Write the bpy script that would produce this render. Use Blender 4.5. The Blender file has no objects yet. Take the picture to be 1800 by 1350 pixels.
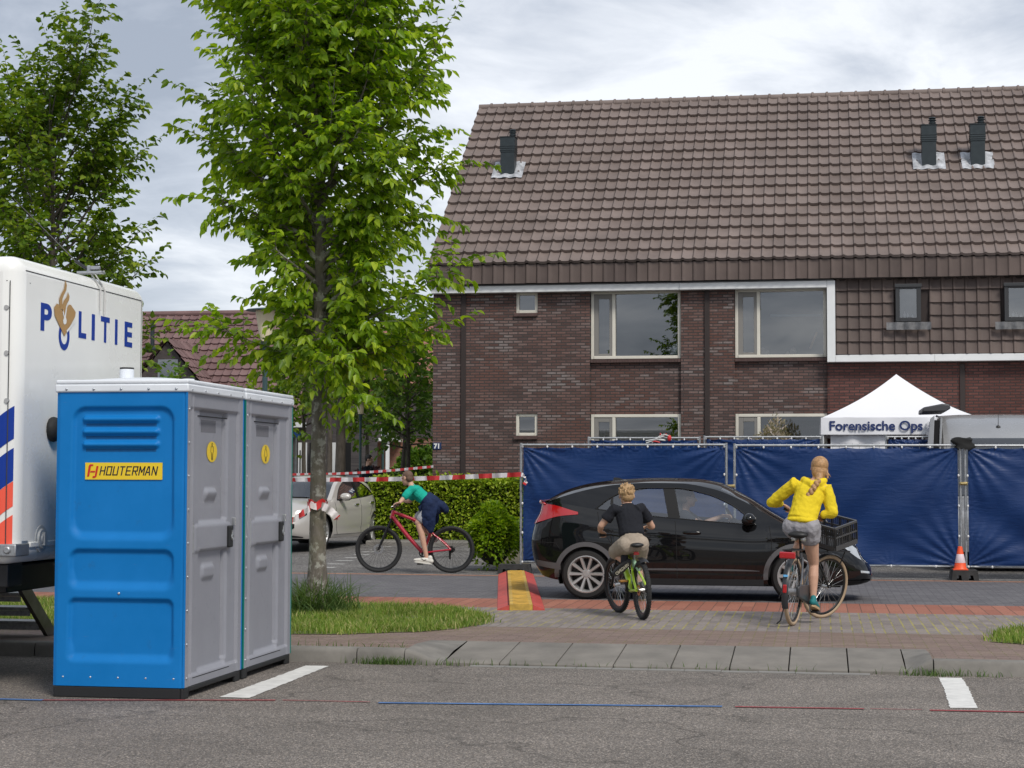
import bpy, bmesh, math, random
import numpy as np
from mathutils import Vector, Matrix
PI = math.pi
rad = math.radians
SC = bpy.context.scene
COL = SC.collection
# ------------------------------------------------------------------ camera
F, H = 3100.0, 1.62
YAW, PITCH, ROLL = math.atan(540 / 3100), math.atan(165 / 3100), 0.0026
_f = Vector((-math.sin(YAW) * math.cos(PITCH), math.cos(YAW) * math.cos(PITCH), math.sin(PITCH)))
_r = Vector((math.cos(YAW), math.sin(YAW), 0))
_u = _r.cross(_f)
_r, _u = _r * math.cos(ROLL) + _u * math.sin(ROLL), _u * math.cos(ROLL) - _r * math.sin(ROLL)
cd = bpy.data.cameras.new('camera')
cd.sensor_width = 36.0
cd.lens = F / 1800 * 36
cd.clip_end = 3000
cam = bpy.data.objects.new('camera', cd)
M = Matrix((_r, _u, -_f)).transposed().to_4x4()
M.translation = (0, 0, H)
cam.matrix_world = M
COL.objects.link(cam)
SC.camera = cam
# ------------------------------------------------------------------ world, sun, exposure
W = bpy.data.worlds.new("World")
SC.world = W
W.use_nodes = True
SUN_EL, SUN_AZ = rad(48), rad(142)       # azimuth clockwise from +Y


def world_nodes():
    nt = W.node_tree
    for n in list(nt.nodes):
        nt.nodes.remove(n)
    N = nt.nodes.new
    L = nt.links.new
    out = N('ShaderNodeOutputWorld')
    sky = N('ShaderNodeTexSky')
    sky.sky_type = 'NISHITA'
    sky.sun_disc = False
    sky.sun_elevation = SUN_EL
    sky.sun_rotation = SUN_AZ
    b1 = N('ShaderNodeBackground')
    b1.inputs[1].default_value = 0.1
    L(sky.outputs[0], b1.inputs[0])
    tc = N('ShaderNodeTexCoord')
    sp = N('ShaderNodeSeparateXYZ')
    L(tc.outputs['Generated'], sp.inputs[0])
    # overcast deck seen in perspective: direction.xy / (z + k)
    ad = N('ShaderNodeMath'); ad.operation = 'ADD'; ad.inputs[1].default_value = 0.22
    mx = N('ShaderNodeMath'); mx.operation = 'MAXIMUM'; mx.inputs[1].default_value = 0.0
    L(sp.outputs[2], mx.inputs[0]); L(mx.outputs[0], ad.inputs[0])
    dx = N('ShaderNodeMath'); dx.operation = 'DIVIDE'
    dy = N('ShaderNodeMath'); dy.operation = 'DIVIDE'
    L(sp.outputs[0], dx.inputs[0]); L(ad.outputs[0], dx.inputs[1])
    L(sp.outputs[1], dy.inputs[0]); L(ad.outputs[0], dy.inputs[1])
    cb = N('ShaderNodeCombineXYZ')
    L(dx.outputs[0], cb.inputs[0]); L(dy.outputs[0], cb.inputs[1]); cb.inputs[2].default_value = 1.7
    n1 = N('ShaderNodeTexNoise'); n1.inputs['Scale'].default_value = 0.95
    n1.inputs['Detail'].default_value = 7; n1.inputs['Roughness'].default_value = 0.52
    n1.inputs['Distortion'].default_value = 0.25
    L(cb.outputs[0], n1.inputs['Vector'])
    n2 = N('ShaderNodeTexNoise'); n2.inputs['Scale'].default_value = 3.4
    n2.inputs['Detail'].default_value = 8; n2.inputs['Roughness'].default_value = 0.6; n2.inputs['Distortion'].default_value = 0.5
    L(cb.outputs[0], n2.inputs['Vector'])
    nm = N('ShaderNodeMix'); nm.inputs[0].default_value = 0.3
    L(n1.outputs[0], nm.inputs[2]); L(n2.outputs[0], nm.inputs[3])
    cr = N('ShaderNodeValToRGB')
    e = cr.color_ramp.elements
    e[0].position = 0.42; e[0].color = (0.31, 0.345, 0.41, 1)
    e[1].position = 0.59; e[1].color = (0.765, 0.785, 0.82, 1)
    m = cr.color_ramp.elements.new(0.5); m.color = (0.47, 0.505, 0.57, 1)
    L(nm.outputs[0], cr.inputs[0])
    b2 = N('ShaderNodeBackground'); b2.inputs[1].default_value = 0.88
    L(cr.outputs[0], b2.inputs[0])
    mix = N('ShaderNodeMixShader'); mix.inputs[0].default_value = 0.9
    L(b1.outputs[0], mix.inputs[1]); L(b2.outputs[0], mix.inputs[2])
    L(mix.outputs[0], out.inputs[0])


world_nodes()
sl = bpy.data.lights.new('sun', 'SUN')
sl.energy = 1.7
sl.angle = rad(16)
sl.color = (1.0, 0.95, 0.87)
so = bpy.data.objects.new('sun', sl)
sd = Vector((math.sin(SUN_AZ) * math.cos(SUN_EL), math.cos(SUN_AZ) * math.cos(SUN_EL), math.sin(SUN_EL)))
so.rotation_euler = sd.to_track_quat('Z', 'Y').to_euler()
so.location = (0, 0, 40)
COL.objects.link(so)
SC.view_settings.view_transform = 'Standard'
SC.view_settings.look = 'None'
SC.view_settings.gamma = 1
SC.view_settings.exposure = 0.6

# ------------------------------------------------------------------ helpers
def ray(px, py):
    return _f + _r * ((px - 900) / F) - _u * ((py - 675) / F)


def at(px, py, y):
    """point of the vertical plane at world y that the photo shows at this pixel"""
    d = ray(px, py)
    return Vector((0, 0, H)) + d * (y / d.y)


def gnd(px, py, z=0.0):
    d = ray(px, py)
    return Vector((0, 0, H)) + d * ((z - H) / d.z)


def mesh_obj(name, v, f, mat=None, parent=None, smooth=30, bevel=0, mi=None, seg=2):
    me = bpy.data.meshes.new(name)
    me.from_pydata([tuple(p) for p in v], [], f)
    mats = mat if isinstance(mat, (list, tuple)) else [mat]
    for m in mats:
        if m is not None:
            me.materials.append(m)
    if mi is not None:
        me.polygons.foreach_set('material_index', mi)
    if smooth:
        me.polygons.foreach_set('use_smooth', [True] * len(me.polygons))
        if smooth < 180:
            me.set_sharp_from_angle(angle=rad(smooth))
    me.update()
    o = bpy.data.objects.new(name, me)
    COL.objects.link(o)
    if parent is not None:
        o.parent = parent
    if bevel:
        b = o.modifiers.new('edge', 'BEVEL')
        b.width = bevel
        b.segments = seg
        b.limit_method = 'ANGLE'
        b.angle_limit = rad(40)
        b.harden_normals = False
    return o


def fast_mesh(name, co, loops, sizes, mat, parent=None, smooth=False):
    me = bpy.data.meshes.new(name)
    n = len(co)
    me.vertices.add(n)
    me.vertices.foreach_set('co', np.asarray(co, dtype=np.float32).ravel())
    loops = np.asarray(loops, dtype=np.int32).ravel()
    me.loops.add(len(loops))
    me.loops.foreach_set('vertex_index', loops)
    sizes = np.asarray(sizes, dtype=np.int32)
    me.polygons.add(len(sizes))
    st = np.concatenate([[0], np.cumsum(sizes)[:-1]]).astype(np.int32)
    me.polygons.foreach_set('loop_start', st)
    me.polygons.foreach_set('loop_total', sizes)
    if smooth:
        me.polygons.foreach_set('use_smooth', np.ones(len(sizes), dtype=bool))
    me.materials.append(mat)
    me.update(calc_edges=True)
    me.validate()
    o = bpy.data.objects.new(name, me)
    COL.objects.link(o)
    if parent is not None:
        o.parent = parent
    return o


def tag(o, label=None, cat=None, group=None, kind=None):
    if label: o['label'] = label
    if cat: o['category'] = cat
    if group: o['group'] = group
    if kind: o['kind'] = kind
    return o


def thing(name, label, cat, loc=(0, 0, 0), rz=0.0, group=None):
    o = bpy.data.objects.new(name, None)
    o.empty_display_size = 0.2
    o.location = loc
    o.rotation_euler = (0, 0, rz)
    COL.objects.link(o)
    return tag(o, label, cat, group)


class MB:
    def __init__(s):
        s.v = []; s.f = []; s.mi = []; s.m = 0

    def add(s, v, f):
        b = len(s.v)
        s.v += [tuple(p) for p in v]
        s.f += [tuple(i + b for i in q) for q in f]
        s.mi += [s.m] * len(f)
        return s

    def box(s, x0, x1, y0, y1, z0, z1):
        v = [(x0, y0, z0), (x1, y0, z0), (x1, y1, z0), (x0, y1, z0), (x0, y0, z1), (x1, y0, z1), (x1, y1, z1), (x0, y1, z1)]
        return s.add(v, [(0, 3, 2, 1), (4, 5, 6, 7), (0, 1, 5, 4), (1, 2, 6, 5), (2, 3, 7, 6), (3, 0, 4, 7)])

    def obox(s, c, sx, sy, sz, rot=None):
        """box of full size sx,sy,sz about c, rotated by a Matrix"""
        R = rot if rot is not None else Matrix.Identity(3)
        c = Vector(c)
        v = [c + R @ Vector((a * sx / 2, b * sy / 2, d * sz / 2)) for d in (-1, 1) for a, b in ((-1, -1), (1, -1), (1, 1), (-1, 1))]
        return s.add(v, [(0, 3, 2, 1), (4, 5, 6, 7), (0, 1, 5, 4), (1, 2, 6, 5), (2, 3, 7, 6), (3, 0, 4, 7)])

    def tube(s, pts, r, seg=8, caps=True, close=False):
        pts = [Vector(p) for p in pts]
        n = len(pts)
        rr = [r] * n if isinstance(r, (int, float)) else list(r)
        rings = []
        prev = None
        for i, p in enumerate(pts):
            if close:
                t = (pts[(i + 1) % n] - pts[i - 1])
            else:
                t = pts[min(i + 1, n - 1)] - pts[max(i - 1, 0)]
            t = t.normalized() if t.length > 1e-9 else Vector((0, 0, 1))
            if prev is None:
                a = Vector((0, 0, 1)) if abs(t.z) < 0.9 else Vector((1, 0, 0))
                x = t.cross(a).normalized()
            else:
                x = (prev - t * prev.dot(t))
                x = x.normalized() if x.length > 1e-9 else t.orthogonal().normalized()
            prev = x
            y = t.cross(x)
            rings.append([p + (x * math.cos(2 * PI * k / seg) + y * math.sin(2 * PI * k / seg)) * rr[i] for k in range(seg)])
        v = [q for R in rings for q in R]
        f = []
        for i in range(n if close else n - 1):
            j = (i + 1) % n
            for k in range(seg):
                l = (k + 1) % seg
                f.append((i * seg + k, i * seg + l, j * seg + l, j * seg + k))
        if caps and not close:
            f.append(tuple(range(seg - 1, -1, -1)))
            f.append(tuple((n - 1) * seg + k for k in range(seg)))
        return s.add(v, f)

    def cyl(s, a, b, r0, r1=None, seg=12):
        return s.tube([a, b], [r0, r0 if r1 is None else r1], seg)

    def torus(s, c, ax, R, r, n=32, seg=8):
        c = Vector(c); ax = Vector(ax).normalized(); x = ax.orthogonal().normalized(); y = ax.cross(x)
        return s.tube([c + (x * math.cos(2 * PI * i / n) + y * math.sin(2 * PI * i / n)) * R for i in range(n)], r, seg, close=True)

    def lathe(s, prof, c=(0, 0, 0), ax=(0, 0, 1), n=24):
        """prof = [(radius, height along the axis)]"""
        c = Vector(c); ax = Vector(ax).normalized(); x = ax.orthogonal().normalized(); y = ax.cross(x)
        v = []; f = []
        for (r, h) in prof:
            for k in range(n):
                a = 2 * PI * k / n
                v.append(c + ax * h + (x * math.cos(a) + y * math.sin(a)) * r)
        for i in range(len(prof) - 1):
            for k in range(n):
                l = (k + 1) % n
                f.append((i * n + k, i * n + l, (i + 1) * n + l, (i + 1) * n + k))
        return s.add(v, f)

    def ball(s, c, r, n=14, m=9, rot=None):
        c = Vector(c)
        r = (r, r, r) if isinstance(r, (int, float)) else r
        R = rot if rot is not None else Matrix.Identity(3)
        v = []; f = []
        for i in range(m + 1):
            th = PI * i / m
            for k in range(n):
                a = 2 * PI * k / n
                v.append(c + R @ Vector((r[0] * math.sin(th) * math.cos(a), r[1] * math.sin(th) * math.sin(a), r[2] * math.cos(th))))
        for i in range(m):
            for k in range(n):
                l = (k + 1) % n
                f.append((i * n + k, (i + 1) * n + k, (i + 1) * n + l, i * n + l))
        return s.add(v, f)

    def prism(s, poly, axis, a0, a1):
        """2D outline extruded along 'x' (outline y,z), 'y' (outline x,z) or 'z' (outline x,y)"""
        def P(p, a):
            return {'x': (a, p[0], p[1]), 'y': (p[0], a, p[1]), 'z': (p[0], p[1], a)}[axis]
        n = len(poly)
        v = [P(p, a0) for p in poly] + [P(p, a1) for p in poly]
        f = [tuple(range(n)), tuple(range(2 * n - 1, n - 1, -1))]
        f += [(i, n + i, n + (i + 1) % n, (i + 1) % n) for i in range(n)]
        return s.add(v, f)

    def grid(s, fn, nu, nv):
        v = [fn(i / nu, j / nv) for j in range(nv + 1) for i in range(nu + 1)]
        f = [(j * (nu + 1) + i, j * (nu + 1) + i + 1, (j + 1) * (nu + 1) + i + 1, (j + 1) * (nu + 1) + i) for j in range(nv) for i in range(nu)]
        return s.add(v, f)

    def limb(s, pts, radii, side=(0, 1, 0), seg=14, flat=1.0, cap=1.0):
        """closed organic loft: round ends, cross-section radius r across 'side', r*flat the other way"""
        pts = [Vector(p) for p in pts]
        n = len(pts)
        fl = flat if isinstance(flat, (list, tuple)) else [flat] * n
        P2 = []; R2 = []; F2 = []
        t0 = (pts[0] - pts[1]).normalized(); t1 = (pts[-1] - pts[-2]).normalized()
        for a in (80, 55, 28):
            P2.append(pts[0] + t0 * cap * radii[0] * min(1, fl[0] + .2) * math.sin(rad(a))); R2.append(radii[0] * math.cos(rad(a))); F2.append(fl[0])
        for p, r, q in zip(pts, radii, fl):
            P2.append(p); R2.append(r); F2.append(q)
        for a in (28, 55, 80):
            P2.append(pts[-1] + t1 * cap * radii[-1] * min(1, fl[-1] + .2) * math.sin(rad(a))); R2.append(radii[-1] * math.cos(rad(a))); F2.append(fl[-1])
        v = []; f = []
        m = len(P2)
        S = Vector(side)
        for i in range(m):
            t = P2[min(i + 1, m - 1)] - P2[max(i - 1, 0)]
            t.normalize()
            x = S - t * S.dot(t)
            x = x.normalized() if x.length > 1e-4 else t.orthogonal().normalized()
            y = t.cross(x)
            for k in range(seg):
                a = 2 * PI * k / seg
                v.append(P2[i] + x * math.cos(a) * R2[i] + y * math.sin(a) * R2[i] * F2[i])
        for i in range(m - 1):
            for k in range(seg):
                l = (k + 1) % seg
                f.append((i * seg + k, i * seg + l, (i + 1) * seg + l, (i + 1) * seg + k))
        f.append(tuple(range(seg - 1, -1, -1)))
        f.append(tuple((m - 1) * seg + k for k in range(seg)))
        return s.add(v, f)

    def mirror_y(s):
        b = len(s.v)
        nf = len(s.f)
        s.v += [(x, -y, z) for x, y, z in s.v]
        s.f += [tuple(i + b for i in reversed(q)) for q in s.f[:nf]]
        s.mi += s.mi[:nf]
        return s

    def build(s, name, mat, parent=None, smooth=30, bevel=0, seg=2):
        return mesh_obj(name, s.v, s.f, mat, parent, smooth, bevel, s.mi if isinstance(mat, (list, tuple)) else None, seg)


def organic(mb, name, mat, parent, voxel=0.007, it=5, fac=0.5, disp=None):
    """fuse the closed limbs of a MB into one continuous skin"""
    o = mb.build(name, mat, parent, smooth=180)
    r = o.modifiers.new('fuse', 'REMESH'); r.mode = 'VOXEL'; r.voxel_size = voxel; r.use_smooth_shade = True
    sm = o.modifiers.new('soft', 'SMOOTH'); sm.iterations = it; sm.factor = fac
    if disp:
        tx = bpy.data.textures.new('folds', 'CLOUDS'); tx.noise_scale = disp[1]; tx.noise_depth = 1
        d = o.modifiers.new('folds', 'DISPLACE'); d.texture = tx; d.strength = disp[0]; d.mid_level = 0.5
    dg = bpy.context.evaluated_depsgraph_get()
    me = bpy.data.meshes.new_from_object(o.evaluated_get(dg))
    me.name = name
    old = o.data
    o.modifiers.clear()
    o.data = me
    bpy.data.meshes.remove(old)
    return o


def text(body, size, mat, parent, name, M4, depth=0.002, bold=0.0, shear=0.0, space=1.0, width=None, ax='LEFT'):
    cu = bpy.data.curves.new(name, 'FONT')
    cu.body = body; cu.size = size; cu.extrude = depth; cu.offset = bold; cu.shear = shear; cu.space_character = space
    cu.align_x = ax
    o = bpy.data.objects.new(name, cu)
    COL.objects.link(o)
    dg = bpy.context.evaluated_depsgraph_get()
    me = bpy.data.meshes.new_from_object(o.evaluated_get(dg))
    bpy.data.objects.remove(o); bpy.data.curves.remove(cu)
    if width:
        xs = [v.co.x for v in me.vertices]
        k = width / (max(xs) - min(xs)); x0 = min(xs)
        for v in me.vertices:
            v.co.x = (v.co.x - x0) * k
    me.transform(M4)
    me.name = name
    me.materials.clear(); me.materials.append(mat)
    o = bpy.data.objects.new(name, me)
    COL.objects.link(o)
    if parent is not None:
        o.parent = parent
    return o


def frame4(o, x, y):
    """matrix whose local x,y axes are the given world vectors"""
    x = Vector(x).normalized(); y = Vector(y).normalized(); z = x.cross(y)
    m = Matrix((x, y, z)).transposed().to_4x4(); m.translation = Vector(o)
    return m


def lerp(a, b, t):
    return a + (b - a) * t


def interp(x, xs, ys):
    return float(np.interp(x, xs, ys))


def smooth_interp(xs, ys):
    """Catmull-Rom through the points as a function of x (monotone xs)"""
    def fn(x):
        if x <= xs[0]: return ys[0]
        if x >= xs[-1]: return ys[-1]
        i = max(j for j in range(len(xs) - 1) if xs[j] <= x)
        x0, x1 = xs[i], xs[i + 1]
        h = x1 - x0
        def sl(k):
            if k == 0: return (ys[1] - ys[0]) / (xs[1] - xs[0])
            if k == len(xs) - 1: return (ys[-1] - ys[-2]) / (xs[-1] - xs[-2])
            a = (ys[k] - ys[k - 1]) / (xs[k] - xs[k - 1]); b = (ys[k + 1] - ys[k]) / (xs[k + 1] - xs[k])
            return 0 if a * b < 0 else 2 * a * b / (a + b + 1e-12)
        t = (x - x0) / h
        m0, m1 = sl(i) * h, sl(i + 1) * h
        return (2 * t**3 - 3 * t**2 + 1) * ys[i] + (t**3 - 2 * t**2 + t) * m0 + (-2 * t**3 + 3 * t**2) * ys[i + 1] + (t**3 - t**2) * m1
    return fn


def copy_tree(o, parent=None):
    c = o.copy()
    COL.objects.link(c)
    if parent is not None:
        c.parent = parent
    for ch in o.children:
        copy_tree(ch, c)
    return c


# ------------------------------------------------------------------ materials
MATS = {}


def new_mat(name):
    m = bpy.data.materials.new(name)
    m.use_nodes = True
    nt = m.node_tree
    b = nt.nodes['Principled BSDF']
    return m, nt, b


def setp(b, col=None, rough=None, metal=None, spec=None, coat=None, ior=None):
    if col is not None: b.inputs['Base Color'].default_value = (*col[:3], 1)
    if rough is not None: b.inputs['Roughness'].default_value = rough
    if metal is not None: b.inputs['Metallic'].default_value = metal
    if spec is not None: b.inputs['Specular IOR Level'].default_value = spec
    if coat is not None:
        b.inputs['Coat Weight'].default_value = coat
        b.inputs['Coat Roughness'].default_value = 0.03
    if ior is not None: b.inputs['IOR'].default_value = ior


def mixrgb(nt, fac, a, b, mode='MIX'):
    n = nt.nodes.new('ShaderNodeMix')
    n.data_type = 'RGBA'; n.blend_type = mode
    for k, val in ((0, fac), (6, a), (7, b)):
        if hasattr(val, 'links'):
            nt.links.new(val, n.inputs[k])
        elif isinstance(val, (int, float)):
            n.inputs[k].default_value = val
        else:
            n.inputs[k].default_value = (*val[:3], 1)
    return n.outputs[2]


def noise(nt, scale, detail=4, rough=0.55, vec=None, dist=0.0):
    n = nt.nodes.new('ShaderNodeTexNoise')
    n.inputs['Scale'].default_value = scale; n.inputs['Detail'].default_value = detail
    n.inputs['Roughness'].default_value = rough; n.inputs['Distortion'].default_value = dist
    if vec is None:
        vec = objco(nt)
    nt.links.new(vec, n.inputs['Vector'])
    return n.outputs[0]


def objco(nt):
    t = nt.nodes.new('ShaderNodeTexCoord')
    return t.outputs['Object']


def ramp(nt, val, stops):
    r = nt.nodes.new('ShaderNodeValToRGB')
    e = r.color_ramp.elements
    while len(e) < len(stops):
        e.new(0.5)
    for k, (p, c) in enumerate(stops):
        e[k].position = p
        e[k].color = (c, c, c, 1) if isinstance(c, (int, float)) else (*c, 1)
    nt.links.new(val, r.inputs[0])
    return r.outputs[0]


def bump(nt, b, height, strength, dist=0.01):
    n = nt.nodes.new('ShaderNodeBump')
    n.inputs['Strength'].default_value = strength; n.inputs['Distance'].default_value = dist
    nt.links.new(height, n.inputs['Height'])
    nt.links.new(n.outputs[0], b.inputs['Normal'])


def mat(name, col, rough=0.5, metal=0.0, spec=0.5, coat=0.0, var=0.0, vs=6.0, bmp=0.0, bs=80.0, dirt=0.0):
    if name in MATS:
        return MATS[name]
    m, nt, b = new_mat(name)
    setp(b, col, rough, metal, spec, coat)
    if var:
        n = noise(nt, vs, 5, 0.6)
        lo = tuple(c * (1 - var) for c in col); hi = tuple(min(1, c * (1 + var)) for c in col)
        nt.links.new(mixrgb(nt, ramp(nt, n, [(0.3, 0.0), (0.7, 1.0)]), lo, hi), b.inputs['Base Color'])
        rr = ramp(nt, n, [(0.3, max(0, rough - .06)), (0.7, min(1, rough + .06))])
        nt.links.new(rr, b.inputs['Roughness'])
    if bmp:
        bump(nt, b, noise(nt, bs, 3, 0.6), bmp, 0.005)
    MATS[name] = m
    return m


def brick_mat(name, c1, c2, mortar, bw, bh, plane='xz', msize=0.01, rough=0.85, patch=None, frost=None, bmp=0.5, offset=0.5, moss=None, hiscale=0.6):
    m, nt, b = new_mat(name)
    L = nt.links.new
    co = objco(nt)
    sp = nt.nodes.new('ShaderNodeSeparateXYZ'); L(co, sp.inputs[0])
    cb = nt.nodes.new('ShaderNodeCombineXYZ')
    a, d = {'xz': (0, 2), 'xy': (0, 1), 'yx': (1, 0), 'yz': (1, 2)}[plane]
    L(sp.outputs[a], cb.inputs[0]); L(sp.outputs[d], cb.inputs[1])
    wob = nt.nodes.new('ShaderNodeMix'); wob.data_type = 'RGBA'; wob.blend_type = 'LINEAR_LIGHT'; wob.inputs[0].default_value = 0.004
    nn = nt.nodes.new('ShaderNodeTexNoise'); nn.inputs['Scale'].default_value = 9; L(cb.outputs[0], nn.inputs['Vector'])
    L(cb.outputs[0], wob.inputs[6]); L(nn.outputs[1], wob.inputs[7])
    br = nt.nodes.new('ShaderNodeTexBrick')
    L(wob.outputs[2], br.inputs['Vector'])
    br.offset = offset
    br.inputs['Scale'].default_value = 1
    br.inputs['Brick Width'].default_value = bw; br.inputs['Row Height'].default_value = bh
    br.inputs['Mortar Size'].default_value = msize; br.inputs['Mortar Smooth'].default_value = 0.15
    br.inputs['Bias'].default_value = 0.0
    br.inputs['Color1'].default_value = (0, 0, 0, 1); br.inputs['Color2'].default_value = (1, 1, 1, 1)
    br.inputs['Mortar'].default_value = (0.5, 0.5, 0.5, 1)
    col = mixrgb(nt, br.outputs[0], c1, c2)
    big = noise(nt, hiscale, 5, 0.6, cb.outputs[0])
    if patch:
        col = mixrgb(nt, ramp(nt, big, [(0.42, 0.0), (0.62, 0.75)]), col, patch)
    if frost:
        # pale burnt bricks in streaky clusters: whole bricks at a time
        mp = nt.nodes.new('ShaderNodeMapping'); mp.inputs['Scale'].default_value = (0.7, 2.2, 1); L(cb.outputs[0], mp.inputs[0])
        fr = noise(nt, 1.1, 6, 0.65, mp.outputs[0])
        f1 = ramp(nt, fr, [(0.46, 0.0), (0.64, 1.0)])
        fb = nt.nodes.new('ShaderNodeMath'); fb.operation = 'MULTIPLY'
        L(f1, fb.inputs[0]); L(ramp(nt, br.outputs[0], [(0.35, 0.0), (0.85, 1.0)]), fb.inputs[1])
        col = mixrgb(nt, fb.outputs[0], col, frost)
    fine = noise(nt, 35, 4, 0.7, cb.outputs[0])
    col = mixrgb(nt, 0.55, col, ramp(nt, fine, [(0.25, 0.35), (0.75, 1.25)]), 'MULTIPLY')
    mort = mortar
    if moss:
        mm = noise(nt, 1.3, 5, 0.7, cb.outputs[0])
        mort = mixrgb(nt, ramp(nt, mm, [(0.42, 0.0), (0.6, 1.0)]), mortar, moss)
    col = mixrgb(nt, br.outputs[1], col, mort)
    L(col, b.inputs['Base Color'])
    setp(b, None, rough, 0, 0.3)
    inv = nt.nodes.new('ShaderNodeMath'); inv.operation = 'SUBTRACT'; inv.inputs[0].default_value = 1
    L(br.outputs[1], inv.inputs[1])
    hh = nt.nodes.new('ShaderNodeMath'); hh.operation = 'MULTIPLY_ADD'; hh.inputs[1].default_value = 0.35
    L(fine, hh.inputs[0]); L(inv.outputs[0], hh.inputs[2])
    bump(nt, b, hh.outputs[0], bmp, 0.012)
    MATS[name] = m
    return m


def island_mat(name, stops, rough=0.7, spec=0.3, trans=0.0, bmp=0.0, noise_mix=0.25, ns=3.0):
    """colour that differs from loose piece to loose piece (tiles, leaves, blades)"""
    m, nt, b = new_mat(name)
    g = nt.nodes.new('ShaderNodeNewGeometry')
    col = ramp(nt, g.outputs['Random Per Island'], stops)
    if noise_mix:
        n = noise(nt, ns, 4, 0.6)
        col = mixrgb(nt, noise_mix, col, ramp(nt, n, [(0.3, 0.45), (0.7, 1.35)]), 'MULTIPLY')
    nt.links.new(col, b.inputs['Base Color'])
    setp(b, None, rough, 0, spec)
    if trans:
        t = nt.nodes.new('ShaderNodeBsdfTranslucent')
        c2 = mixrgb(nt, 1.0, col, (1.5, 1.6, 0.55), 'MULTIPLY')
        nt.links.new(c2, t.inputs[0])
        mx = nt.nodes.new('ShaderNodeMixShader'); mx.inputs[0].default_value = trans
        nt.links.new(b.outputs[0], mx.inputs[1]); nt.links.new(t.outputs[0], mx.inputs[2])
        nt.links.new(mx.outputs[0], nt.nodes['Material Output'].inputs[0])
    if bmp:
        bump(nt, b, noise(nt, 60, 3, 0.6), bmp, 0.005)
    MATS[name] = m
    return m


def glass_mat(name, tint=(0.75, 0.8, 0.82), base=0.06, rough=0.01, refl=1.0):
    m, nt, b = new_mat(name)
    nt.nodes.remove(b)
    tr = nt.nodes.new('ShaderNodeBsdfTransparent'); tr.inputs[0].default_value = (*tint, 1)
    gl = nt.nodes.new('ShaderNodeBsdfGlossy'); gl.inputs['Roughness'].default_value = rough
    gl.inputs[0].default_value = (refl, refl, refl, 1)
    fr = nt.nodes.new('ShaderNodeFresnel'); fr.inputs[0].default_value = 1.5
    ma = nt.nodes.new('ShaderNodeMath'); ma.operation = 'ADD'; ma.use_clamp = True; ma.inputs[1].default_value = base
    nt.links.new(fr.outputs[0], ma.inputs[0])
    mx = nt.nodes.new('ShaderNodeMixShader')
    nt.links.new(ma.outputs[0], mx.inputs[0]); nt.links.new(tr.outputs[0], mx.inputs[1]); nt.links.new(gl.outputs[0], mx.inputs[2])
    nt.links.new(mx.outputs[0], nt.nodes['Material Output'].inputs[0])
    MATS[name] = m
    return m


white_paint = mat('white_paint', (0.78, 0.78, 0.76), 0.3, var=0.03, vs=2)
black_plastic = mat('black_plastic', (0.012, 0.012, 0.013), 0.5, bmp=0.1)
rubber = mat('rubber', (0.014, 0.014, 0.014), 0.75, var=0.2, vs=30, bmp=0.2)
chrome = mat('chrome', (0.72, 0.72, 0.73), 0.16, 1.0)
steel = mat('galvanised_steel', (0.42, 0.43, 0.44), 0.42, 0.85, var=0.15, vs=20)
dark_metal = mat('dark_metal', (0.03, 0.03, 0.032), 0.4, 0.5, var=0.2, vs=8)
skin = mat('skin', (0.56, 0.33, 0.23), 0.5, var=0.06, vs=20)
# ================================================================== SETTING
RS = np.random.RandomState(7)
random.seed(7)


def gz(y):
    return 0.10 if y < 28 else (0.10 + 0.15 * (y - 28) / 7.5 if y < 35.5 else 0.25)


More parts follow.
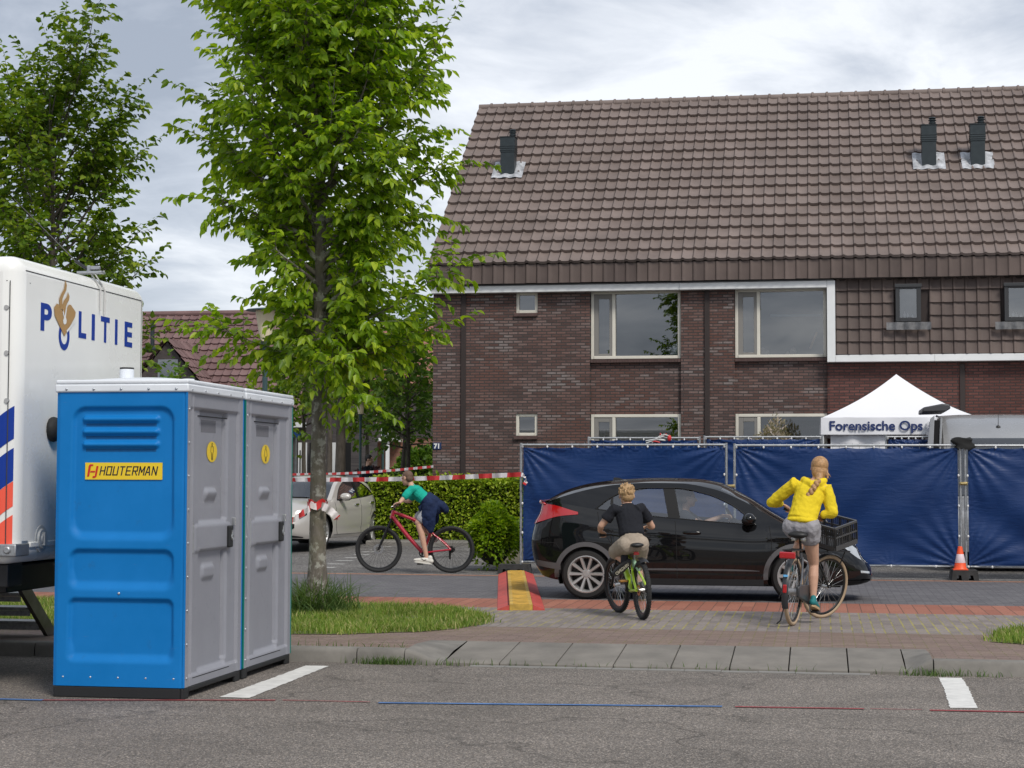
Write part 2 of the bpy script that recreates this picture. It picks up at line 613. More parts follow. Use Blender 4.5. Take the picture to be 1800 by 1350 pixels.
def asphalt_mat(name, base, speck, sc):
    m, nt, b = new_mat(name)
    L = nt.links.new
    co = objco(nt)
    v = nt.nodes.new('ShaderNodeTexVoronoi'); v.inputs['Scale'].default_value = sc; L(co, v.inputs['Vector'])
    sp = nt.nodes.new('ShaderNodeSeparateColor'); L(v.outputs['Color'], sp.inputs[0])
    st = ramp(nt, sp.outputs[0], [(0.0, 0.42), (0.45, 0.82), (0.8, 1.2), (0.97, 2.1)])
    tone = ramp(nt, sp.outputs[1], [(0.0, base), (0.6, base), (0.8, speck), (1.0, (base[0] * 1.05, base[1] * 1.03, base[2] * 1.03))])
    col = mixrgb(nt, 1.0, tone, st, 'MULTIPLY')
    big = noise(nt, 0.55, 6, 0.62, co)
    col = mixrgb(nt, 0.75, col, ramp(nt, big, [(0.3, 0.78), (0.7, 1.16)]), 'MULTIPLY')
    mp = nt.nodes.new('ShaderNodeMapping'); mp.inputs['Scale'].default_value = (0.12, 1.6, 1); L(co, mp.inputs[0])
    lanes = noise(nt, 1.0, 4, 0.5, mp.outputs[0])
    col = mixrgb(nt, 0.6, col, ramp(nt, lanes, [(0.35, 0.86), (0.65, 1.1)]), 'MULTIPLY')
    # worn and patched areas, faint tyre-dark lanes, fine cracks
    pt = noise(nt, 0.9, 3, 0.5, co, 0.6)
    col = mixrgb(nt, 1.0, col, ramp(nt, pt, [(0.40, 0.90), (0.46, 1.0), (0.60, 1.02), (0.66, 1.10)]), 'MULTIPLY')
    wn = nt.nodes.new('ShaderNodeTexNoise'); wn.inputs['Scale'].default_value = 1.7; wn.inputs['Detail'].default_value = 5; L(co, wn.inputs['Vector'])
    wm = nt.nodes.new('ShaderNodeMix'); wm.data_type = 'RGBA'; wm.blend_type = 'LINEAR_LIGHT'; wm.inputs[0].default_value = 0.35; L(co, wm.inputs[6]); L(wn.outputs[1], wm.inputs[7])
    cv = nt.nodes.new('ShaderNodeTexVoronoi'); cv.feature = 'DISTANCE_TO_EDGE'; cv.inputs['Scale'].default_value = 0.33; L(wm.outputs[2], cv.inputs['Vector'])
    ck = ramp(nt, cv.outputs[0], [(0.0, 0.55), (0.004, 0.75), (0.008, 1.0)])
    col = mixrgb(nt, 0.8, col, ck, 'MULTIPLY')
    L(col, b.inputs['Base Color'])
    setp(b, None, 0.82, 0, 0.35)
    bump(nt, b, v.outputs['Distance'], 0.7, 0.008)
    MATS[name] = m
    return m


asphalt = asphalt_mat('road_asphalt', (0.182, 0.163, 0.146), (0.27, 0.228, 0.19), 118)
asphalt_far = asphalt_mat('parking_asphalt', (0.145, 0.138, 0.132), (0.2, 0.185, 0.17), 60)
soil = mat('soil', (0.10, 0.085, 0.055), 0.95, var=0.45, vs=0.6, bmp=0.4, bs=25)
concrete = mat('kerb_concrete', (0.182, 0.170, 0.152), 0.85, var=0.28, vs=3.5, bmp=0.35, bs=120)
concrete_dark = mat('slab_concrete', (0.185, 0.170, 0.150), 0.85, var=0.22, vs=2.6, bmp=0.3, bs=160)
concrete_pale = mat('gutter_concrete', (0.22, 0.21, 0.195), 0.85, var=0.15, vs=4, bmp=0.2, bs=120)
pave_brown = brick_mat('brown_pavers', (0.20, 0.14, 0.122), (0.27, 0.195, 0.17), (0.12, 0.10, 0.075), 0.21, 0.075, 'xy', 0.006, 0.85, bmp=0.4, moss=(0.16, 0.15, 0.05))
pave_grey = brick_mat('grey_pavers', (0.215, 0.185, 0.175), (0.29, 0.25, 0.235), (0.16, 0.14, 0.115), 0.30, 0.105, 'yx', 0.0085, 0.85, bmp=0.4, moss=(0.36, 0.32, 0.09))
pave_red = brick_mat('red_pavers', (0.32, 0.125, 0.085), (0.40, 0.17, 0.115), (0.14, 0.075, 0.055), 0.9, 0.155, 'yx', 0.006, 0.8, bmp=0.35)
pave_street = brick_mat('street_pavers', (0.125, 0.12, 0.127), (0.185, 0.178, 0.183), (0.075, 0.07, 0.073), 0.21, 0.105, 'xy', 0.007, 0.75, bmp=0.4)
pave_orange = brick_mat('orange_edge_bricks', (0.36, 0.17, 0.10), (0.44, 0.22, 0.13), (0.2, 0.12, 0.09), 0.21, 0.2, 'xy', 0.006, 0.8)
marking = mat('worn_white_marking', (0.66, 0.65, 0.62), 0.7, var=0.14, vs=9, bmp=0.3, bs=120)


def sheet(name, pts, z, m, kind='structure'):
    o = mesh_obj(name, [(p[0], p[1], z if not callable(z) else z(p[1])) for p in pts], [tuple(range(len(pts)))], m, smooth=0)
    return tag(o, kind=kind)


# the big ground sheet, to the horizon
ys = [-150, 16.0, 16.1, 28, 35.5, 60, 150, 600]
zs = [-0.015, -0.015, 0.085, 0.085, 0.235, 0.235, 0.235, 0.235]
gv = [(x, y, z) for y, z in zip(ys, zs) for x in (-500, 500)]
tag(mesh_obj('ground', gv, [(2 * i, 2 * i + 1, 2 * i + 3, 2 * i + 2) for i in range(len(ys) - 1)], soil, smooth=0), kind='structure')
sheet('road', [(-120, -40), (120, -40), (120, 15.08), (-120, 15.08)], 0.0, asphalt)

# kerb stones with joints
RAMP0, RAMP1 = -3.22, 0.70


def kerb_run(x0, x1, step, h0, h1, y0=15.06, y1=15.22, base=0.0):
    mb = MB()
    x = x0
    while x < x1 - 0.02:
        e = min(x + step, x1)
        a, b_ = x + 0.004, e - 0.004
        j = RS.uniform(-.004, .004)
        prof = [(y0, base - .1), (y0 + .012 + j, base + h0 - .035), (y0 + .03 + j, base + h0 - .008), (y0 + .055 + j, base + h0 + j), (y1, base + h0 + j), (y1, base - .1)]
        mb.prism(prof, 'x', a, b_)
        x = e
    return mb


k = kerb_run(-40, RAMP0 - 0.35, 1.0, 0.125, 0.125)
tag(k.build('kerb', concrete, smooth=40, bevel=0.004), kind='structure')
k = kerb_run(RAMP1 + 0.22, 40, 1.0, 0.125, 0.125)
tag(k.build('kerb', concrete, smooth=40, bevel=0.004), kind='structure')
# lowering end stones and the sloping slabs of the drive entrance
mb = MB()
for (xa, xb, ha, hb) in ((RAMP0 - 0.345, RAMP0 - 0.003, .125, .03), (RAMP1 + 0.003, RAMP1 + 0.215, .03, .125)):
    n = 8
    def kf(u, v, xa=xa, xb=xb, ha=ha, hb=hb):
        s = u * u * (3 - 2 * u)
        h = lerp(ha, hb, s)
        prof = [(15.06, -.05), (15.066, h - .03), (15.085, h - .006), (15.12, h), (15.5, lerp(.11, h + .03, .6)), (16.12, .112)]
        k_ = v * (len(prof) - 1)
        i = min(int(k_), len(prof) - 2)
        y = lerp(prof[i][0], prof[i + 1][0], k_ - i); z = lerp(prof[i][1], prof[i + 1][1], k_ - i)
        return (lerp(xa, xb, u), y, z)
    mb.grid(kf, 10, 15)
tag(mb.build('kerb', concrete, smooth=60), kind='structure')
mb = MB()
x = RAMP0
while x < RAMP1 - .05:
    e = min(x + .4925, RAMP1)
    a, b_ = x + .005, e - .005
    dz = RS.uniform(-.003, .003)
    prof = [(15.05, -.05), (15.055, .022 + dz), (15.075, .032 + dz), (16.115, .113 + dz), (16.115, -.05)]
    mb.prism(prof, 'x', a, b_)
    x = e
tag(mb.build('entrance_slabs', concrete_dark, smooth=30, bevel=.004), kind='structure')
mb = MB()
x = RAMP0 + .25
while x < RAMP1 - .3:
    e = x + .33 * 0.93
    dz = RS.uniform(0, .003)
    mb.box(x + .003, e - .003, 14.925, 15.046, -.02, .006 + dz)
    x = e
tag(mb.build('gutter', concrete_pale, smooth=0), kind='structure')

# pavement, drive, red strip, street, edge bricks, parking ground
sheet('pavement', [(-60, 15.215), (RAMP0 - .35, 15.215), (RAMP0 - .35, 16.12), (RAMP1 + .22, 16.12), (RAMP1 + .22, 15.215), (60, 15.215), (60, 17.75), (-60, 17.75)], 0.108, pave_brown)
sheet('driveway', [(-4.2, 17.755), (3.2, 17.755), (3.2, 20.38), (-4.2, 20.38)], 0.108, pave_grey)
sheet('path', [(-60, 20.385), (60, 20.385), (60, 21.9), (-60, 21.9)], 0.106, pave_red)
sheet('street', [(-80, 21.905), (80, 21.905), (80, 27.0), (-80, 27.0)], 0.102, pave_street)
sheet('edge_bricks', [(-80, 27.005), (80, 27.005), (80, 27.2), (-80, 27.2)], 0.103, pave_orange)
pk = mesh_obj('parking_ground', [(-60, 27.205, .101), (60, 27.205, .101), (60, 28, .101), (-60, 28, .101), (-60, 35.3, .248), (60, 35.3, .248), (-60, 37.45, .252), (60, 37.45, .252)],
              [(0, 1, 2, 3), (3, 2, 5, 4), (4, 5, 7, 6)], asphalt_far, smooth=0)
tag(pk, kind='structure')
far = mesh_obj('far_street', [(-120, 37.5, .25), (-9.2, 37.5, .25), (-9.2, 56, .25), (-120, 56, .25)], [(0, 1, 2, 3)], asphalt_far, smooth=0)
tag(far, kind='structure')

# road markings
def mark(name, pts, z=0.004, m=marking):
    # slightly ragged outline
    out = []
    n = len(pts)
    for i in range(n):
        a, b_ = Vector((*pts[i], 0)), Vector((*pts[(i + 1) % n], 0))
        k_ = max(1, int((b_ - a).length / .05))
        d = (b_ - a).normalized(); nn = Vector((-d.y, d.x, 0))
        for j in range(k_):
            p = a.lerp(b_, j / k_)
            if j: p = p + nn * RS.uniform(-.006, .006)
            out.append((p.x, p.y))
    return sheet(name, out, z, m)


mark('road_marking', [(-4.36, 12.52), (-4.13, 12.52), (-4.16, 14.75), (-4.36, 14.75)])
mark('road_marking', [(0.90, 12.92), (1.09, 12.95), (1.13, 14.2), (1.13, 14.88), (0.945, 14.86), (0.94, 14.2)])
paint_blue = mat('faded_blue_paint', (0.07, 0.16, 0.36), 0.7, var=0.35, vs=3)
paint_red = mat('faded_red_paint', (0.30, 0.045, 0.05), 0.7, var=0.4, vs=4)
for (xa, ya, xb, yb, w, m) in ((-9, 12.05, -5.55, 12.1, .03, paint_blue), (-5.55, 12.1, -3.9, 12.42, .02, paint_red), (-3.85, 12.43, -3.2, 12.45, .012, paint_red),
                               (-3.13, 12.42, -0.69, 12.69, .032, paint_blue), (-.6, 12.69, .3, 12.75, .022, paint_red), (.34, 12.76, .7, 12.78, .008, paint_red), (.75, 12.76, 2.5, 12.84, .026, paint_red)):
    sheet('road_marking', [(xa, ya - w), (xb, yb - w), (xb, yb + w), (xa, ya + w)], 0.006, m)
# dashed bays of white stones on the parking ground
mb = MB()
for i in range(11):
    t = i / 10
    c = gnd(572, 993, .16).lerp(gnd(708, 956, .2), t)
    z = gz(c.y) + .006
    mb.add([(c.x - .16, c.y - .05, z), (c.x + .14, c.y - .05, z), (c.x + .17, c.y + .09, z), (c.x - .13, c.y + .09, z)], [(0, 1, 2, 3)])
for i in range(3):
    c = gnd(1625 + i * 2.6, 996 + i * 4, .11)
    mb.add([(c.x - .05, c.y - .07, .109), (c.x + .06, c.y - .07, .109), (c.x + .06, c.y + .07, .109), (c.x - .05, c.y + .07, .109)], [(0, 1, 2, 3)])
tag(mb.build('bay_marking', marking, smooth=0), kind='structure')
# sidewalk with kerb in front of the hedge and the raised bed of the bush
mb = MB()
mb.prism([(34.95, .1), (34.96, .31), (35.0, .335), (35.15, .34), (35.75, .34), (35.75, .1)], 'x', -9.1, -5.9)
tag(mb.build('sidewalk', concrete, smooth=30), kind='structure')
mb = MB()
p0, p1, p2 = gnd(836, 990, .1), gnd(912, 1003, .1), gnd(915, 985, .1)
pts = [gnd(835, 985, .1), gnd(842, 993, .1), gnd(862, 999, .1), gnd(905, 1002, .1)]
mb.tube([p + Vector((0, 0, .03)) for p in pts], .06, 6)
tag(mb.build('kerb', concrete_dark, smooth=40), kind='structure')
bed = [gnd(840, 985, .1), gnd(862, 998, .1), gnd(930, 1000, .1), gnd(930, 975, .1), gnd(846, 975, .1)]
sheet('flower_bed', [(p.x, p.y) for p in bed], lambda y: gz(y) + .02, soil)

# grass verges: turf sheet + blades
turf = mat('turf', (0.13, 0.15, 0.045), 0.95, var=0.5, vs=3.0, bmp=0.5, bs=60)
VERGE_L = [(-40, 16.5), (-5.2, 16.45), (-4.55, 16.55), (-4.2, 16.8), (-3.85, 17.0), (-3.6, 17.4), (-3.42, 18.0), (-3.48, 18.7), (-3.75, 19.3), (-4.1, 19.85), (-4.6, 20.2), (-5.5, 20.36), (-40, 20.36)]
VERGE_R = [(1.55, 17.0), (2.2, 16.55), (3.4, 16.4), (12, 16.4), (12, 20.2), (3.2, 20.1), (2.4, 19.3), (1.75, 18.1)]
sheet('lawn', VERGE_L, 0.114, turf)
sheet('lawn', VERGE_R, 0.114, turf)
blade_mat = island_mat('grass_blades', [(0.0, (0.10, 0.18, 0.028)), (0.45, (0.18, 0.27, 0.04)), (0.75, (0.27, 0.32, 0.08)), (1.0, (0.46, 0.40, 0.2))], 0.6, 0.25, 0.3, noise_mix=0.5, ns=1.6)
tall_mat = island_mat('tall_grass', [(0.0, (0.05, 0.10, 0.022)), (0.6, (0.085, 0.15, 0.035)), (1.0, (0.16, 0.2, 0.07))], 0.55, 0.3, 0.25)


def inside(poly, x, y):
    r = np.zeros(len(x), bool)
    n = len(poly)
    for i in range(n):
        x0, y0 = poly[i]; x1, y1 = poly[(i + 1) % n]
        c = ((y0 > y) != (y1 > y)) & (x < (x1 - x0) * (y - y0) / (y1 - y0 + 1e-12) + x0)
        r ^= c
    return r


def blades(name, px, py, pz, hmin, hmax, w, m, lean=0.5, seg=2, seed=1):
    rs = np.random.RandomState(seed)
    n = len(px)
    h = rs.uniform(hmin, hmax, n)
    a = rs.uniform(0, 2 * PI, n); la = rs.uniform(0, 2 * PI, n); ln = rs.uniform(0, lean, n) * h
    ww = w * rs.uniform(.6, 1.3, n)
    dx, dy = np.cos(a) * ww / 2, np.sin(a) * ww / 2
    nv = 2 * seg + 1
    co = np.zeros((n, nv, 3))
    for s in range(seg):
        t = s / seg
        cx = px + np.cos(la) * ln * t**1.8; cy = py + np.sin(la) * ln * t**1.8; cz = pz + h * (t - .22 * ln / h * t**2)
        k_ = 1 - .45 * t
        co[:, 2 * s] = np.stack([cx - dx * k_, cy - dy * k_, cz], 1)
        co[:, 2 * s + 1] = np.stack([cx + dx * k_, cy + dy * k_, cz], 1)
    co[:, -1] = np.stack([px + np.cos(la) * ln, py + np.sin(la) * ln, pz + h * (1 - .22 * ln / h)], 1)
    fl = []; sz = []
    for s in range(seg - 1):
        fl += [2 * s, 2 * s + 1, 2 * s + 3, 2 * s + 2]; sz.append(4)
    fl += [2 * seg - 2, 2 * seg - 1, 2 * seg]; sz.append(3)
    loops = (np.arange(n)[:, None] * nv + np.array(fl)[None, :]).ravel()
    return fast_mesh(name, co.reshape(-1, 3), loops, np.tile(sz, n), m)


def verge(poly, x0, x1, dens, seed):
    rs = np.random.RandomState(seed)
    ya, yb = min(p[1] for p in poly), max(p[1] for p in poly)
    n = int((x1 - x0) * (yb - ya) * dens)
    x = rs.uniform(x0, x1, n); y = rs.uniform(ya - .05, yb + .05, n)
    # patchy: sparse, worn spots
    f = np.sin(x * 2.1 + 1) * np.sin(y * 2.7 + x) + .8 * np.sin(x * 5.3) * np.sin(y * 4.9 + 2) + .5 * np.sin(x * 13 + y * 3) * np.sin(y * 11)
    keep = inside(poly, x + rs.normal(0, .05, n), y + rs.normal(0, .05, n)) & (rs.uniform(0, 1, n) < .62 + .4 * f)
    return x[keep], y[keep]


gx, gy = verge(VERGE_L, -11.5, -3.0, 3200, 3)
tag(blades('grass', gx, gy, np.full(len(gx), .112), .025, .105, .011, blade_mat, 1.1, 2, 4), kind='stuff')
gx, gy = verge(VERGE_R, 1.4, 5, 3000, 5)
tag(blades('grass', gx, gy, np.full(len(gx), .112), .025, .1, .011, blade_mat, .9, 2, 6), kind='stuff')
# weeds in the gutter and along the kerb
wx = np.concatenate([RS.normal(-3.72, .13, 260), RS.normal(-3.2, .25, 60), RS.normal(.85, .12, 90), RS.normal(1.15, .2, 50), RS.uniform(-3, .6, 60), RS.normal(-5.0, .1, 30), RS.uniform(-4.6, -3.6, 60)])
wy = np.concatenate([RS.normal(15.01, .03, 260), RS.normal(15.02, .02, 60), RS.normal(15.0, .03, 90), RS.normal(15.01, .03, 50), RS.normal(15.045, .01, 60), RS.normal(15.24, .03, 30), RS.normal(15.24, .03, 60)])
wz = np.where(wy > 15.2, .11, .0)
hh = .04
tag(blades('weeds', wx, wy, wz, .03, .1, .008, tall_mat, 1.0, 2, 9), kind='stuff')
# tuft of tall grass round the tree base
n = 1100
ta = RS.uniform(0, 2 * PI, n); tr = np.abs(RS.normal(0, .24, n)) + .05
tuft = blades('grass_tuft', -5.5 + np.cos(ta) * tr, 19.0 + np.sin(ta) * tr * .8 - .03, np.full(n, .11), .1, .52, .012, tall_mat, 1.6, 4, 11)
tag(tuft, 'tall tuft of long grass round the foot of the big tree', 'grass tuft')

# ================================================================== BRICK HOUSE
HY = 37.5


def hp(px, py, y=HY):
    p = at(px, py, y)
    return p.x, p.z


house = thing('brick_house', 'long dark brick house with steep brown tiled roof behind the blue fence', 'house', (0, HY, 0.25))
HB = 0.25      # house parts are local: subtract (0, HY, HB)
brick = brick_mat('dark_brick', (0.092, 0.06, 0.055), (0.22, 0.138, 0.122), (0.058, 0.052, 0.05), 0.21, 0.062, 'xz', 0.011, 0.9, patch=(0.16, 0.075, 0.058), frost=(0.25, 0.215, 0.205), bmp=0.7)
brick_red = brick_mat('red_brown_brick', (0.10, 0.045, 0.04), (0.19, 0.08, 0.068), (0.05, 0.04, 0.038), 0.21, 0.062, 'xz', 0.011, 0.9, patch=(0.13, 0.05, 0.04), bmp=0.6)
brick_side = brick_mat('gable_brick', (0.075, 0.045, 0.04), (0.15, 0.085, 0.075), (0.055, 0.05, 0.047), 0.21, 0.062, 'yz', 0.011, 0.9, bmp=0.6)
cream = mat('cream_aluminium', (0.66, 0.63, 0.55), 0.4, var=0.05, vs=4)
grey_sash = mat('grey_sash', (0.22, 0.21, 0.195), 0.45)
trim_white = mat('white_fascia', (0.74, 0.75, 0.75), 0.45, var=0.04, vs=3)
tile_mat = island_mat('roof_tiles', [(0.0, (0.172, 0.134, 0.118)), (0.5, (0.187, 0.147, 0.131)), (1.0, (0.202, 0.160, 0.143))], 0.62, 0.35, noise_mix=0.4, ns=1.4, bmp=0.25)
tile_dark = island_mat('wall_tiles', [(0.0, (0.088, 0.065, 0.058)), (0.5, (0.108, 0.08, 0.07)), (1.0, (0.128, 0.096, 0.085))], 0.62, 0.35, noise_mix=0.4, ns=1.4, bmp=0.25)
room_mat = mat('room_dark', (0.10, 0.10, 0.105), 0.9)
pane_mat = glass_mat('window_glass', (0.62, 0.66, 0.70), 0.17, 0.0, 0.95)

# wall front with openings, as cells
Xl, _ = hp(761, 700)
X1, _ = hp(1037, 600); X2, _ = hp(1197, 600); X3, _ = hp(1291, 600); X4, _ = hp(1454, 600)
Xe = 9.5
_, Zt = hp(1100, 513); _, Zs1 = hp(1100, 628); _, Zg = hp(1100, 728); Zg0 = 0.25 + 0.85
_, Zfa = hp(1600, 640)
Zt += .06
wins_small = [(907, 945, 513, 550), (907, 945, 727, 766)]
REC = 0.09      # window bays sit back


def wall_cells(mb, xs, zs, skip, y):
    for i in range(len(xs) - 1):
        for j in range(len(zs) - 1):
            if (i, j) in skip: continue
            mb.add([(xs[i], y, zs[j]), (xs[i + 1], y, zs[j]), (xs[i + 1], y, zs[j + 1]), (xs[i], y, zs[j + 1])], [(0, 1, 2, 3)])


def reveal(mb, x0, x1, z0, z1, y0, y1):
    mb.add([(x0, y0, z0), (x1, y0, z0), (x1, y0, z1), (x0, y0, z1), (x0, y1, z0), (x1, y1, z0), (x1, y1, z1), (x0, y1, z1)],
           [(0, 1, 5, 4), (1, 2, 6, 5), (2, 3, 7, 6), (3, 0, 4, 7)])


mb = MB()
sx0, sz1 = hp(907, 513); sx1, sz0 = hp(945, 550)
_, lz1 = hp(907, 727); _, lz0 = hp(945, 766)
wall_cells(mb, [Xl, sx0, sx1, X1], [0, lz0, lz1, sz0, Zt - .02], {(1, 1), (1, 3)}, HY)
reveal(mb, sx0, sx1, lz0, lz1, HY, HY + .1); reveal(mb, sx0, sx1, sz0, Zt - .02, HY, HY + .1)
wall_cells(mb, [X2, X3], [0, Zt - .02], set(), HY)
# returns of the piers
for x in (X1, X2, X3, X4):
    mb.add([(x, HY, 0), (x, HY + REC + .1, 0), (x, HY + REC + .1, Zt), (x, HY, Zt)], [(0, 1, 2, 3)])
for (a, b_) in ((X1, X2), (X3, X4)):
    wall_cells(mb, [a, b_], [0, Zg0, Zg, Zs1 - .04, Zt], {(0, 1), (0, 3)}, HY + REC)
v_house = lambda mb: setattr(mb, 'v', [(x, y - HY, z - HB) for x, y, z in mb.v])
v_house(mb)
mb.build('front_wall', brick, house, smooth=0)
mb = MB()
wall_cells(mb, [X4, Xe], [0, Zfa + .05], set(), HY + .02)
v_house(mb); mb.build('front_wall', brick_red, house, smooth=0)
# soldier courses (rolled sills) under the windows and dark strips for the vertical shadow gaps
sill_m = mat('sill_brick', (0.085, 0.05, 0.045), 0.8, var=0.3, vs=14)
for z in (sz0, lz0):
    mb = MB(); mb.box(sx0 - .03, sx1, HY - .06, HY + .09, z - .075, z - .012); v_house(mb); mb.build('window_sill', sill_m, house, smooth=0)
for (a, b_) in ((X1 + .01, X2 - .01), (X3 + .01, X4 - .01)):
    mb = MB()
    n_ = int((b_ - a) / .062)
    for i in range(n_):
        xx = a + i * (b_ - a) / n_
        mb.box(xx + .003, xx + (b_ - a) / n_ - .003, HY - .01, HY + REC + .06, Zs1 - .11, Zs1 - .045)
    mb.box(a, b_, HY + .01, HY + REC + .05, Zs1 - .105, Zs1 - .05)
    v_house(mb); mb.build('window_sill', sill_m, house, smooth=0)
shadow_gap_mat = mat('shadow_gap_brown', (0.03, 0.02, 0.018), 0.7)  # dark brown stands in for the shade in the wall gaps
for px in (815, 1243, 1691):
    x, _ = hp(px, 600)
    mb = MB()
    zt = (Zt - .05) if px < 1400 else Zfa
    y0 = HY + (.0 if px < 1400 else .02)
    mb.box(x - .055, x + .055, y0 - .035, y0 - .002, .3, zt)
    mb.box(x - .065, x + .065, y0 - .042, y0 - .001, 1.6, 1.64)
    v_house(mb)
    mb.build('shadow_gap', shadow_gap_mat, house, smooth=0, bevel=.008)
# gable wall on the far-left end, shaped under the roof
Rx, Rz = hp(838, 190, 43.0)
Zeave = hp(762, 471)[1]
RY = 43.0
mb = MB()
mb.add([(Xl + .001, HY, 0), (Xl + .001, 48.5, 0), (Xl + .001, 48.5, Zeave), (Xl + .001, RY, Rz - .25), (Xl + .001, HY, Zeave - .1)], [(0, 1, 2, 3, 4)])
v_house(mb); mb.build('gable_wall', brick_side, house, smooth=0)
mb = MB()
mb.add([(Xe, HY, 0), (Xe, 48.5, 0), (Xe, 48.5, Zeave), (Xe, RY, Rz - .25), (Xe, HY, Zeave - .1)], [(4, 3, 2, 1, 0)])
mb.add([(Xl, 48.5, 0), (Xe, 48.5, 0), (Xe, 48.5, Zeave), (Xl, 48.5, Zeave)], [(3, 2, 1, 0)])
v_house(mb); mb.build('rear_wall', brick_side, house, smooth=0)


def tiles(o, u, v, n, nu, nv, du, dv, m, name, parent, roll=.022, lift=.034, skip=None, thick=.02, gapu=.004):
    """overlapping pantiles: u along the course, v up the slope, n outwards; every tile its own piece"""
    o, u, v, n = Vector(o), Vector(u).normalized(), Vector(v).normalized(), Vector(n).normalized()
    prof = [(0.0, .35), (.06, .9), (.12, 1.0), (.2, .75), (.3, .2), (.42, 0), (.72, 0), (.9, .1), (1.0, .35)]
    P_, Fc = [], []
    rs = np.random.RandomState(5)
    for j in range(nv):
        for i in range(nu):
            if skip and skip((i + .5) * du, (j + .5) * dv): continue
            jit = rs.uniform(-.003, .003); jv = rs.uniform(-.004, .004); tl = rs.uniform(-.003, .003)
            b = len(P_)
            for (s, (vv, hh)) in enumerate((((0 + jv), lift - thick), ((0 + jv), lift), ((1.04 * dv), .004))):
                for (t, hr) in prof:
                    uu = i * du + gapu + t * (du - 2 * gapu)
                    hz = hh + (hr * roll if s > 0 else hr * roll * .9) + jit + tl * (t - .5)
                    P_.append(o + u * uu + v * (j * dv + vv) + n * hz)
            k_ = len(prof)
            for s in range(2):
                for q in range(k_ - 1):
                    Fc.append((b + s * k_ + q, b + s * k_ + q + 1, b + (s + 1) * k_ + q + 1, b + (s + 1) * k_ + q))
    return mesh_obj(name, P_, Fc, m, parent, smooth=50)


# main roof slope
o0 = Vector((Xl - .06, HY - .32, Zeave)) - Vector((0, HY, HB))
top = Vector((Rx, RY, Rz)) - Vector((0, HY, HB))
sv = Vector((0, top.y - o0.y, top.z - o0.z))
SL = sv.length; sv.normalize(); sn = Vector((0, -sv.z, sv.y))
ROWS = 17
DU = hp(1069.4, 450)[0] - hp(1050, 450)[0]
NU = int((Xe - Xl) / DU) + 1
roof = tiles(o0, (1, 0, 0), sv, sn, NU, ROWS, DU, SL / ROWS, tile_mat, 'roof', house, roll=.032, lift=.072, thick=.06)
mb = MB()   # roof boards under the tiles, rear slope
e_ = o0 + Vector((0, .02, -.03)); t_ = top + Vector((0, 0, -.03))
LX = NU * DU
mb.add([e_ + Vector((.01, 0, -.01)), e_ + Vector((LX, 0, -.01)), Vector((e_.x + LX, t_.y, t_.z - .01)), Vector((e_.x + .01, t_.y, t_.z - .01)),
        Vector((e_.x + LX, 48.8 - HY, e_.z)), Vector((e_.x + .01, 48.8 - HY, e_.z))], [(0, 1, 2, 3), (3, 2, 4, 5)])
mb.build('roof_board', mat('roof_board', (0.04, 0.03, 0.028), 0.9), house, smooth=0)
# ridge caps
mb = MB()
rdir = 1
nr = int(LX / .345) + 1
for i in range(nr):
    x0 = o0.x + i * LX / nr
    pr = [(.075, 0), (.075, .30), (.095, .315), (.095, .365), (.075, .37)]
    mb.lathe([(r_ * 1.15, h_ * (LX / nr) / .37) for r_, h_ in pr], (x0, top.y, top.z + .0), (1, 0, 0), 12)
mb.build('ridge_cap', tile_mat, house, smooth=40)
# vertical row of tiles under the eave
_, zb0 = hp(900, 501); _, zb1 = hp(900, 472)
tiles((Xl - .06, -.30, zb0 - HB), (1, 0, 0), (0, .02, 1), (0, -1, 0), NU, 1, DU, zb1 - zb0 + .03, tile_dark, 'tile_band', house, roll=.02, lift=.02)
# soffit / flat underside and closing board behind the band
mb = MB()
mb.box(Xl - .05, Xe, HY - .28, HY + .4, zb0 + .0, zb0 + .02)
mb.box(Xl - .05, Xe, HY - .27, HY - .25, zb0 + .02, zb1 + .0)
v_house(mb); mb.build('soffit', mat('soffit', (0.06, 0.05, 0.045), 0.8), house, smooth=0)
# white fascia: along the eave, down, and along the tiled wall
xa, _ = hp(762, 505); xc, _ = hp(1466, 505); _, z0 = hp(1100, 512.5); _, z1 = hp(1100, 500.5)
xd, _ = hp(1454, 560); _, z2 = hp(1500, 637); _, z3 = hp(1500, 625)
mb = MB()
xj, _ = hp(1195, 505)
mb.box(xa, xj - .002, HY - .22, HY - .02, z0, z1 - .005)
mb.box(xj + .002, xc - .153, HY - .22, HY - .02, z0, z1 - .005)
mb.box(xc - .15, xc + .02, HY - .22, HY - .02, z2, z1 - .005)
xm, _ = hp(1642, 630)
mb.box(xc + .023, xm - .002, HY - .22, HY - .02, z2, z3)
mb.box(xm + .002, Xe, HY - .22, HY - .02, z2, z3)
v_house(mb); mb.build('fascia', trim_white, house, smooth=0, bevel=.006)
mb = MB()
mb.box(xa + .02, xc - .01, HY - .235, HY - .2, z1 - .004, z1 + .02)
v_house(mb); mb.build('gutter_edge', mat('dark_zinc', (0.09, 0.09, 0.095), 0.5, 0.4), house, smooth=0)
# tiled wall on the right
nr_ = 6
tw0 = hp(1468, 500)[0]
sk0 = [hp(1573, 503), hp(1618, 567)]; sk1 = [hp(1763, 501), hp(1808, 566)]
ox, oz = xc + .025, z3 + .01
dv_ = (zb0 - oz + .02) / nr_


def skip(uu, vv):
    x, z = ox + uu, oz + vv
    for (a, b_) in (sk0, sk1):
        if a[0] - .06 < x < b_[0] + .06 and b_[1] - .02 < z < a[1] + .02:
            return True
    return False


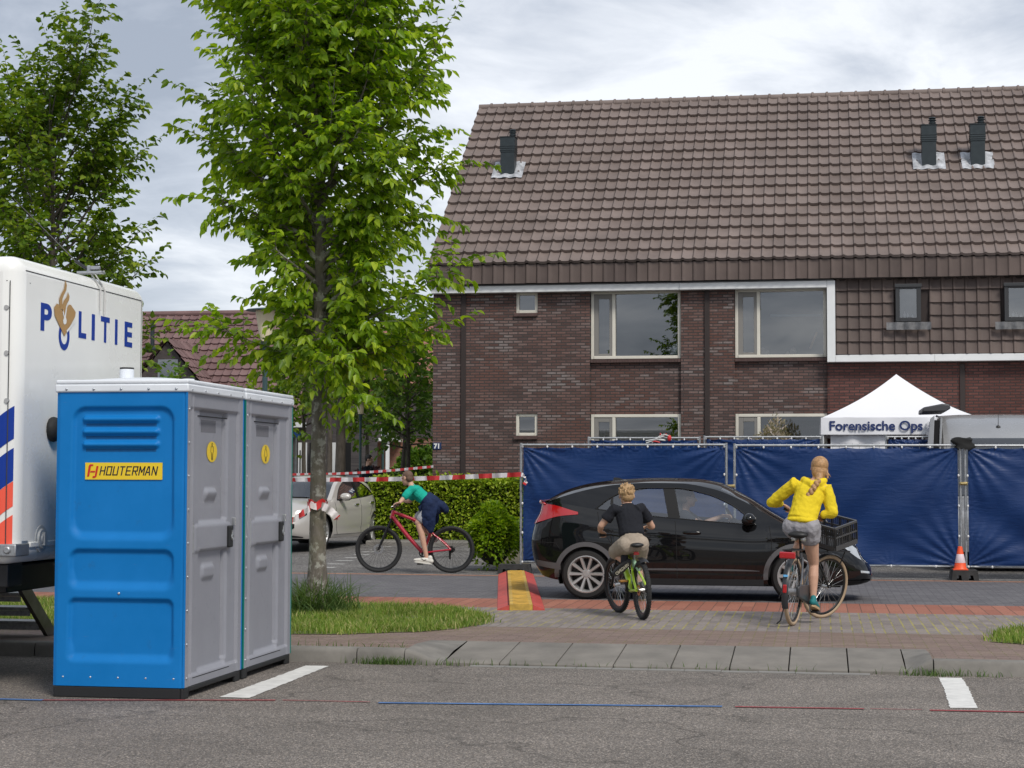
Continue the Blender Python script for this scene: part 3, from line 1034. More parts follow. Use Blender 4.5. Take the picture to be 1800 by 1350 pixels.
tiles((ox, -.16, oz - HB), (1, 0, 0), (0, .045, 1), (0, -1, .045), int((Xe - ox) / DU) + 1, nr_, DU, dv_, tile_dark, 'tiled_wall', house, roll=.03, lift=.05, skip=skip, thick=.04)
mb = MB()
mb.box(xc + .03, Xe, HY - .105, HY - .08, z3, zb0 + .02)
v_house(mb); mb.build('wall_board', mat('roof_board', (0.04, 0.03, 0.028), 0.9), house, smooth=0)
# two skylights in the tiled wall
lead = mat('lead_flashing', (0.13, 0.13, 0.135), 0.6, 0.3, var=0.4, vs=9, bmp=0.3, bs=20)
frame_dark = mat('skylight_frame', (0.045, 0.046, 0.048), 0.4, 0.3)
for (a, b_) in (sk0, sk1):
    x0, z1_, x1, z0_ = a[0], a[1], b_[0], b_[1]
    mb = MB()
    y0, y1 = HY - .27, HY - .12
    t = .085
    mb.box(x0, x0 + t, y0, y1, z0_, z1_); mb.box(x1 - t, x1, y0, y1, z0_, z1_)
    mb.box(x0 + t, x1 - t, y0, y1, z1_ - t, z1_); mb.box(x0 + t, x1 - t, y0, y1, z0_, z0_ + t)
    mb.box(x0 - .015, x1 + .015, y0 - .03, y0 - .002, z1_ - .055, z1_ + .015)
    v_house(mb)
    sky_o = mb.build('skylight', frame_dark, house, smooth=0, bevel=.006)
    mb = MB(); mb.add([(x0 + t, y0 + .05, z0_ + t), (x1 - t, y0 + .05, z0_ + t), (x1 - t, y0 + .05, z1_ - t), (x0 + t, y0 + .05, z1_ - t)], [(0, 1, 2, 3)])
    v_house(mb); mb.build('pane', pane_mat, sky_o, smooth=0)
    mb = MB(); mb.box(x0 + t, x1 - t, y1 - .03, y1 - .02, z0_, z1_)
    v_house(mb); mb.build('blind', mat('room_blue', (0.12, 0.13, 0.15), 0.9), sky_o, smooth=0)
    mb = MB()
    bp = mat('toiletry', (0.7, 0.68, 0.68), 0.4)
    for q, hh_ in ((.12, .13), (.2, .10), (.32, .07)):
        xx = x0 + t + q * (x1 - x0 - 2 * t) / .34 * .8
        mb.lathe([(.0, 0), (.025, 0), (.025, hh_ * .6), (.01, hh_ * .75), (.01, hh_), (0, hh_)], (xx, y0 + .085, z0_ + t), n=8)
    v_house(mb); mb.build('bottles', bp, sky_o, smooth=30)
    def fl(u, v, x0=x0, x1=x1, z0_=z0_):
        x = lerp(x0 - .19, x1 + .2, u)
        return (x, HY - .285 + .018 * math.sin(x * 2 * PI / DU) - .02 * (1 - v), lerp(z0_ - .17, z0_ - .012, v))
    mb = MB(); mb.grid(fl, 36, 3); v_house(mb); mb.build('flashing', lead, sky_o, smooth=60)


def window(x0, x1, z0, z1, y, mull=None, ball=None, deep=2.5, curtain=False):
    """cream frame, optional grey side sash left of a mullion, glass, and the dim room behind"""
    t = .065
    mb = MB()
    ya, yb = y - .035, y + .05
    mb.box(x0, x0 + t, ya, yb, z0, z1); mb.box(x1 - t, x1, ya, yb, z0, z1)
    mb.box(x0 + t, x1 - t, ya, yb, z1 - t, z1); mb.box(x0 + t, x1 - t, ya - .015, yb, z0, z0 + t)
    if mull: mb.box(mull - .035, mull + .035, ya + .003, yb, z0 + t, z1 - t)
    v_house(mb)
    fr = mb.build('window', cream, house, smooth=0, bevel=.008)
    spans = [(x0 + t, x1 - t)] if not mull else [(x0 + t, mull - .035), (mull + .035, x1 - t)]
    for i, (a, b_) in enumerate(spans):
        if mull and i == 0:
            mb = MB(); s_ = .1
            za, zb = z0 + t, z1 - t
            mb.box(a, a + s_, y - .02, y + .04, za, zb); mb.box(b_ - s_ * .6, b_, y - .02, y + .04, za, zb)
            mb.box(a + s_, b_ - s_ * .6, y - .02, y + .04, zb - s_, zb); mb.box(a + s_, b_ - s_ * .6, y - .02, y + .04, za, za + s_ * .5)
            v_house(mb); mb.build('sash', grey_sash, fr, smooth=0, bevel=.006)
            a, b_ = a + s_, b_ - s_ * .6
        mb = MB()
        ya_, yb_ = (y + .048, y - .022) if b_ - a > 1 else (y + .02, y + .015)      # wide panes tilted to shift the tree's reflection sideways
        mb.add([(a, ya_, z0 + t), (b_, yb_, z0 + t), (b_, yb_, z1 - t), (a, ya_, z1 - t)], [(0, 1, 2, 3)])
        v_house(mb); mb.build('pane', pane_mat, fr, smooth=0)
    mb = MB()
    mb.box(x0, x1, y + deep, y + deep + .02, z0 - .4, z1 + .1); mb.box(x0 - .02, x0, y + .06, y + deep, z0 - .4, z1 + .1)
    mb.box(x1, x1 + .02, y + .06, y + deep, z0 - .4, z1 + .1); mb.box(x0, x1, y + .06, y + deep, z1 + .1, z1 + .12); mb.box(x0, x1, y + .06, y + deep, z0 - .42, z0 - .4)
    v_house(mb); mb.build('room', room_mat, fr, smooth=0)
    mb = MB(); mb.box(x0 + t, x1 - t, y + .055, y + .09, z1 - t - .07, z1 - t)
    v_house(mb); mb.build('blind_box', mat('blind_box', (0.05, 0.05, 0.052), 0.6), fr, smooth=0)
    return fr


window(sx0, sx1, sz0, Zt - .03, HY + .07)
window(sx0, sx1, lz0, lz1, HY + .07)
m1 = hp(1078, 600)[0]; m2 = hp(1333, 600)[0]
f1 = window(X1 + .01, X2 - .01, Zs1 - .03, Zt - .03, HY + REC + .03, m1)
f2 = window(X3 + .01, X4 - .01, Zs1 - .03, Zt - .03, HY + REC + .03, m2)
f3 = window(X1 + .01, X2 - .01, Zg0, Zg, HY + REC + .03, m1)
f4 = window(X3 + .01, X4 - .01, Zg0, Zg, HY + REC + .03, m2)
# what stands behind the panes: a white ball lamp, a strip light, toys, a plank, curtains
mb = MB(); x, z = hp(1186, 616); mb.ball((x, HY + .35, z), .16); v_house(mb)
mb.build('ball_lamp', mat('opal_white', (0.75, 0.78, 0.76), 0.4), f1, smooth=60)
mb = MB()
x0, z0_ = hp(1342, 545); x1, _ = hp(1448, 545)
mb.box(x0 + .1, x1 - .05, HY + 1.6, HY + 1.65, z0_ + .0, z0_ + .05)
v_house(mb); mb.build('shelf', mat('pale_blue_shelf', (0.5, 0.66, 0.74), 0.5), f2, smooth=0)
mb = MB()
pa, pb = hp(1424, 610), hp(1436, 581)
mb.tube([(pa[0], HY + .4, pa[1]), (pb[0], HY + .45, pb[1])], .025, 6)
v_house(mb); mb.build('wooden_bar', mat('toy_wood', (0.5, 0.26, 0.13), 0.5), f2, smooth=30)
mb = MB()
for (px, py, r_) in ((1340, 616, .07), (1347, 618, .06), (1394, 616, .07), (1384, 620, .04)):
    x, z = hp(px, py); mb.ball((x, HY + .32, z), (r_, r_ * .8, r_ * 1.2))
v_house(mb); mb.build('soft_toys', mat('toys', (0.42, 0.32, 0.26), 0.8, var=0.6, vs=8), f2, smooth=60)
for fr_, (a, b_) in ((f4, (X3, X4)),):
    mb = MB()
    def cf(u, v, a=a, b_=b_):
        x = lerp(m2 + .1, b_ - .1, u)
        return (x, HY + .45 + .04 * math.sin(x * 60), lerp(Zg0, Zg - .12, v))
    mb.grid(cf, 120, 2); v_house(mb)
    mb.build('curtain', mat('green_curtain', (0.035, 0.05, 0.04), 0.9), fr_, smooth=60)

# chimneys on the slope: box flue, louvre band, cowl, lead flashing
flue = mat('flue_slate', (0.028, 0.038, 0.043), 0.45, 0.3, var=0.15, vs=10)
leadp = mat('pale_lead', (0.42, 0.43, 0.45), 0.6, 0.2, var=0.45, vs=7, bmp=0.4, bs=30)


def on_roof(px, py):
    d = ray(px, py); p0 = Vector((0, 0, H))
    O = o0 + Vector((0, HY, HB))
    t = (O - p0).dot(sn) / d.dot(sn)
    return p0 + d * t - Vector((0, HY, HB))


for (xl, xr, yb, yt) in ((880, 904, 313, 240), (1621, 1646, 298, 222), (1707, 1732, 297, 221)):
    pl, pr = on_roof(xl, yb), on_roof(xr, yb)
    w = (pr.x - pl.x)
    y0 = pl.y - .02
    s_ = (pl.y + HY) / F * 1.02
    h = (yb - yt) * s_ * 1.01
    mb = MB()
    cx = (pl.x + pr.x) / 2
    mb.box(cx - w / 2, cx + w / 2, y0, y0 + w * 1.0, pl.z - .05, pl.z + h * .62)
    mb.box(cx - w / 2 - .012, cx + w / 2 + .012, y0 - .012, y0 + w + .012, pl.z + h * .62, pl.z + h * .985)
    for q in range(3):
        mb.box(cx - w / 2 - .022, cx + w / 2 + .022, y0 - .022, y0 + w + .022, pl.z + h * (.66 + .05 * q), pl.z + h * (.675 + .05 * q))
    mb.box(cx - w / 2 - .028, cx + w / 2 + .028, y0 - .028, y0 + w + .028, pl.z + h * .985, pl.z + h)
    ch = mb.build('chimney', flue, house, smooth=0, bevel=.004)
    mb = MB()
    c = (cx + w * .28, y0 + w * .6, pl.z + h)
    mb.lathe([(.0, .0), (.06, 0), (.06, .05), (.085, .055), (.085, .07), (.06, .085), (.06, .1), (.09, .11), (.09, .125), (.06, .14), (.085, .165), (.06, .19), (0, .195)], c, n=14)
    mb.build('cowl', flue, ch, smooth=30)
    mb = MB()
    rows_ = SL / ROWS
    def ff(u, v, cx=cx, w=w, pl=pl):
        uu = lerp(cx - w / 2 - .2, cx + w / 2 + .2, u)
        p = Vector((uu, pl.y, pl.z)) + sv * lerp(-.13, .62, v) + sn * (.085 + .012 * math.sin(u * 18))
        return p
    mb.grid(ff, 24, 6)
    mb.build('flashing', leadp, ch, smooth=50)
# house number
x, z = hp(768.5, 784)
np_ = MB(); np_.box(x - .095, x + .095, HY - .018, HY - .003, z - .075, z + .075); v_house(np_)
pl_ = np_.build('house_number', mat('number_blue', (0.012, 0.03, 0.1), 0.3), house, smooth=0, bevel=.004)
text('71', .145, white_paint, pl_, 'lettering', frame4((x, -.02, z - .05 - HB), (1, 0, 0), (0, 0, 1)), .001, .006, ax='CENTER')
# ================================================================== POLICE TRUCK
TX, TY0, TY1, TZ0, TZ1 = -5.945, 12.42, 15.0, 0.96, 3.30
pol_blue = mat('police_blue', (0.003, 0.035, 0.28), 0.45, spec=.3)
pol_orange = mat('fluorescent_red', (0.85, 0.10, 0.055), 0.4)
gold = mat('emblem_gold', (0.40, 0.235, 0.09), 0.45)
truck_white = mat('truck_white', (0.84, 0.84, 0.81), 0.3, coat=0.3, var=0.035, vs=1.2)
seam = mat('dark_seam', (0.05, 0.05, 0.05), 0.8)
truck = thing('police_truck', 'large white police box truck lettered POLITIE with blue and red stripes', 'truck', (TX, TY0, 0))
L_ = 9.5


def rel(mb, o):
    mb.v = [(x - o[0], y - o[1], z - o[2]) for x, y, z in mb.v]
    return mb


mb = MB(); mb.box(TX - L_, TX, TY0, TY1, TZ0, TZ1); rel(mb, (TX, TY0, 0))
mb.build('body', truck_white, truck, bevel=.13, seg=6)
# stripes on the long side, wrapping towards the corner
def stripe(z0, z1, m, drop=.8, xa=-1.6, xb=-.035):
    mb = MB()
    def sf(u, v):
        x = lerp(xa, xb, u)
        y = -.004
        r_ = .13
        if x > -r_:
            a = (x + r_) / r_
            y = r_ - math.sqrt(max(0, r_ * r_ - (x + r_)**2)) - .004
        return (x, y, max(TZ0 + .07, lerp(z0, z1, v) + drop * (x - xb)))
    mb.grid(sf, 60, 2)
    return mb.build('stripe', m, truck, smooth=60)
zz = lambda py: at(30, py, 12.45).z
for (ya, yb, m) in ((815, 745, pol_blue), (778, 712, pol_blue)):
    pass
stripe(zz(771), zz(713), pol_blue); stripe(zz(845), zz(787), pol_blue)
stripe(zz(884), zz(830) - .0, pol_orange) if False else None
stripe(zz(890), zz(846), pol_orange); stripe(zz(956), zz(905), pol_orange)
# seams, roof lip, rivets, port, latch, hinges on the rear face (x = TX)
mb = MB()
yy = lambda px, py: X_at(px, py)
def X_at(px, py, x=TX):
    d = ray(px, py); p = Vector((0, 0, H)) + d * (x / d.x)
    return p.y, p.z
a = X_at(46, 480); b_ = (TY1 - .14, 0)
mb.box(TX - .02, TX + .0015, a[0], b_[0], TZ1 - .115, TZ1 - .108)
mb.box(TX - .02, TX + .0015, b_[0], b_[0] + .006, TZ0 + .1, TZ1 - .11)
rel(mb, (TX, TY0, 0)); mb.build('seam', seam, truck, smooth=0)
mb = MB()
mb.tube([(TX - .07, TY0 - .0005 + .0, TZ0 + .1), (TX - .07, TY0 + .0015, TZ1 - .2)], .004, 4)
mb.tube([(TX - .1, TY0 + .0, TZ1 - .2), (TX - .02, TY0 + .09, TZ1 - .2), (TX + .001, TY0 + .2, TZ1 - .2)], .003, 4)
rel(mb, (TX, TY0, 0)); mb.build('seam', seam, truck, smooth=0)
mb = MB()
for py in (540, 620, 704):
    p = at(11, py, TY0 - .002)
    mb.cyl((p.x, TY0 - .004, p.z), (p.x, TY0 + .05, p.z), .018, .018, 12)
rel(mb, (TX, TY0, 0)); mb.build('rivets', mat('grey_cap', (0.4, 0.4, 0.4), 0.5), truck, smooth=30)
# lower rear edge trim, marker light, filler port
y_, z_ = X_at(72, 947)
mb = MB(); mb.lathe([(.0, .03), (.035, .03), (.04, .02), (.075, .02), (.08, .005), (.105, .004), (.105, -.02)], (TX, y_, z_), (1, 0, 0), 20)
mb.obox((TX + .03, y_, z_), .02, .03, .1)
rel(mb, (TX, TY0, 0)); mb.build('port', mat('port_grey', (0.5, 0.51, 0.5), 0.45), truck, smooth=30)
y_, z_ = X_at(43, 962)
mb = MB(); mb.box(TX - .01, TX + .004, y_ - .05, y_ + .05, z_ - .05, z_ + .05); rel(mb, (TX, TY0, 0))
mb.build('marker_light', mat('marker_blue', (0.16, 0.2, 0.25), 0.25), truck, smooth=0, bevel=.003)
mb = MB(); mb.box(TX - .16, TX + .02, TY0 - .015, TY0 + .22, TZ0 + .06, TZ0 + .155); mb.cyl((TX - .05, TY0 - .03, TZ0 + .11), (TX - .05, TY0 + .0, TZ0 + .11), .03, .03, 10)
rel(mb, (TX, TY0, 0)); mb.build('latch', steel, truck, smooth=30, bevel=.01)
mb = MB(); mb.box(TX - .0, TX + .012, TY0 + .25, TY1 - .1, TZ0 + .12, TZ0 + .16); rel(mb, (TX, TY0, 0)); mb.build('rear_trim', truck_white, truck, bevel=.006)
# rubber buffer seen beside the toilet
y_, z_ = X_at(92, 755)
mb = MB(); mb.ball((TX + .02, y_ - .02, z_), (.06, .1, .1)); rel(mb, (TX, TY0, 0)); mb.build('buffer', rubber, truck, smooth=60)
# chassis, wheels
mb = MB()
mb.box(TX - L_ + .1, TX - .12, TY0 + .15, TY0 + .4, .78, TZ0 - .003); mb.box(TX - L_ + .1, TX - .12, TY1 - .4, TY1 - .15, .78, TZ0 - .003)
mb.box(TX - 1.2, TX - .25, TY0 + .4, TY1 - .4, .72, .93)
rel(mb, (TX, TY0, 0)); mb.build('chassis', dark_metal, truck, bevel=.01)
for wx_ in (-2.6, -3.9, -8.2):
    for wy_ in (.32, TY1 - TY0 - .32):
        mb = MB(); mb.lathe([(.0, -.1), (.25, -.1), (.27, -.14), (.44, -.14), (.48, -.1), (.48, .1), (.44, .14), (.27, .14), (.25, .1), (0, .1)], (wx_, wy_, .48), (0, 1, 0), 28)
        mb.build('wheel', rubber, truck, smooth=40)
# folding steps down to the pavement side
st = thing('boarding_steps', 'grey metal boarding steps folded down under the police truck', 'steps', (-7.2, 15.15, .11))
pt = at(20, 1016, 15.12); pb = at(84, 1124, 15.95)
mb = MB()
mb.prism([(pt.y - .1, pt.z + .06), (pt.y + .12, pt.z + .06), (pb.y + .1, .112), (pb.y - .12, .112)], 'x', pt.x + .0, pt.x + .04)
v_ = mb.v; nn_ = len(v_)
mb.v = [(x + lerp(0, pb.x - pt.x, (y - pt.y) / (pb.y - pt.y)) if False else x, y, z) for x, y, z in v_]
rel(mb, (-7.2, 15.15, .11)); mb.build('stringer', mat('worn_steel', (0.16, 0.155, 0.15), 0.35, 0.8, var=0.3, vs=6), st, smooth=0)
tread = mat('tread_plate', (0.28, 0.28, 0.285), 0.45, 0.7, var=0.3, vs=30, bmp=0.8, bs=70)
for k_ in range(4):
    t = (k_ + .15) / 4
    y = lerp(pt.y, pb.y, t); z = lerp(pt.z, .11, t)
    mb = MB(); mb.box(pt.x - 1.2, pt.x - .003, y - .05, y + .2, z - .01, z + .02); mb.box(pt.x - 1.2, pt.x - .003, y - .055, y - .03, z - .06, z - .012)
    rel(mb, (-7.2, 15.15, .11)); mb.build('tread', tread, st, smooth=0)
# antenna on the roof
p = at(160, 487, 13.9)
an = thing('whip_antenna', 'thin whip antenna with a bracket and hanging cables on the truck roof', 'antenna', (p.x, p.y, TZ1))
mb = MB()
q = at(25, 350, 13.9)
mb.tube([(-.03, 0, .06), (-.14, 0, .13)], .014, 8); mb.tube([(-.14, 0, .13), (q.x - p.x, 0, q.z - TZ1)], [.006, .003], 6)
mb.build('whip', dark_metal, an)
mb = MB(); mb.obox((-.0, 0, .03), .22, .09, .02); mb.cyl((-.02, 0, .02), (-.02, 0, .09), .018); mb.obox((.03, 0, .07), .1, .03, .03)
mb.build('bracket', steel, an, bevel=.004)
cb_ = mat('pale_cable', (0.55, 0.54, 0.52), 0.5)
for (a, b_, e) in ((.02, .0, 546), (.13, .03, 552)):
    mb = MB()
    zc = at(165, e, 13.9).z - TZ1
    xo = TX - p.x + .012
    mb.tube([(a - .05, b_ * 3, .05), (xo - .08, b_ * 3, .03), (xo + .004, b_ * 3 + .02, -.1), (xo + .004, b_ * 3 + .02, zc)], .007, 6)
    mb.build('cable', cb_, an)
# lettering and emblem on the rear face
def face_m(y, z, off=.002):
    return frame4((off, y - TY0, z), (0, 1, 0), (0, 0, 1))
zb_ = (X_at(75, 583)[1] + X_at(232, 611)[1]) / 2
zt_ = X_at(76, 536)[1]
hgt = .205
for ch_, pa, pb_ in (('P', 71, 90), ('L', 138, 151), ('I', 161, 166), ('T', 177, 192), ('I', 202, 206), ('E', 219, 232)):
    ya = X_at(pa, 575)[0]; yb = X_at(pb_, 595)[0]
    text(ch_, hgt / .7, pol_blue, truck, 'lettering', face_m(ya, zb_ if False else 2.762), .001, .009, width=yb - ya)
yo0, yo1 = X_at(100, 600)[0], X_at(124, 605)[0]; yc = (yo0 + yo1) / 2
zo = X_at(112, 590)[1]
mb = MB()
ro, ri = .105, .062
n_ = 40
for i in range(n_):
    a0, a1 = 2 * PI * i / n_, 2 * PI * (i + 1) / n_
    def pp(r_, a, x): return (x, yc - TY0 + r_ * .98 * math.cos(a), zo + r_ * 1.12 * math.sin(a))
    mb.add([pp(ri, a0, .003), pp(ro, a0, .003), pp(ro, a1, .003), pp(ri, a1, .003)], [(0, 1, 2, 3)])
mb.build('lettering', pol_blue, truck, smooth=0)
# gold flame and shield of the emblem, as flat decals (outline in photo pixels on the rear face)
def decal(pts, name, m, off):
    mb = MB()
    v = []
    for (px, py) in pts:
        y, z = X_at(px, py); v.append((off, y - TY0, z))
    mb.add(v, [tuple(range(len(v) - 1, -1, -1))])
    o = mb.build(name, m, truck, smooth=0)
    bm = bmesh.new(); bm.from_mesh(o.data); bmesh.ops.triangulate(bm, faces=bm.faces[:]); bm.to_mesh(o.data); bm.free()
    return o
Zp = lambda pts: [(x / 3.3333, 440 + y / 3.3333) for x, y in pts]
decal(Zp([(313, 335), (330, 312), (345, 320), (352, 345), (372, 365), (400, 318), (412, 320), (440, 362), (436, 390), (374, 504), (318, 385)]), 'emblem', gold, .006)
decal(Zp([(345, 318), (343, 285), (355, 255), (372, 225), (380, 172), (388, 205), (384, 235), (370, 262), (362, 285), (360, 312), (366, 345), (352, 345)]), 'emblem', gold, .0065)
decal(Zp([(362, 352), (360, 320), (370, 295), (386, 275), (394, 245), (403, 270), (400, 292), (388, 312), (382, 330), (380, 352), (372, 368)]), 'emblem', gold, .007)
decal(Zp([(366, 350), (372, 385), (379, 350), (385, 330), (396, 305), (388, 330), (384, 360), (380, 392), (385, 410), (383, 428), (374, 436), (366, 428), (364, 410), (369, 395), (362, 365)]), 'emblem', white_paint, .0085)
decal(Zp([(384, 470), (436, 408), (438, 418), (388, 482)]), 'emblem', white_paint, .0085)

# ================================================================== PORTABLE TOILETS
def scuff(m, col):
    # thin scratches, dried splashes and chalky patches of the plastic itself
    nt = m.node_tree; b = nt.nodes['Principled BSDF']; co = objco(nt)
    n1 = noise(nt, 1.6, 6, .65, co)
    c = mixrgb(nt, ramp(nt, n1, [(.35, 0), (.72, .5)]), col, tuple(min(1, v * 1.25 + .012) for v in col))
    mp = nt.nodes.new('ShaderNodeMapping'); mp.inputs['Scale'].default_value = (3, 3, 26); mp.inputs['Rotation'].default_value = (.5, .35, 0); nt.links.new(co, mp.inputs[0])
    n2 = noise(nt, 1.8, 7, .7, mp.outputs[0])
    c = mixrgb(nt, ramp(nt, n2, [(.66, 0), (.70, .4)]), c, tuple(v * .7 + .08 for v in col))
    n3 = noise(nt, 9, 4, .7, co)
    c = mixrgb(nt, ramp(nt, n3, [(.62, 0), (.72, .35)]), c, tuple(v * .6 + .02 for v in col))
    nt.links.new(c, b.inputs['Base Color'])


def plastic(name, col, r=.42):
    m = mat(name, col, r, bmp=0.12, bs=260, spec=0.35)
    scuff(m, col)
    return m


wc_blue = mat('toilet_blue', (0.0, 0.16, 0.46), .5, bmp=.1, bs=260, spec=.25); scuff(wc_blue, (0.0, 0.16, 0.46))
wc_grey = plastic('toilet_grey', (0.255, 0.26, 0.292))
wc_white = plastic('toilet_roof_white', (0.70, 0.73, 0.77), .35)
wc_teal = plastic('toilet_teal', (0.0, 0.16, 0.13))
wc_dark = mat('skid_black', (0.012, 0.013, 0.014), 0.6, bmp=0.2)
yellow = mat('sign_yellow', (0.80, 0.56, 0.02), 0.45)
bolt_m = mat('bolt_head', (0.5, 0.52, 0.55), 0.3, 0.8)
gap_m = mat('gap_black', (0.008, 0.008, 0.009), 0.9)


def rbox(x, y, cx, cy, hx, hy, r):
    qx, qy = abs(x - cx) - hx + r, abs(y - cy) - hy + r
    return math.hypot(max(qx, 0), max(qy, 0)) + min(max(qx, qy), 0) - r


def sst(a, b_, x):
    t = min(1, max(0, (x - a) / (b_ - a)))
    return t * t * (3 - 2 * t)


WCW, WCD, WCH = 1.015, 1.285, 2.25


def toilet(y0, label, side_m, lady, plate):
    root = thing('portable_toilet', label, 'portable toilet', (-5.58, y0, 0), 0, 'portable toilets standing side by side')
    zb = .085
    # side panel facing the camera: sculpted sheet
    def side(u, v):
        x = u * WCW; z = zb + v * (WCH - zb)
        d = 0
        taper = (z - zb) / (WCH - zb)
        for (z0, z1, r_, soft) in ((.27, .725, .05, .03), (.80, 1.085, .07, .045), (1.165, 2.135, .10, .05)):
            s = rbox(x, z, WCW * .512, (z0 + z1) / 2, WCW * .405 - .02 * taper, (z1 - z0) / 2, r_)
            # lower lip of every recess is a long slope, the others are short
            w_ = lerp(.06, .022, sst(z0 + .03, z0 + .16, z))
            d = max(d, sst(w_ * .35, -w_, s) * .028)
        h = 0
        for zc in (2.045, 1.952, 1.858):
            s = rbox(x, z, WCW * .49, zc, .295, .021, .02)
            h = max(h, sst(.012, -.016, s) * .03)
        e = min(x, WCW - x)
        edge = .012 * sst(.03, .0, e)
        return (x, d - h + edge, z)
    mb = MB(); mb.grid(side, 110, 210)
    mb.build('side_panel', side_m, root, smooth=60)
    mb = MB()
    mb.box(0.003, WCW - .003, .05, .06, zb, WCH)      # inner skin
    mb.box(0.001, .03, .02, WCD, zb, WCH); mb.box(.03, WCW - .02, WCD - .035, WCD - .002, zb, WCH)
    mb.build('shell', side_m, root, smooth=0)
    # ventilation slits under the louvres
    for zc in (2.045, 1.952, 1.858):
        mb = MB()
        for i in range(62):
            xx = WCW * .49 - .27 + i * .54 / 61
            mb.box(xx - .0022, xx + .0022, .0345, .0365 + .002, zc - .052, zc - .022)
        mb.build('vent_slits', mat('vent_shadow', (0.006, 0.07, 0.19), 0.8), root, smooth=0).location.y = -.0085
    # door side: x = WCW
    A = WCD
    def front(u, v):
        y = u * A; z = zb + v * (WCH - zb)
        d = 0
        # corner columns stand proud of the door field
        d += .028 * sst(.155, .165, y) * sst(A - .085, A - .095, y)
        d += .022 * sst(.085, .095, y) * sst(.15, .14, y)
        s = rbox(y, z, .66, 1.70, .31, .42, .015); d += .03 * sst(.006, -.006, s)
        s = rbox(y, z, .66, .62, .31, .445, .015); d += .03 * sst(.006, -.006, s)
        s = rbox(y, z, .66, 1.475, .12, .05, .03); d -= .028 * sst(.02, -.02, s) * sst(1.42, 1.50, z)
        s = rbox(y, z, .66, .86, .12, .05, .03); d -= .028 * sst(.02, -.02, s) * sst(.92, .84, z) if False else 0
        s = rbox(y, z, .62, .9, .13, .05, .03); d -= .022 * sst(.02, -.02, s)
        s = rbox(y, z, .66, 1.16, .40, .10, .02); d -= .012 * sst(.008, -.008, s)
        # vertical set-back along the latch side
        d += .018 * sst(.93, .94, y) * sst(1.0, .99, y) * (1 if (.22 < z < 1.05 or 1.3 < z < 2.1) else 0)
        if z > 2.13: d *= .35
        if z < .16: d *= .3
        return (WCW - d, y, z)
    mb = MB(); mb.grid(front, 120, 190)
    mb.build('door', wc_grey, root, smooth=60)
    for q in ((WCW - .012, WCW + .004, -.002, .012), (WCW - .02, WCW + .003, A - .008, A + .012)):
        mb = MB(); mb.box(*q, zb, WCH); mb.build('corner_strip', side_m if lady is False else wc_teal, root, smooth=0, bevel=.003)
    for q in [(WCW - .03, WCW - .0225, .30, .96, 2.075, 2.083), (WCW - .02, WCW - .0075, .2, 1.02, .135, .141)] + [(WCW - .04, WCW - .0265, .215, .222, z0, z1) for z0, z1 in ((1.72, 1.97), (1.36, 1.6), (.98, 1.06), (.6, .82), (.22, .46))]:
        mb = MB(); mb.box(*q); mb.build('door_gap', gap_m, root, smooth=0)
    # mesh vent near the top of the door
    mb = MB()
    for i in range(16):
        mb.box(WCW - .066, WCW - .0555, .46 + i * .021, .466 + i * .021, 1.96, 2.055)
    mb.build('door_vent', mat('vent_grey', (0.12, 0.12, 0.135), .7), root, smooth=0)
    # latch, hinge spring
    mb = MB(); mb.obox((WCW - .028, .94, 1.155), .012, .2, .14)
    lt = mb.build('latch', mat('latch_pocket', (0.10, 0.10, 0.112), .5), root, smooth=0, bevel=.008)
    mb = MB(); mb.obox((WCW - .005, 1.0, 1.155), .035, .075, .17); mb.build('latch_housing', wc_dark, lt, smooth=0, bevel=.01)
    mb = MB(); mb.torus((WCW + .016, 1.005, 1.15), (1, 0, 0), .022, .006, 16, 6); mb.obox((WCW + .014, 1.005, 1.17), .006, .02, .07); mb.build('handle', steel, lt, smooth=40)
    mb = MB(); mb.cyl((WCW - .016, .195, 1.06), (WCW - .016, .195, 1.26), .009, .009, 8); mb.obox((WCW - .018, .195, 1.16), .01, .02, .25)
    mb.build('hinge', steel, root)
    mb = MB(); mb.obox((WCW - .02, 1.13, 1.27), .03, .035, .06); mb.build('lock_plate', steel, root, smooth=0, bevel=.004)
    # yellow oval sign with a figure
    mb = MB(); n_ = 40
    zc, ycn = 1.815, .70
    mb.add([(WCW - .0535, ycn + .118 * math.cos(2 * PI * i / n_), zc + .08 * math.sin(2 * PI * i / n_)) for i in range(n_)], [tuple(range(n_))])
    sg = mb.build('door_sign', yellow, root, smooth=0)
    ink = mat('sign_ink', (0.06, 0.05, 0.02), .6)
    mb = MB()
    xx = WCW - .052
    mb.torus((xx, ycn, zc + .056), (1, 0, 0), .012, .0018, 14, 4)
    if not lady:
        loop = [(-.028, .062), (.028, .062), (.032, -.005), (.018, -.005), (.016, -.095), (.003, -.095), (0, -.02), (-.003, -.095), (-.016, -.095), (-.018, -.005), (-.032, -.005)]
    else:
        loop = [(-.02, .062), (.02, .062), (.044, -.03), (.018, -.03), (.016, -.095), (.003, -.095), (0, -.04), (-.003, -.095), (-.016, -.095), (-.018, -.03), (-.044, -.03)]
    mb.tube([(xx, ycn + a, zc + b_ * .64) for a, b_ in loop], .0018, 4, close=True)
    mb.build('figure_sign', ink, sg)
    # roof: shallow dome with a lip and screws
    def rf(u, v):
        a, b_ = (u - .5) * 2, (v - .5) * 2
        hh = .05 * (1 - abs(a)**2.2) * (1 - abs(b_)**2.2)
        return (WCW / 2 + a * (WCW / 2 + .006), WCD / 2 + b_ * (WCD / 2 + .006), WCH + .082 + hh * 1.0)
    mb = MB()
    ro = .008
    mb.grid(rf, 22, 26)
    x0, x1, y0_, y1_ = -.012, WCW + .014, -.014, WCD + .008
    ring0 = [(x0, y0_), (x1, y0_), (x1, y1_), (x0, y1_)]
    lip = MB()
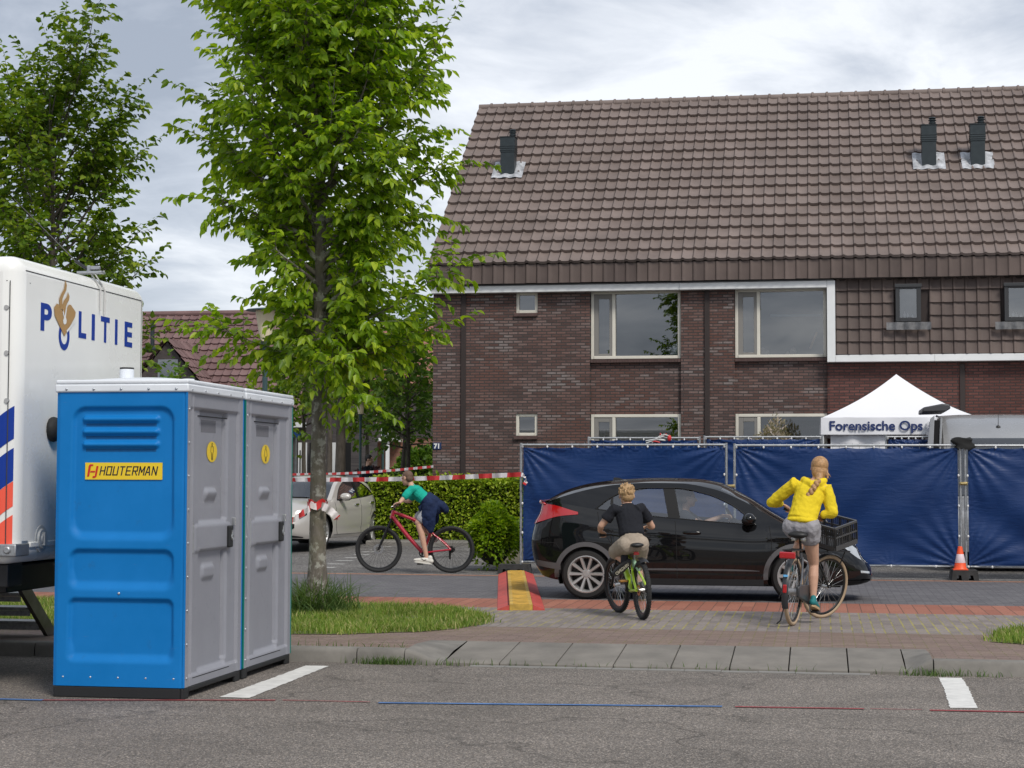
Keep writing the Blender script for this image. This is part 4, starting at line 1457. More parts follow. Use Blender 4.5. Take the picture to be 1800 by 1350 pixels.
    lip.box(x0, x1, y0_, y1_, WCH - .005, WCH + .055)
    lip.box(x0 + .004, x1 - .004, y0_ + .004, y1_ - .004, WCH + .056, WCH + .088)
    rr_ = lip.build('roof', wc_white, root, smooth=30, bevel=.012, seg=3)
    mb.build('roof_dome', wc_white, rr_, smooth=60)
    mb = MB()
    mb.cyl((.32, .55, WCH + .1), (.32, .55, WCH + .2), .055, .055, 16); mb.build('vent_pipe', wc_white, rr_, smooth=30, bevel=.006)
    mb = MB(); mb.cyl((.32, .55, WCH + .2), (.32, .55, WCH + .212), .054, .054, 16); mb.build('vent_cap', wc_dark, rr_, smooth=30)
    # bolts
    mb = MB()
    for i in range(5):
        xx = .08 + i * (WCW - .16) / 4
        mb.ball((xx, -.014, WCH + .018), (.011, .008, .011), 8, 5)
        mb.ball((xx, .008, .15), (.011, .012, .011), 8, 5)
        yy_ = .07 + i * (WCD - .14) / 4
        mb.ball((WCW + .014, yy_, WCH + .016), (.008, .010, .010), 8, 5)
    for i in range(9):
        zz_ = .15 + i * 1.97 / 8
        mb.ball((WCW + .001, .05, zz_), (.008, .011, .011), 8, 5)
        mb.ball((.0, .06, zz_), (.008, .011, .011), 8, 5)
    mb.ball((WCW * .5, -.001, .765), (.011, .008, .011), 8, 5)
    mb.build('bolts', bolt_m, root, smooth=60)
    # skid
    mb = MB()
    mb.box(.004, WCW - .03, .004, .10, .0, zb - .002); mb.box(.004, WCW - .03, WCD - .11, WCD - .005, .0, zb - .002)
    mb.box(.002, WCW - .002, .1, WCD - .12, .045, zb - .002)
    mb.box(WCW - .029, WCW - .004, .004, .12, .0, zb - .003); mb.box(WCW - .03, WCW - .004, WCD - .13, WCD - .005, 0, zb - .003)
    mb.build('skid', wc_dark, root, smooth=0, bevel=.008)
    if plate:
        mb = MB(); xa, xb = .222, .222 + .60
        mb.prism([(xa, 1.60), (xb, 1.60), (xb, 1.725), (xa, 1.725)], 'y', .030, .036)
        pl = mb.build('name_plate', yellow, root, smooth=30, bevel=.0)
        pl.location.y = -.0105
        ink2 = mat('plate_ink', (0.012, 0.014, 0.025), .45)
        # square bold italic capitals, as strokes
        G_ = {'H': [[(0, 0), (0, 1)], [(1, 0), (1, 1)], [(0, .5), (1, .5)]], 'O': [[(0, 0), (1, 0), (1, 1), (0, 1), (0, 0)]], 'U': [[(0, 1), (0, 0), (1, 0), (1, 1)]],
              'T': [[(0, 1), (1, 1)], [(.5, 1), (.5, 0)]], 'E': [[(1, 0), (0, 0), (0, 1), (1, 1)], [(0, .5), (.85, .5)]], 'R': [[(0, 0), (0, 1), (1, 1), (1, .48), (0, .48)], [(.5, .48), (1, 0)]],
              'M': [[(0, 0), (0, 1), (.5, .35), (1, 1), (1, 0)]], 'A': [[(0, 0), (.38, 1), (.62, 1), (1, 0)], [(.18, .32), (.82, .32)]], 'N': [[(0, 0), (0, 1), (1, 0), (1, 1)]]}
        mb = MB(); lw, lh, st_ = .0325, .060, .0047
        for i, ch_ in enumerate('HOUTERMAN'):
            for q_, line_ in enumerate(G_[ch_]):
                P_ = [(.343 + i * .0505 + u * lw * (1.12 if ch_ == 'M' else 1) + (v - .5) * lh * .2, 1.634 + v * lh) for u, v in line_]
                for (xa_, za_), (xb_, zb2) in zip(P_, P_[1:]):
                    dx, dz = xb_ - xa_, zb2 - za_; l_ = math.hypot(dx, dz); dx, dz = dx / l_, dz / l_
                    xa_ -= dx * st_ * .9; za_ -= dz * st_ * .9; xb_ += dx * st_ * .9; zb2 += dz * st_ * .9
                    y_ = .0296 - .0001 * q_
                    mb.add([(xa_ - dz * st_, y_, za_ + dx * st_), (xb_ - dz * st_, y_, zb2 + dx * st_), (xb_ + dz * st_, y_, zb2 - dx * st_), (xa_ + dz * st_, y_, za_ - dx * st_)], [(3, 2, 1, 0)])
                    y_ -= .00015
        mb.build('lettering', ink2, pl, smooth=0)
        red_ = mat('plate_red', (0.55, 0.02, 0.015), .45)
        mb = MB()
        def bar(pts, m):
            mb.m = m
            mb.prism(pts, 'y', .0275, .0295)
        bar([(.238, 1.622), (.253, 1.622), (.268, 1.700), (.283, 1.700), (.286, 1.712), (.258, 1.712), (.250, 1.700)], 0)
        bar([(.262, 1.652), (.298, 1.652), (.301, 1.664), (.265, 1.664)], 0)
        bar([(.280, 1.612), (.300, 1.612), (.312, 1.624), (.326, 1.700), (.311, 1.700), (.298, 1.626), (.283, 1.626)], 0)
        mb.build('logo', [red_], pl, smooth=0)
    return root


toilet(12.325, 'blue and grey portable toilet with yellow HOUTERMAN plate, nearest the camera', wc_blue, False, True)
toilet(13.665, 'second portable toilet with teal edges and grey door, standing behind the blue one', wc_teal, True, False)

# ================================================================== BLUE SCREEN FENCES
def tarp_mat():
    m, nt, b = new_mat('blue_tarp')
    co = objco(nt)
    L = nt.links.new
    col = mixrgb(nt, ramp(nt, noise(nt, 1.3, 4, .6, co), [(.3, 0), (.7, 1)]), (0.003, 0.024, 0.105), (0.006, 0.034, 0.135))
    L(col, b.inputs['Base Color'])
    setp(b, None, 0.42, 0, 0.35)
    mp = nt.nodes.new('ShaderNodeMapping'); mp.inputs['Rotation'].default_value = (0, rad(38), 0); mp.inputs['Scale'].default_value = (1.6, 1, 9); L(co, mp.inputs[0])
    n1 = noise(nt, 1.0, 4, .55, mp.outputs[0], 1.2)
    mp2 = nt.nodes.new('ShaderNodeMapping'); mp2.inputs['Rotation'].default_value = (0, rad(-50), 0); mp2.inputs['Scale'].default_value = (2.0, 1, 16); L(co, mp2.inputs[0])
    n2 = noise(nt, 1.2, 5, .6, mp2.outputs[0], .8)
    n3 = noise(nt, 14, 5, .7, co)
    a = nt.nodes.new('ShaderNodeMath'); a.operation = 'MULTIPLY_ADD'; a.inputs[1].default_value = .6; L(n2, a.inputs[0]); L(n1, a.inputs[2])
    c = nt.nodes.new('ShaderNodeMath'); c.operation = 'MULTIPLY_ADD'; c.inputs[1].default_value = .35; L(n3, c.inputs[0]); L(a.outputs[0], c.inputs[2])
    bump(nt, b, c.outputs[0], .38, .02)
    MATS['blue_tarp'] = m
    return m


tarp = tarp_mat()
clip_m = mat('white_clip', (0.7, 0.7, 0.7), .4)


def fence_panel(xa, xb, y, zb, zt, label, group, seed, rz=0):
    root = thing('screen_fence', label, 'fence', ((xa + xb) / 2, y, .1), 0, group)
    w = xb - xa
    hx = w / 2
    z0, z1 = zb - .1, zt - .1
    mb = MB()
    for s in (-1, 1):
        mb.tube([(s * (hx - .02), 0, -.02), (s * (hx - .02), 0, z1 + .03)], .021, 10)
    mb.tube([(-hx + .02, 0, z1), (hx - .02, 0, z1)], .019, 8); mb.tube([(-hx + .02, 0, z0), (hx - .02, 0, z0)], .019, 8)
    mb.build('frame', steel, root, smooth=40)
    mb = MB()
    nwx = int(w / .1)
    for i in range(1, nwx):
        xx = -hx + .02 + i * (w - .04) / nwx
        mb.tube([(xx, .012, z0), (xx, .012, z1 + .035)], .003, 4)
    mb.build('wire_mesh', steel, root, smooth=0)
    rs = np.random.RandomState(seed)
    ph = rs.uniform(0, 6, 8)
    corners = [(-hx, z1), (hx, z1), (-hx, z0), (hx, z0)]
    ties = [(-hx + .05 + k * (w - .1) / 8, z1) for k in range(9)] + [(-hx + .05, lerp(z0, z1, k / 4)) for k in range(5)] + [(hx - .05, lerp(z0, z1, k / 4)) for k in range(5)] + [(-hx + .4 + k * (w - .8) / 4, z0) for k in range(5)]
    def tf(u, v):
        x = lerp(-hx + .06, hx - .06, u); z = lerp(z0 + .02, z1 - .035, v)
        belly = math.sin(PI * u)**.5 * math.sin(PI * v)**.5
        d = .05 * belly * (.5 + .5 * math.sin(1.7 * x + ph[0]))
        d += .052 * math.sin(2.6 * x + 4 * z + ph[1] + 1.5 * math.sin(2 * z + x)) * belly
        d += .016 * math.sin(7 * (x * .7 - z) + ph[2] + 2 * math.sin(1.3 * x)) * belly
        for (tx_, tz_) in corners:
            rr_ = math.hypot(x - tx_, z - tz_); an_ = math.atan2(z - tz_, x - tx_)
            d += .014 * math.sin(an_ * 22 + tx_ * 3 + tz_) * math.exp(-(rr_ / .75)**2) * min(1, rr_ / .15)
        for (tx_, tz_) in ties:
            rr_ = math.hypot(x - tx_, z - tz_)
            if rr_ < .35:
                an_ = math.atan2(z - tz_, x - tx_)
                d += .007 * math.sin(an_ * 14 + tx_ * 7) * math.exp(-(rr_ / .16)**2)
        scal = .018 * abs(math.sin(8 * PI * u)) * (1 if v > .97 else 0)
        return (x, -.03 - d, z - scal)
    mb = MB(); mb.grid(tf, 150, 84)
    mb.build('tarpaulin', tarp, root, smooth=180)
    c0 = None
    for (tx_, tz_) in ties:
        zz_ = tz_ - (.03 if abs(tz_ - z1) < .01 else 0)
        if c0 is None:
            mb = MB(); mb.ball((0, 0, 0), (.016, .012, .022), 8, 5); c0 = mb.build('clip', clip_m, root, smooth=60)
        else:
            c0 = c0.copy(); COL.objects.link(c0); c0.parent = root
        c0.location = (tx_, -.05, zz_)
    return root


FYY = 27.72
G1 = 'blue tarpaulin fence panels along the street'
fence_panel(at(914, 800, FYY).x, at(1279, 800, FYY).x, FYY, .29, 2.145, 'blue tarpaulin fence panel behind the black car, left end of the row', G1, 1)
fence_panel(at(1289, 800, FYY).x, at(1690, 800, FYY).x, FYY, .29, 2.135, 'wide blue tarpaulin fence panel behind the girl in the yellow hoodie', G1, 2)
fence_panel(at(1694, 800, FYY).x, at(1694, 800, FYY).x + 3.45, FYY, .29, 2.13, 'blue tarpaulin fence panel right of the traffic cone, cut by the photo edge', G1, 3)
G2 = 'blue tarpaulin fence panels in front of the brick house'
YR = 33.4
xs_ = at(1033, 800, YR).x
fence_panel(xs_, xs_ + 2.15, YR, .5, at(1033, 770, YR).z, 'rear blue fence panel with the tape bundle, below the wide window', G2, 4)
fence_panel(xs_ + 2.2, at(1447, 800, YR).x, YR, .5, at(1445, 768, YR).z, 'rear blue fence panel in front of the pale flowering bush', G2, 5)
fence_panel(at(1556, 800, YR).x, at(1556, 800, YR).x + 1.1, YR, .5, at(1600, 768, YR).z, 'short rear blue fence panel under the white tent', G2, 6)
block_m = mat('recycled_block', (0.035, 0.034, 0.034), .85, var=0.4, vs=9, bmp=0.5, bs=60)


def foot(x, y, label, rz=0, L=.42, w_=.24, h=.15):
    r_ = thing('ballast_block', label, 'fence foot', (x, y, .102), rz, 'black plastic fence feet')
    mb = MB()
    mb.prism([(-L / 2, 0), (-L / 2 + .02, h), (L / 2 - .02, h), (L / 2, 0), (L / 2 - .07, 0), (L / 2 - .09, .075), (.06, .075), (.05, 0), (-.05, 0), (-.06, .075), (-L / 2 + .09, .075), (-L / 2 + .07, 0)], 'y', -w_ / 2, w_ / 2)
    for xx in (-L * .3, 0, L * .3):
        mb.cyl((xx, 0, h), (xx, 0, h + .004), .028, .028, 10)
    mb.build('block', block_m, r_, smooth=0, bevel=.008)
    return r_


pz = at(1692, 1000, FYY)
foot(at(1694, 1006, FYY - .1).x, FYY - .1, 'black plastic fence foot under the traffic cone', 0, .40, .62)
foot(at(905, 1000, FYY).x, FYY, 'black plastic fence foot between the bush and the black car', 0, .52, .26)
# clamps that join the panels, black cover over the right joint
cl = MB()
for (px, z) in ((1285, 1.5), (1693, 1.55)):
    x = at(px, 800, FYY).x
    c_ = thing('pipe_clamp', 'brass coloured clamp joining two fence panels ' + ('behind the black car roof' if px < 1400 else 'above the traffic cone'), 'clamp', (x, FYY, z))
    mb = MB(); mb.obox((0, -.01, 0), .12, .06, .05); mb.cyl((-.05, -.05, 0), (.05, -.05, 0), .012); mb.build('bracket', mat('brass', (0.42, 0.33, 0.15), .45, .7), c_, bevel=.008)
x = at(1692, 775, FYY).x
cv = thing('black_cloth', 'black cloth bundled over the top of the fence joint', 'cover', (x, FYY, 2.08))
mb = MB()
def cvf(u, v):
    a = 2 * PI * u
    r_ = .155 * (1 + .18 * math.sin(3 * a + 4 * v))
    return (r_ * math.cos(a) * (1 - .35 * max(0, v - .6)) + .03 * math.sin(7 * v), .09 * math.sin(a) * (1 - .3 * v), .16 * v + .02 * math.sin(2 * a))
mb.grid(cvf, 24, 8)
mb.add([cvf(i / 24, 1) for i in range(24)], [tuple(range(24))])
mb.build('cloth', mat('black_cloth', (0.01, 0.01, 0.01), .9, bmp=.4, bs=20), cv, smooth=60)

# ================================================================== TRAFFIC CONE
x, y = at(1688, 985, FYY - .3).x, FYY - .28
cone = thing('traffic_cone', 'small orange traffic cone with white band on the fence foot', 'traffic cone', (x, y, .256))
org = mat('cone_orange', (0.85, 0.10, 0.025), .45)
mb = MB(); mb.box(-.11, .11, -.11, .11, 0, .014); mb.lathe([(.102, .014), (.092, .03), (.079, .105)], n=24); mb.lathe([(.053, .235), (.033, .345), (.025, .35), (0, .35)], n=24); mb.build('cone', org, cone, smooth=40)
mb = MB(); mb.lathe([(.079, .105), (.0795, .106), (.0535, .234), (.053, .235)], n=24); mb.build('reflective_band', mat('band_white', (0.75, 0.62, 0.66), .5), cone, smooth=40)

# ================================================================== CABLE RAMP ACROSS THE STREET
ra, rb_ = gnd(916, 1071, .12), gnd(935, 1000, .12)
d = Vector((rb_.x - ra.x, 27.3 - ra.y, 0)); ln = d.length
cr = thing('cable_ramp', 'red and yellow cable ramp laid across the street under the black car', 'cable ramp', (ra.x, ra.y, .106), math.atan2(d.y, d.x) - PI / 2)
red_r = mat('ramp_red', (0.48, 0.07, 0.055), .6, var=0.25, vs=7, bmp=0.3)
yel_r = mat('ramp_yellow', (0.52, 0.33, 0.06), .6, var=0.35, vs=8, bmp=0.3)
seg_l = ln / 9
for k_ in range(9):
    a, b_ = k_ * seg_l + .004, (k_ + 1) * seg_l - .004
    mb = MB()
    mb.m = 0
    mb.prism([(-.275, 0), (-.27, .012), (-.135, .062), (-.135, 0)], 'y', a, b_)
    mb.prism([(.135, 0), (.135, .062), (.27, .012), (.275, 0)], 'y', a, b_)
    mb.m = 1
    mb.prism([(-.131, 0), (-.131, .068), (.131, .068), (.131, 0)], 'y', a, b_)
    for i in range(12):
        yy_ = a + .03 + i * (b_ - a - .06) / 11
        mb.box(-.09, .09, yy_ - .012, yy_ + .012, .0685, .0715)
    mb.m = 2
    for i in range(10):
        yy_ = a + .04 + i * (b_ - a - .08) / 9
        mb.cyl((-.145, yy_, .05), (-.145, yy_, .0645), .006, .006, 6)
    mb.build('segment', [red_r, yel_r, gap_m], cr, smooth=0)

# ================================================================== FORENSIC TENT
tY = 34.5
pL = at(1443, 733, tY); pk_ = at(1573, 658, tY + 1.55)
TW = 2.98
zv1 = at(1443, 735, tY).z; zv0 = at(1443, 764, tY).z
tent = thing('party_tent', 'white pop-up tent with Forensische Ops printed on its valance', 'tent', (pL.x, tY, .25))
tent_m = mat('tent_white', (0.80, 0.80, 0.83), .55, bmp=0.15, bs=12)
cx_, cy_ = TW / 2, TW / 2
hz = pk_.z - .25; ez = zv1 - .25
def tentf(u, v, side):
    # side panels concave towards the peak
    s = v
    prof = ez + (hz - ez) * s * (.66 + .34 * s)
    half = TW / 2 * (1 - s)
    a = (u - .5) * 2
    prof -= .03 * math.sin(PI * u) * (1 - s) * 0
    p = {0: (cx_ + a * half, cy_ - half), 1: (cx_ + half, cy_ + a * half), 2: (cx_ - a * half, cy_ + half), 3: (cx_ - half, cy_ - a * half)}[side]
    return (p[0], p[1], prof + .012 * math.sin(9 * u + 5 * v) * (1 - s))
mb = MB()
for s in range(4):
    mb.grid(lambda u, v, s=s: tentf(u, v, s), 20, 20)
mb.build('canopy', tent_m, tent, smooth=60)
def val(u, v, side):
    a = u * TW
    o_ = .015 * math.sin(a * 7 + side) * (1 - v) + .012
    z = lerp(zv0 - .25, ez + .01, v)
    return {0: (a, -o_, z), 1: (TW + o_, a, z), 2: (TW - a, TW + o_, z), 3: (-o_, TW - a, z)}[side]
mb = MB()
for s in range(4):
    mb.grid(lambda u, v, s=s: val(u, v, s), 60, 4)
mb.build('valance', tent_m, tent, smooth=60)
mb = MB()
for (a, b_) in ((.03, .03), (TW - .03, .03), (.03, TW - .03), (TW - .03, TW - .03)):
    mb.box(a - .025, a + .025, b_ - .025, b_ + .025, 0, ez)
legs = [(.03, .03), (TW - .03, .03), (.03, TW - .03), (TW - .03, TW - .03)]
for (a, b_) in legs:
    q = MB(); q.box(a - .025, a + .025, b_ - .025, b_ + .025, 0, ez); q.build('leg', trim_white, tent, smooth=0)
mb = MB(); wa, wb = at(1460, 775, tY + .1).x - pL.x, at(1557, 775, tY + .1).x - pL.x
mb.grid(lambda u, v: (lerp(wa, wb, u), .1 + .03 * math.sin(u * 12), lerp(.05, zv0 - .2, v)), 40, 4)
mb.build('side_wall', tent_m, tent, smooth=60)
tx0 = at(1458, 755, tY).x - pL.x
tw_ = (at(1622, 755, tY).x - at(1458, 755, tY).x)
text('Forensische Ops', .25, pol_blue if False else mat('print_blue', (0.012, 0.03, 0.13), .6), tent, 'lettering', frame4((tx0, -.034, zv0 - .25 + .085), (1, 0, 0), (0, 0, 1)), .001, .006, width=tw_)

# ================================================================== GREY VAN
vY = 29.3
x0 = at(1655, 740, vY + .6).x
zt = at(1720, 725, vY + 1.2).z
van = thing('police_van', 'grey high roof van parked behind the fence, only its roof showing', 'van', (x0 + 1.0, vY, .1))
van_m = mat('van_grey', (0.36, 0.365, 0.375), .28, .35, coat=.6, var=.04, vs=2)
VH = zt - .1
prof = [(0, .35), (-.02, .75), (.1, 1.0), (.45, 1.15), (.75, 1.22), (1.2, VH - .42), (1.45, VH - .2), (1.8, VH - .05), (2.3, VH), (5.6, VH), (5.75, VH - .1), (5.8, .4), (5.6, .3)]
# loft across the width with rounded shoulders
def vanf():
    mb = MB()
    secs = [(-1.0, .93, .0), (-.985, .965, .0), (-.93, .99, 0), (-.6, 1.0, 0), (0, 1.003, 0), (.6, 1.0, 0), (.93, .99, 0), (.985, .965, 0), (1.0, .93, 0)]
    n_ = len(prof)
    v = []
    for (xx, s, _) in secs:
        for (yy_, zz_) in prof:
            v.append((xx, lerp(2.9, yy_, s), lerp(.9, zz_, s)))
    f = []
    for i in range(len(secs) - 1):
        for k_ in range(n_):
            l = (k_ + 1) % n_
            f.append((i * n_ + k_, (i + 1) * n_ + k_, (i + 1) * n_ + l, i * n_ + l))
    f.append(tuple(range(n_))); f.append(tuple((len(secs) - 1) * n_ + k_ for k_ in range(n_ - 1, -1, -1)))
    mb.add(v, f)
    return mb
vanf().build('body', van_m, van, smooth=35)
mb = MB()
mb.add([(-.86, .74, 1.26), (.86, .74, 1.26), (.80, 1.175, VH - .43), (-.80, 1.175, VH - .43)], [(0, 1, 2, 3)])
mb.build('windscreen', glass_mat('dark_glass', (0.1, 0.11, 0.12), .12, .01), van, smooth=0)
mb = MB(); mb.box(-.5, .5, 1.2, 1.21, VH - .44, VH - .42); mb.build('screen_edge', gap_m, van, smooth=0)
mb = MB(); q = at(1753, 738, vY + 1.55)
mb.cyl((q.x - x0 - 1.0, 1.42, VH - .24), (q.x - x0 - 1.0, 1.36, VH - .02), .006, .003); mb.ball((q.x - x0 - 1.0, 1.40, VH - .26), (.045, .03, .05)); mb.build('aerial', black_plastic, van)
mb = MB(); mb.box(.62, 1.3, 2.0, 2.6, VH + .02, VH + .12); mb.box(.64, .68, 2.1, 2.5, VH - .03, VH + .02); mb.build('light_bar', mat('bar_grey', (0.5, 0.5, 0.52), .35), van, bevel=.02)
for sx in (-1, 1):
    for yy_ in (1.0, 4.6):
        mb = MB(); mb.lathe([(0, -.1), (.2, -.1), (.33, -.11), (.35, -.07), (.35, .07), (.33, .11), (.2, .1), (0, .1)], (sx * .86, yy_, .35), (1, 0, 0), 24); mb.build('wheel', rubber, van)
mb = MB(); mb.box(-.85, .85, .2, 5.6, .22, .34); mb.build('underbody', gap_m, van, smooth=0)
# open side door: pale panel, dark opening, roof light awning above
qa, qb = at(1631, 780, vY + .9), at(1666, 731, vY + .9)
mb = MB()
mb.prism([(-1.24, .9), (-1.26, 1.75), (-1.17, VH - .12), (-1.10, VH - .06), (-1.14, 1.75), (-1.14, .9)], 'y', .75, .83)
dr = mb.build('door', van_m, van, smooth=30, bevel=.01)
mb = MB(); mb.box(-1.26, -1.13, .742, .748, 1.62, 1.70); mb.box(-1.26, -1.14, .742, .748, 1.5, 1.54); mb.build('stripe', pol_blue, dr, smooth=0)
mb = MB(); mb.box(-1.12, -1.004, .8, 1.9, .5, VH - .14); mb.build('door_opening', gap_m, van, smooth=0)
mb = MB(); mb.tube([(-1.02, .78, .6), (-1.03, .78, 1.8), (-.99, .8, VH - .1), (-1.08, .8, VH - .07)], .02, 8); mb.build('door_seal', van_m, van)
mb = MB()
mb.prism([(-1.30, VH - .01), (-1.29, VH + .07), (-.98, VH + .13), (-.86, VH + .12), (-.84, VH + .05), (-.92, VH + .0)], 'y', .7, 2.0)
mb.build('awning', mat('awning_grey', (0.06, 0.06, 0.065), .45), van, smooth=30, bevel=.02)
# ================================================================== TREES
def bark_mat(name, a, b_, lichen=None):
    m, nt, b = new_mat(name)
    co = objco(nt)
    mp = nt.nodes.new('ShaderNodeMapping'); mp.inputs['Scale'].default_value = (14, 14, 5); nt.links.new(co, mp.inputs[0])
    n1 = noise(nt, 1.0, 6, .7, mp.outputs[0])
    col = mixrgb(nt, ramp(nt, n1, [(.3, 0), (.7, 1)]), a, b_)
    if lichen:
        n2 = noise(nt, 9, 5, .65, co)
        col = mixrgb(nt, ramp(nt, n2, [(.52, 0), (.6, .85)]), col, lichen)
        n3 = noise(nt, 3.1, 3, .6, co)
        col = mixrgb(nt, ramp(nt, n3, [(.45, 0), (.7, .6)]), col, (0.14, 0.135, 0.075))
    nt.links.new(col, b.inputs['Base Color'])
    setp(b, None, .9, 0, .2)
    bump(nt, b, n1, .8, .02)
    MATS[name] = m
    return m


bark = bark_mat('bark_lichen', (0.085, 0.072, 0.06), (0.21, 0.185, 0.16), (0.38, 0.37, 0.33))
bark2 = bark_mat('bark_grey', (0.07, 0.06, 0.05), (0.15, 0.13, 0.11))
leaf_fg = island_mat('leaves_hornbeam', [(0.0, (0.10, 0.19, 0.012)), (0.4, (0.20, 0.32, 0.018)), (0.75, (0.28, 0.40, 0.022)), (1.0, (0.42, 0.52, 0.035))], .42, .4, .46, noise_mix=.5, ns=.9)
leaf_bg = island_mat('leaves_maple', [(0.0, (0.065, 0.13, 0.012)), (0.6, (0.145, 0.23, 0.018)), (1.0, (0.27, 0.34, 0.03))], .5, .3, .38, noise_mix=.5, ns=.8)
leaf_far = island_mat('leaves_far', [(0.0, (0.06, 0.13, 0.018)), (0.6, (0.12, 0.22, 0.03)), (1.0, (0.2, 0.29, 0.05))], .5, .3, .35, noise_mix=.5, ns=.8)
leaf_hedge = island_mat('leaves_hedge', [(0.0, (0.12, 0.20, 0.014)), (0.55, (0.26, 0.36, 0.024)), (1.0, (0.48, 0.54, 0.06))], .42, .4, .3, noise_mix=.6, ns=1.7)
leaf_purple = island_mat('leaves_purple', [(0.0, (0.022, 0.010, 0.014)), (0.6, (0.045, 0.018, 0.024)), (1.0, (0.085, 0.04, 0.045))], .5, .35, .12, noise_mix=.4, ns=1.5)
leaf_pale = island_mat('leaves_pale', [(0.0, (0.20, 0.19, 0.10)), (0.6, (0.45, 0.38, 0.30)), (1.0, (0.62, 0.52, 0.48))], .6, .2, .2, noise_mix=.3)


def leaf_mesh(name, P_, D, L_, rs, m, parent, width=.55, droop=.35, fold=.22, flip=None):
    """P_ base points, D growing directions (unit), L_ lengths"""
    n = len(P_)
    D = D + np.array([0, 0, -1.0]) * (droop * rs.uniform(.3, 1.4, n))[:, None]
    D /= np.linalg.norm(D, axis=1)[:, None]
    up = np.tile(np.array([0, 0, 1.0]), (n, 1)) + rs.normal(0, .55, (n, 3))
    S = np.cross(D, up); S /= (np.linalg.norm(S, axis=1)[:, None] + 1e-9)
    N = np.cross(S, D)
    w = (L_ * width * rs.uniform(.8, 1.15, n))[:, None]
    Lc = L_[:, None]
    fo = (fold * w)
    curl = (rs.uniform(0, .25, n) * L_)[:, None]
    v0 = P_
    r1 = P_ + D * Lc * .32 + S * w * .48 + N * fo
    l1 = P_ + D * Lc * .32 - S * w * .48 + N * fo
    r2 = P_ + D * Lc * .68 + S * w * .36 + N * (fo * .8) - N * curl * .3
    l2 = P_ + D * Lc * .68 - S * w * .36 + N * (fo * .8) - N * curl * .3
    tp = P_ + D * Lc - N * curl
    co = np.stack([v0, r1, r2, tp, l2, l1], 1).reshape(-1, 3)
    base = np.arange(n)[:, None] * 6
    loops = np.concatenate([base + np.array([0, 1, 2, 3]), base + np.array([0, 3, 4, 5])], 1).ravel()
    return fast_mesh(name, co, loops, np.full(2 * n, 4), m, parent)


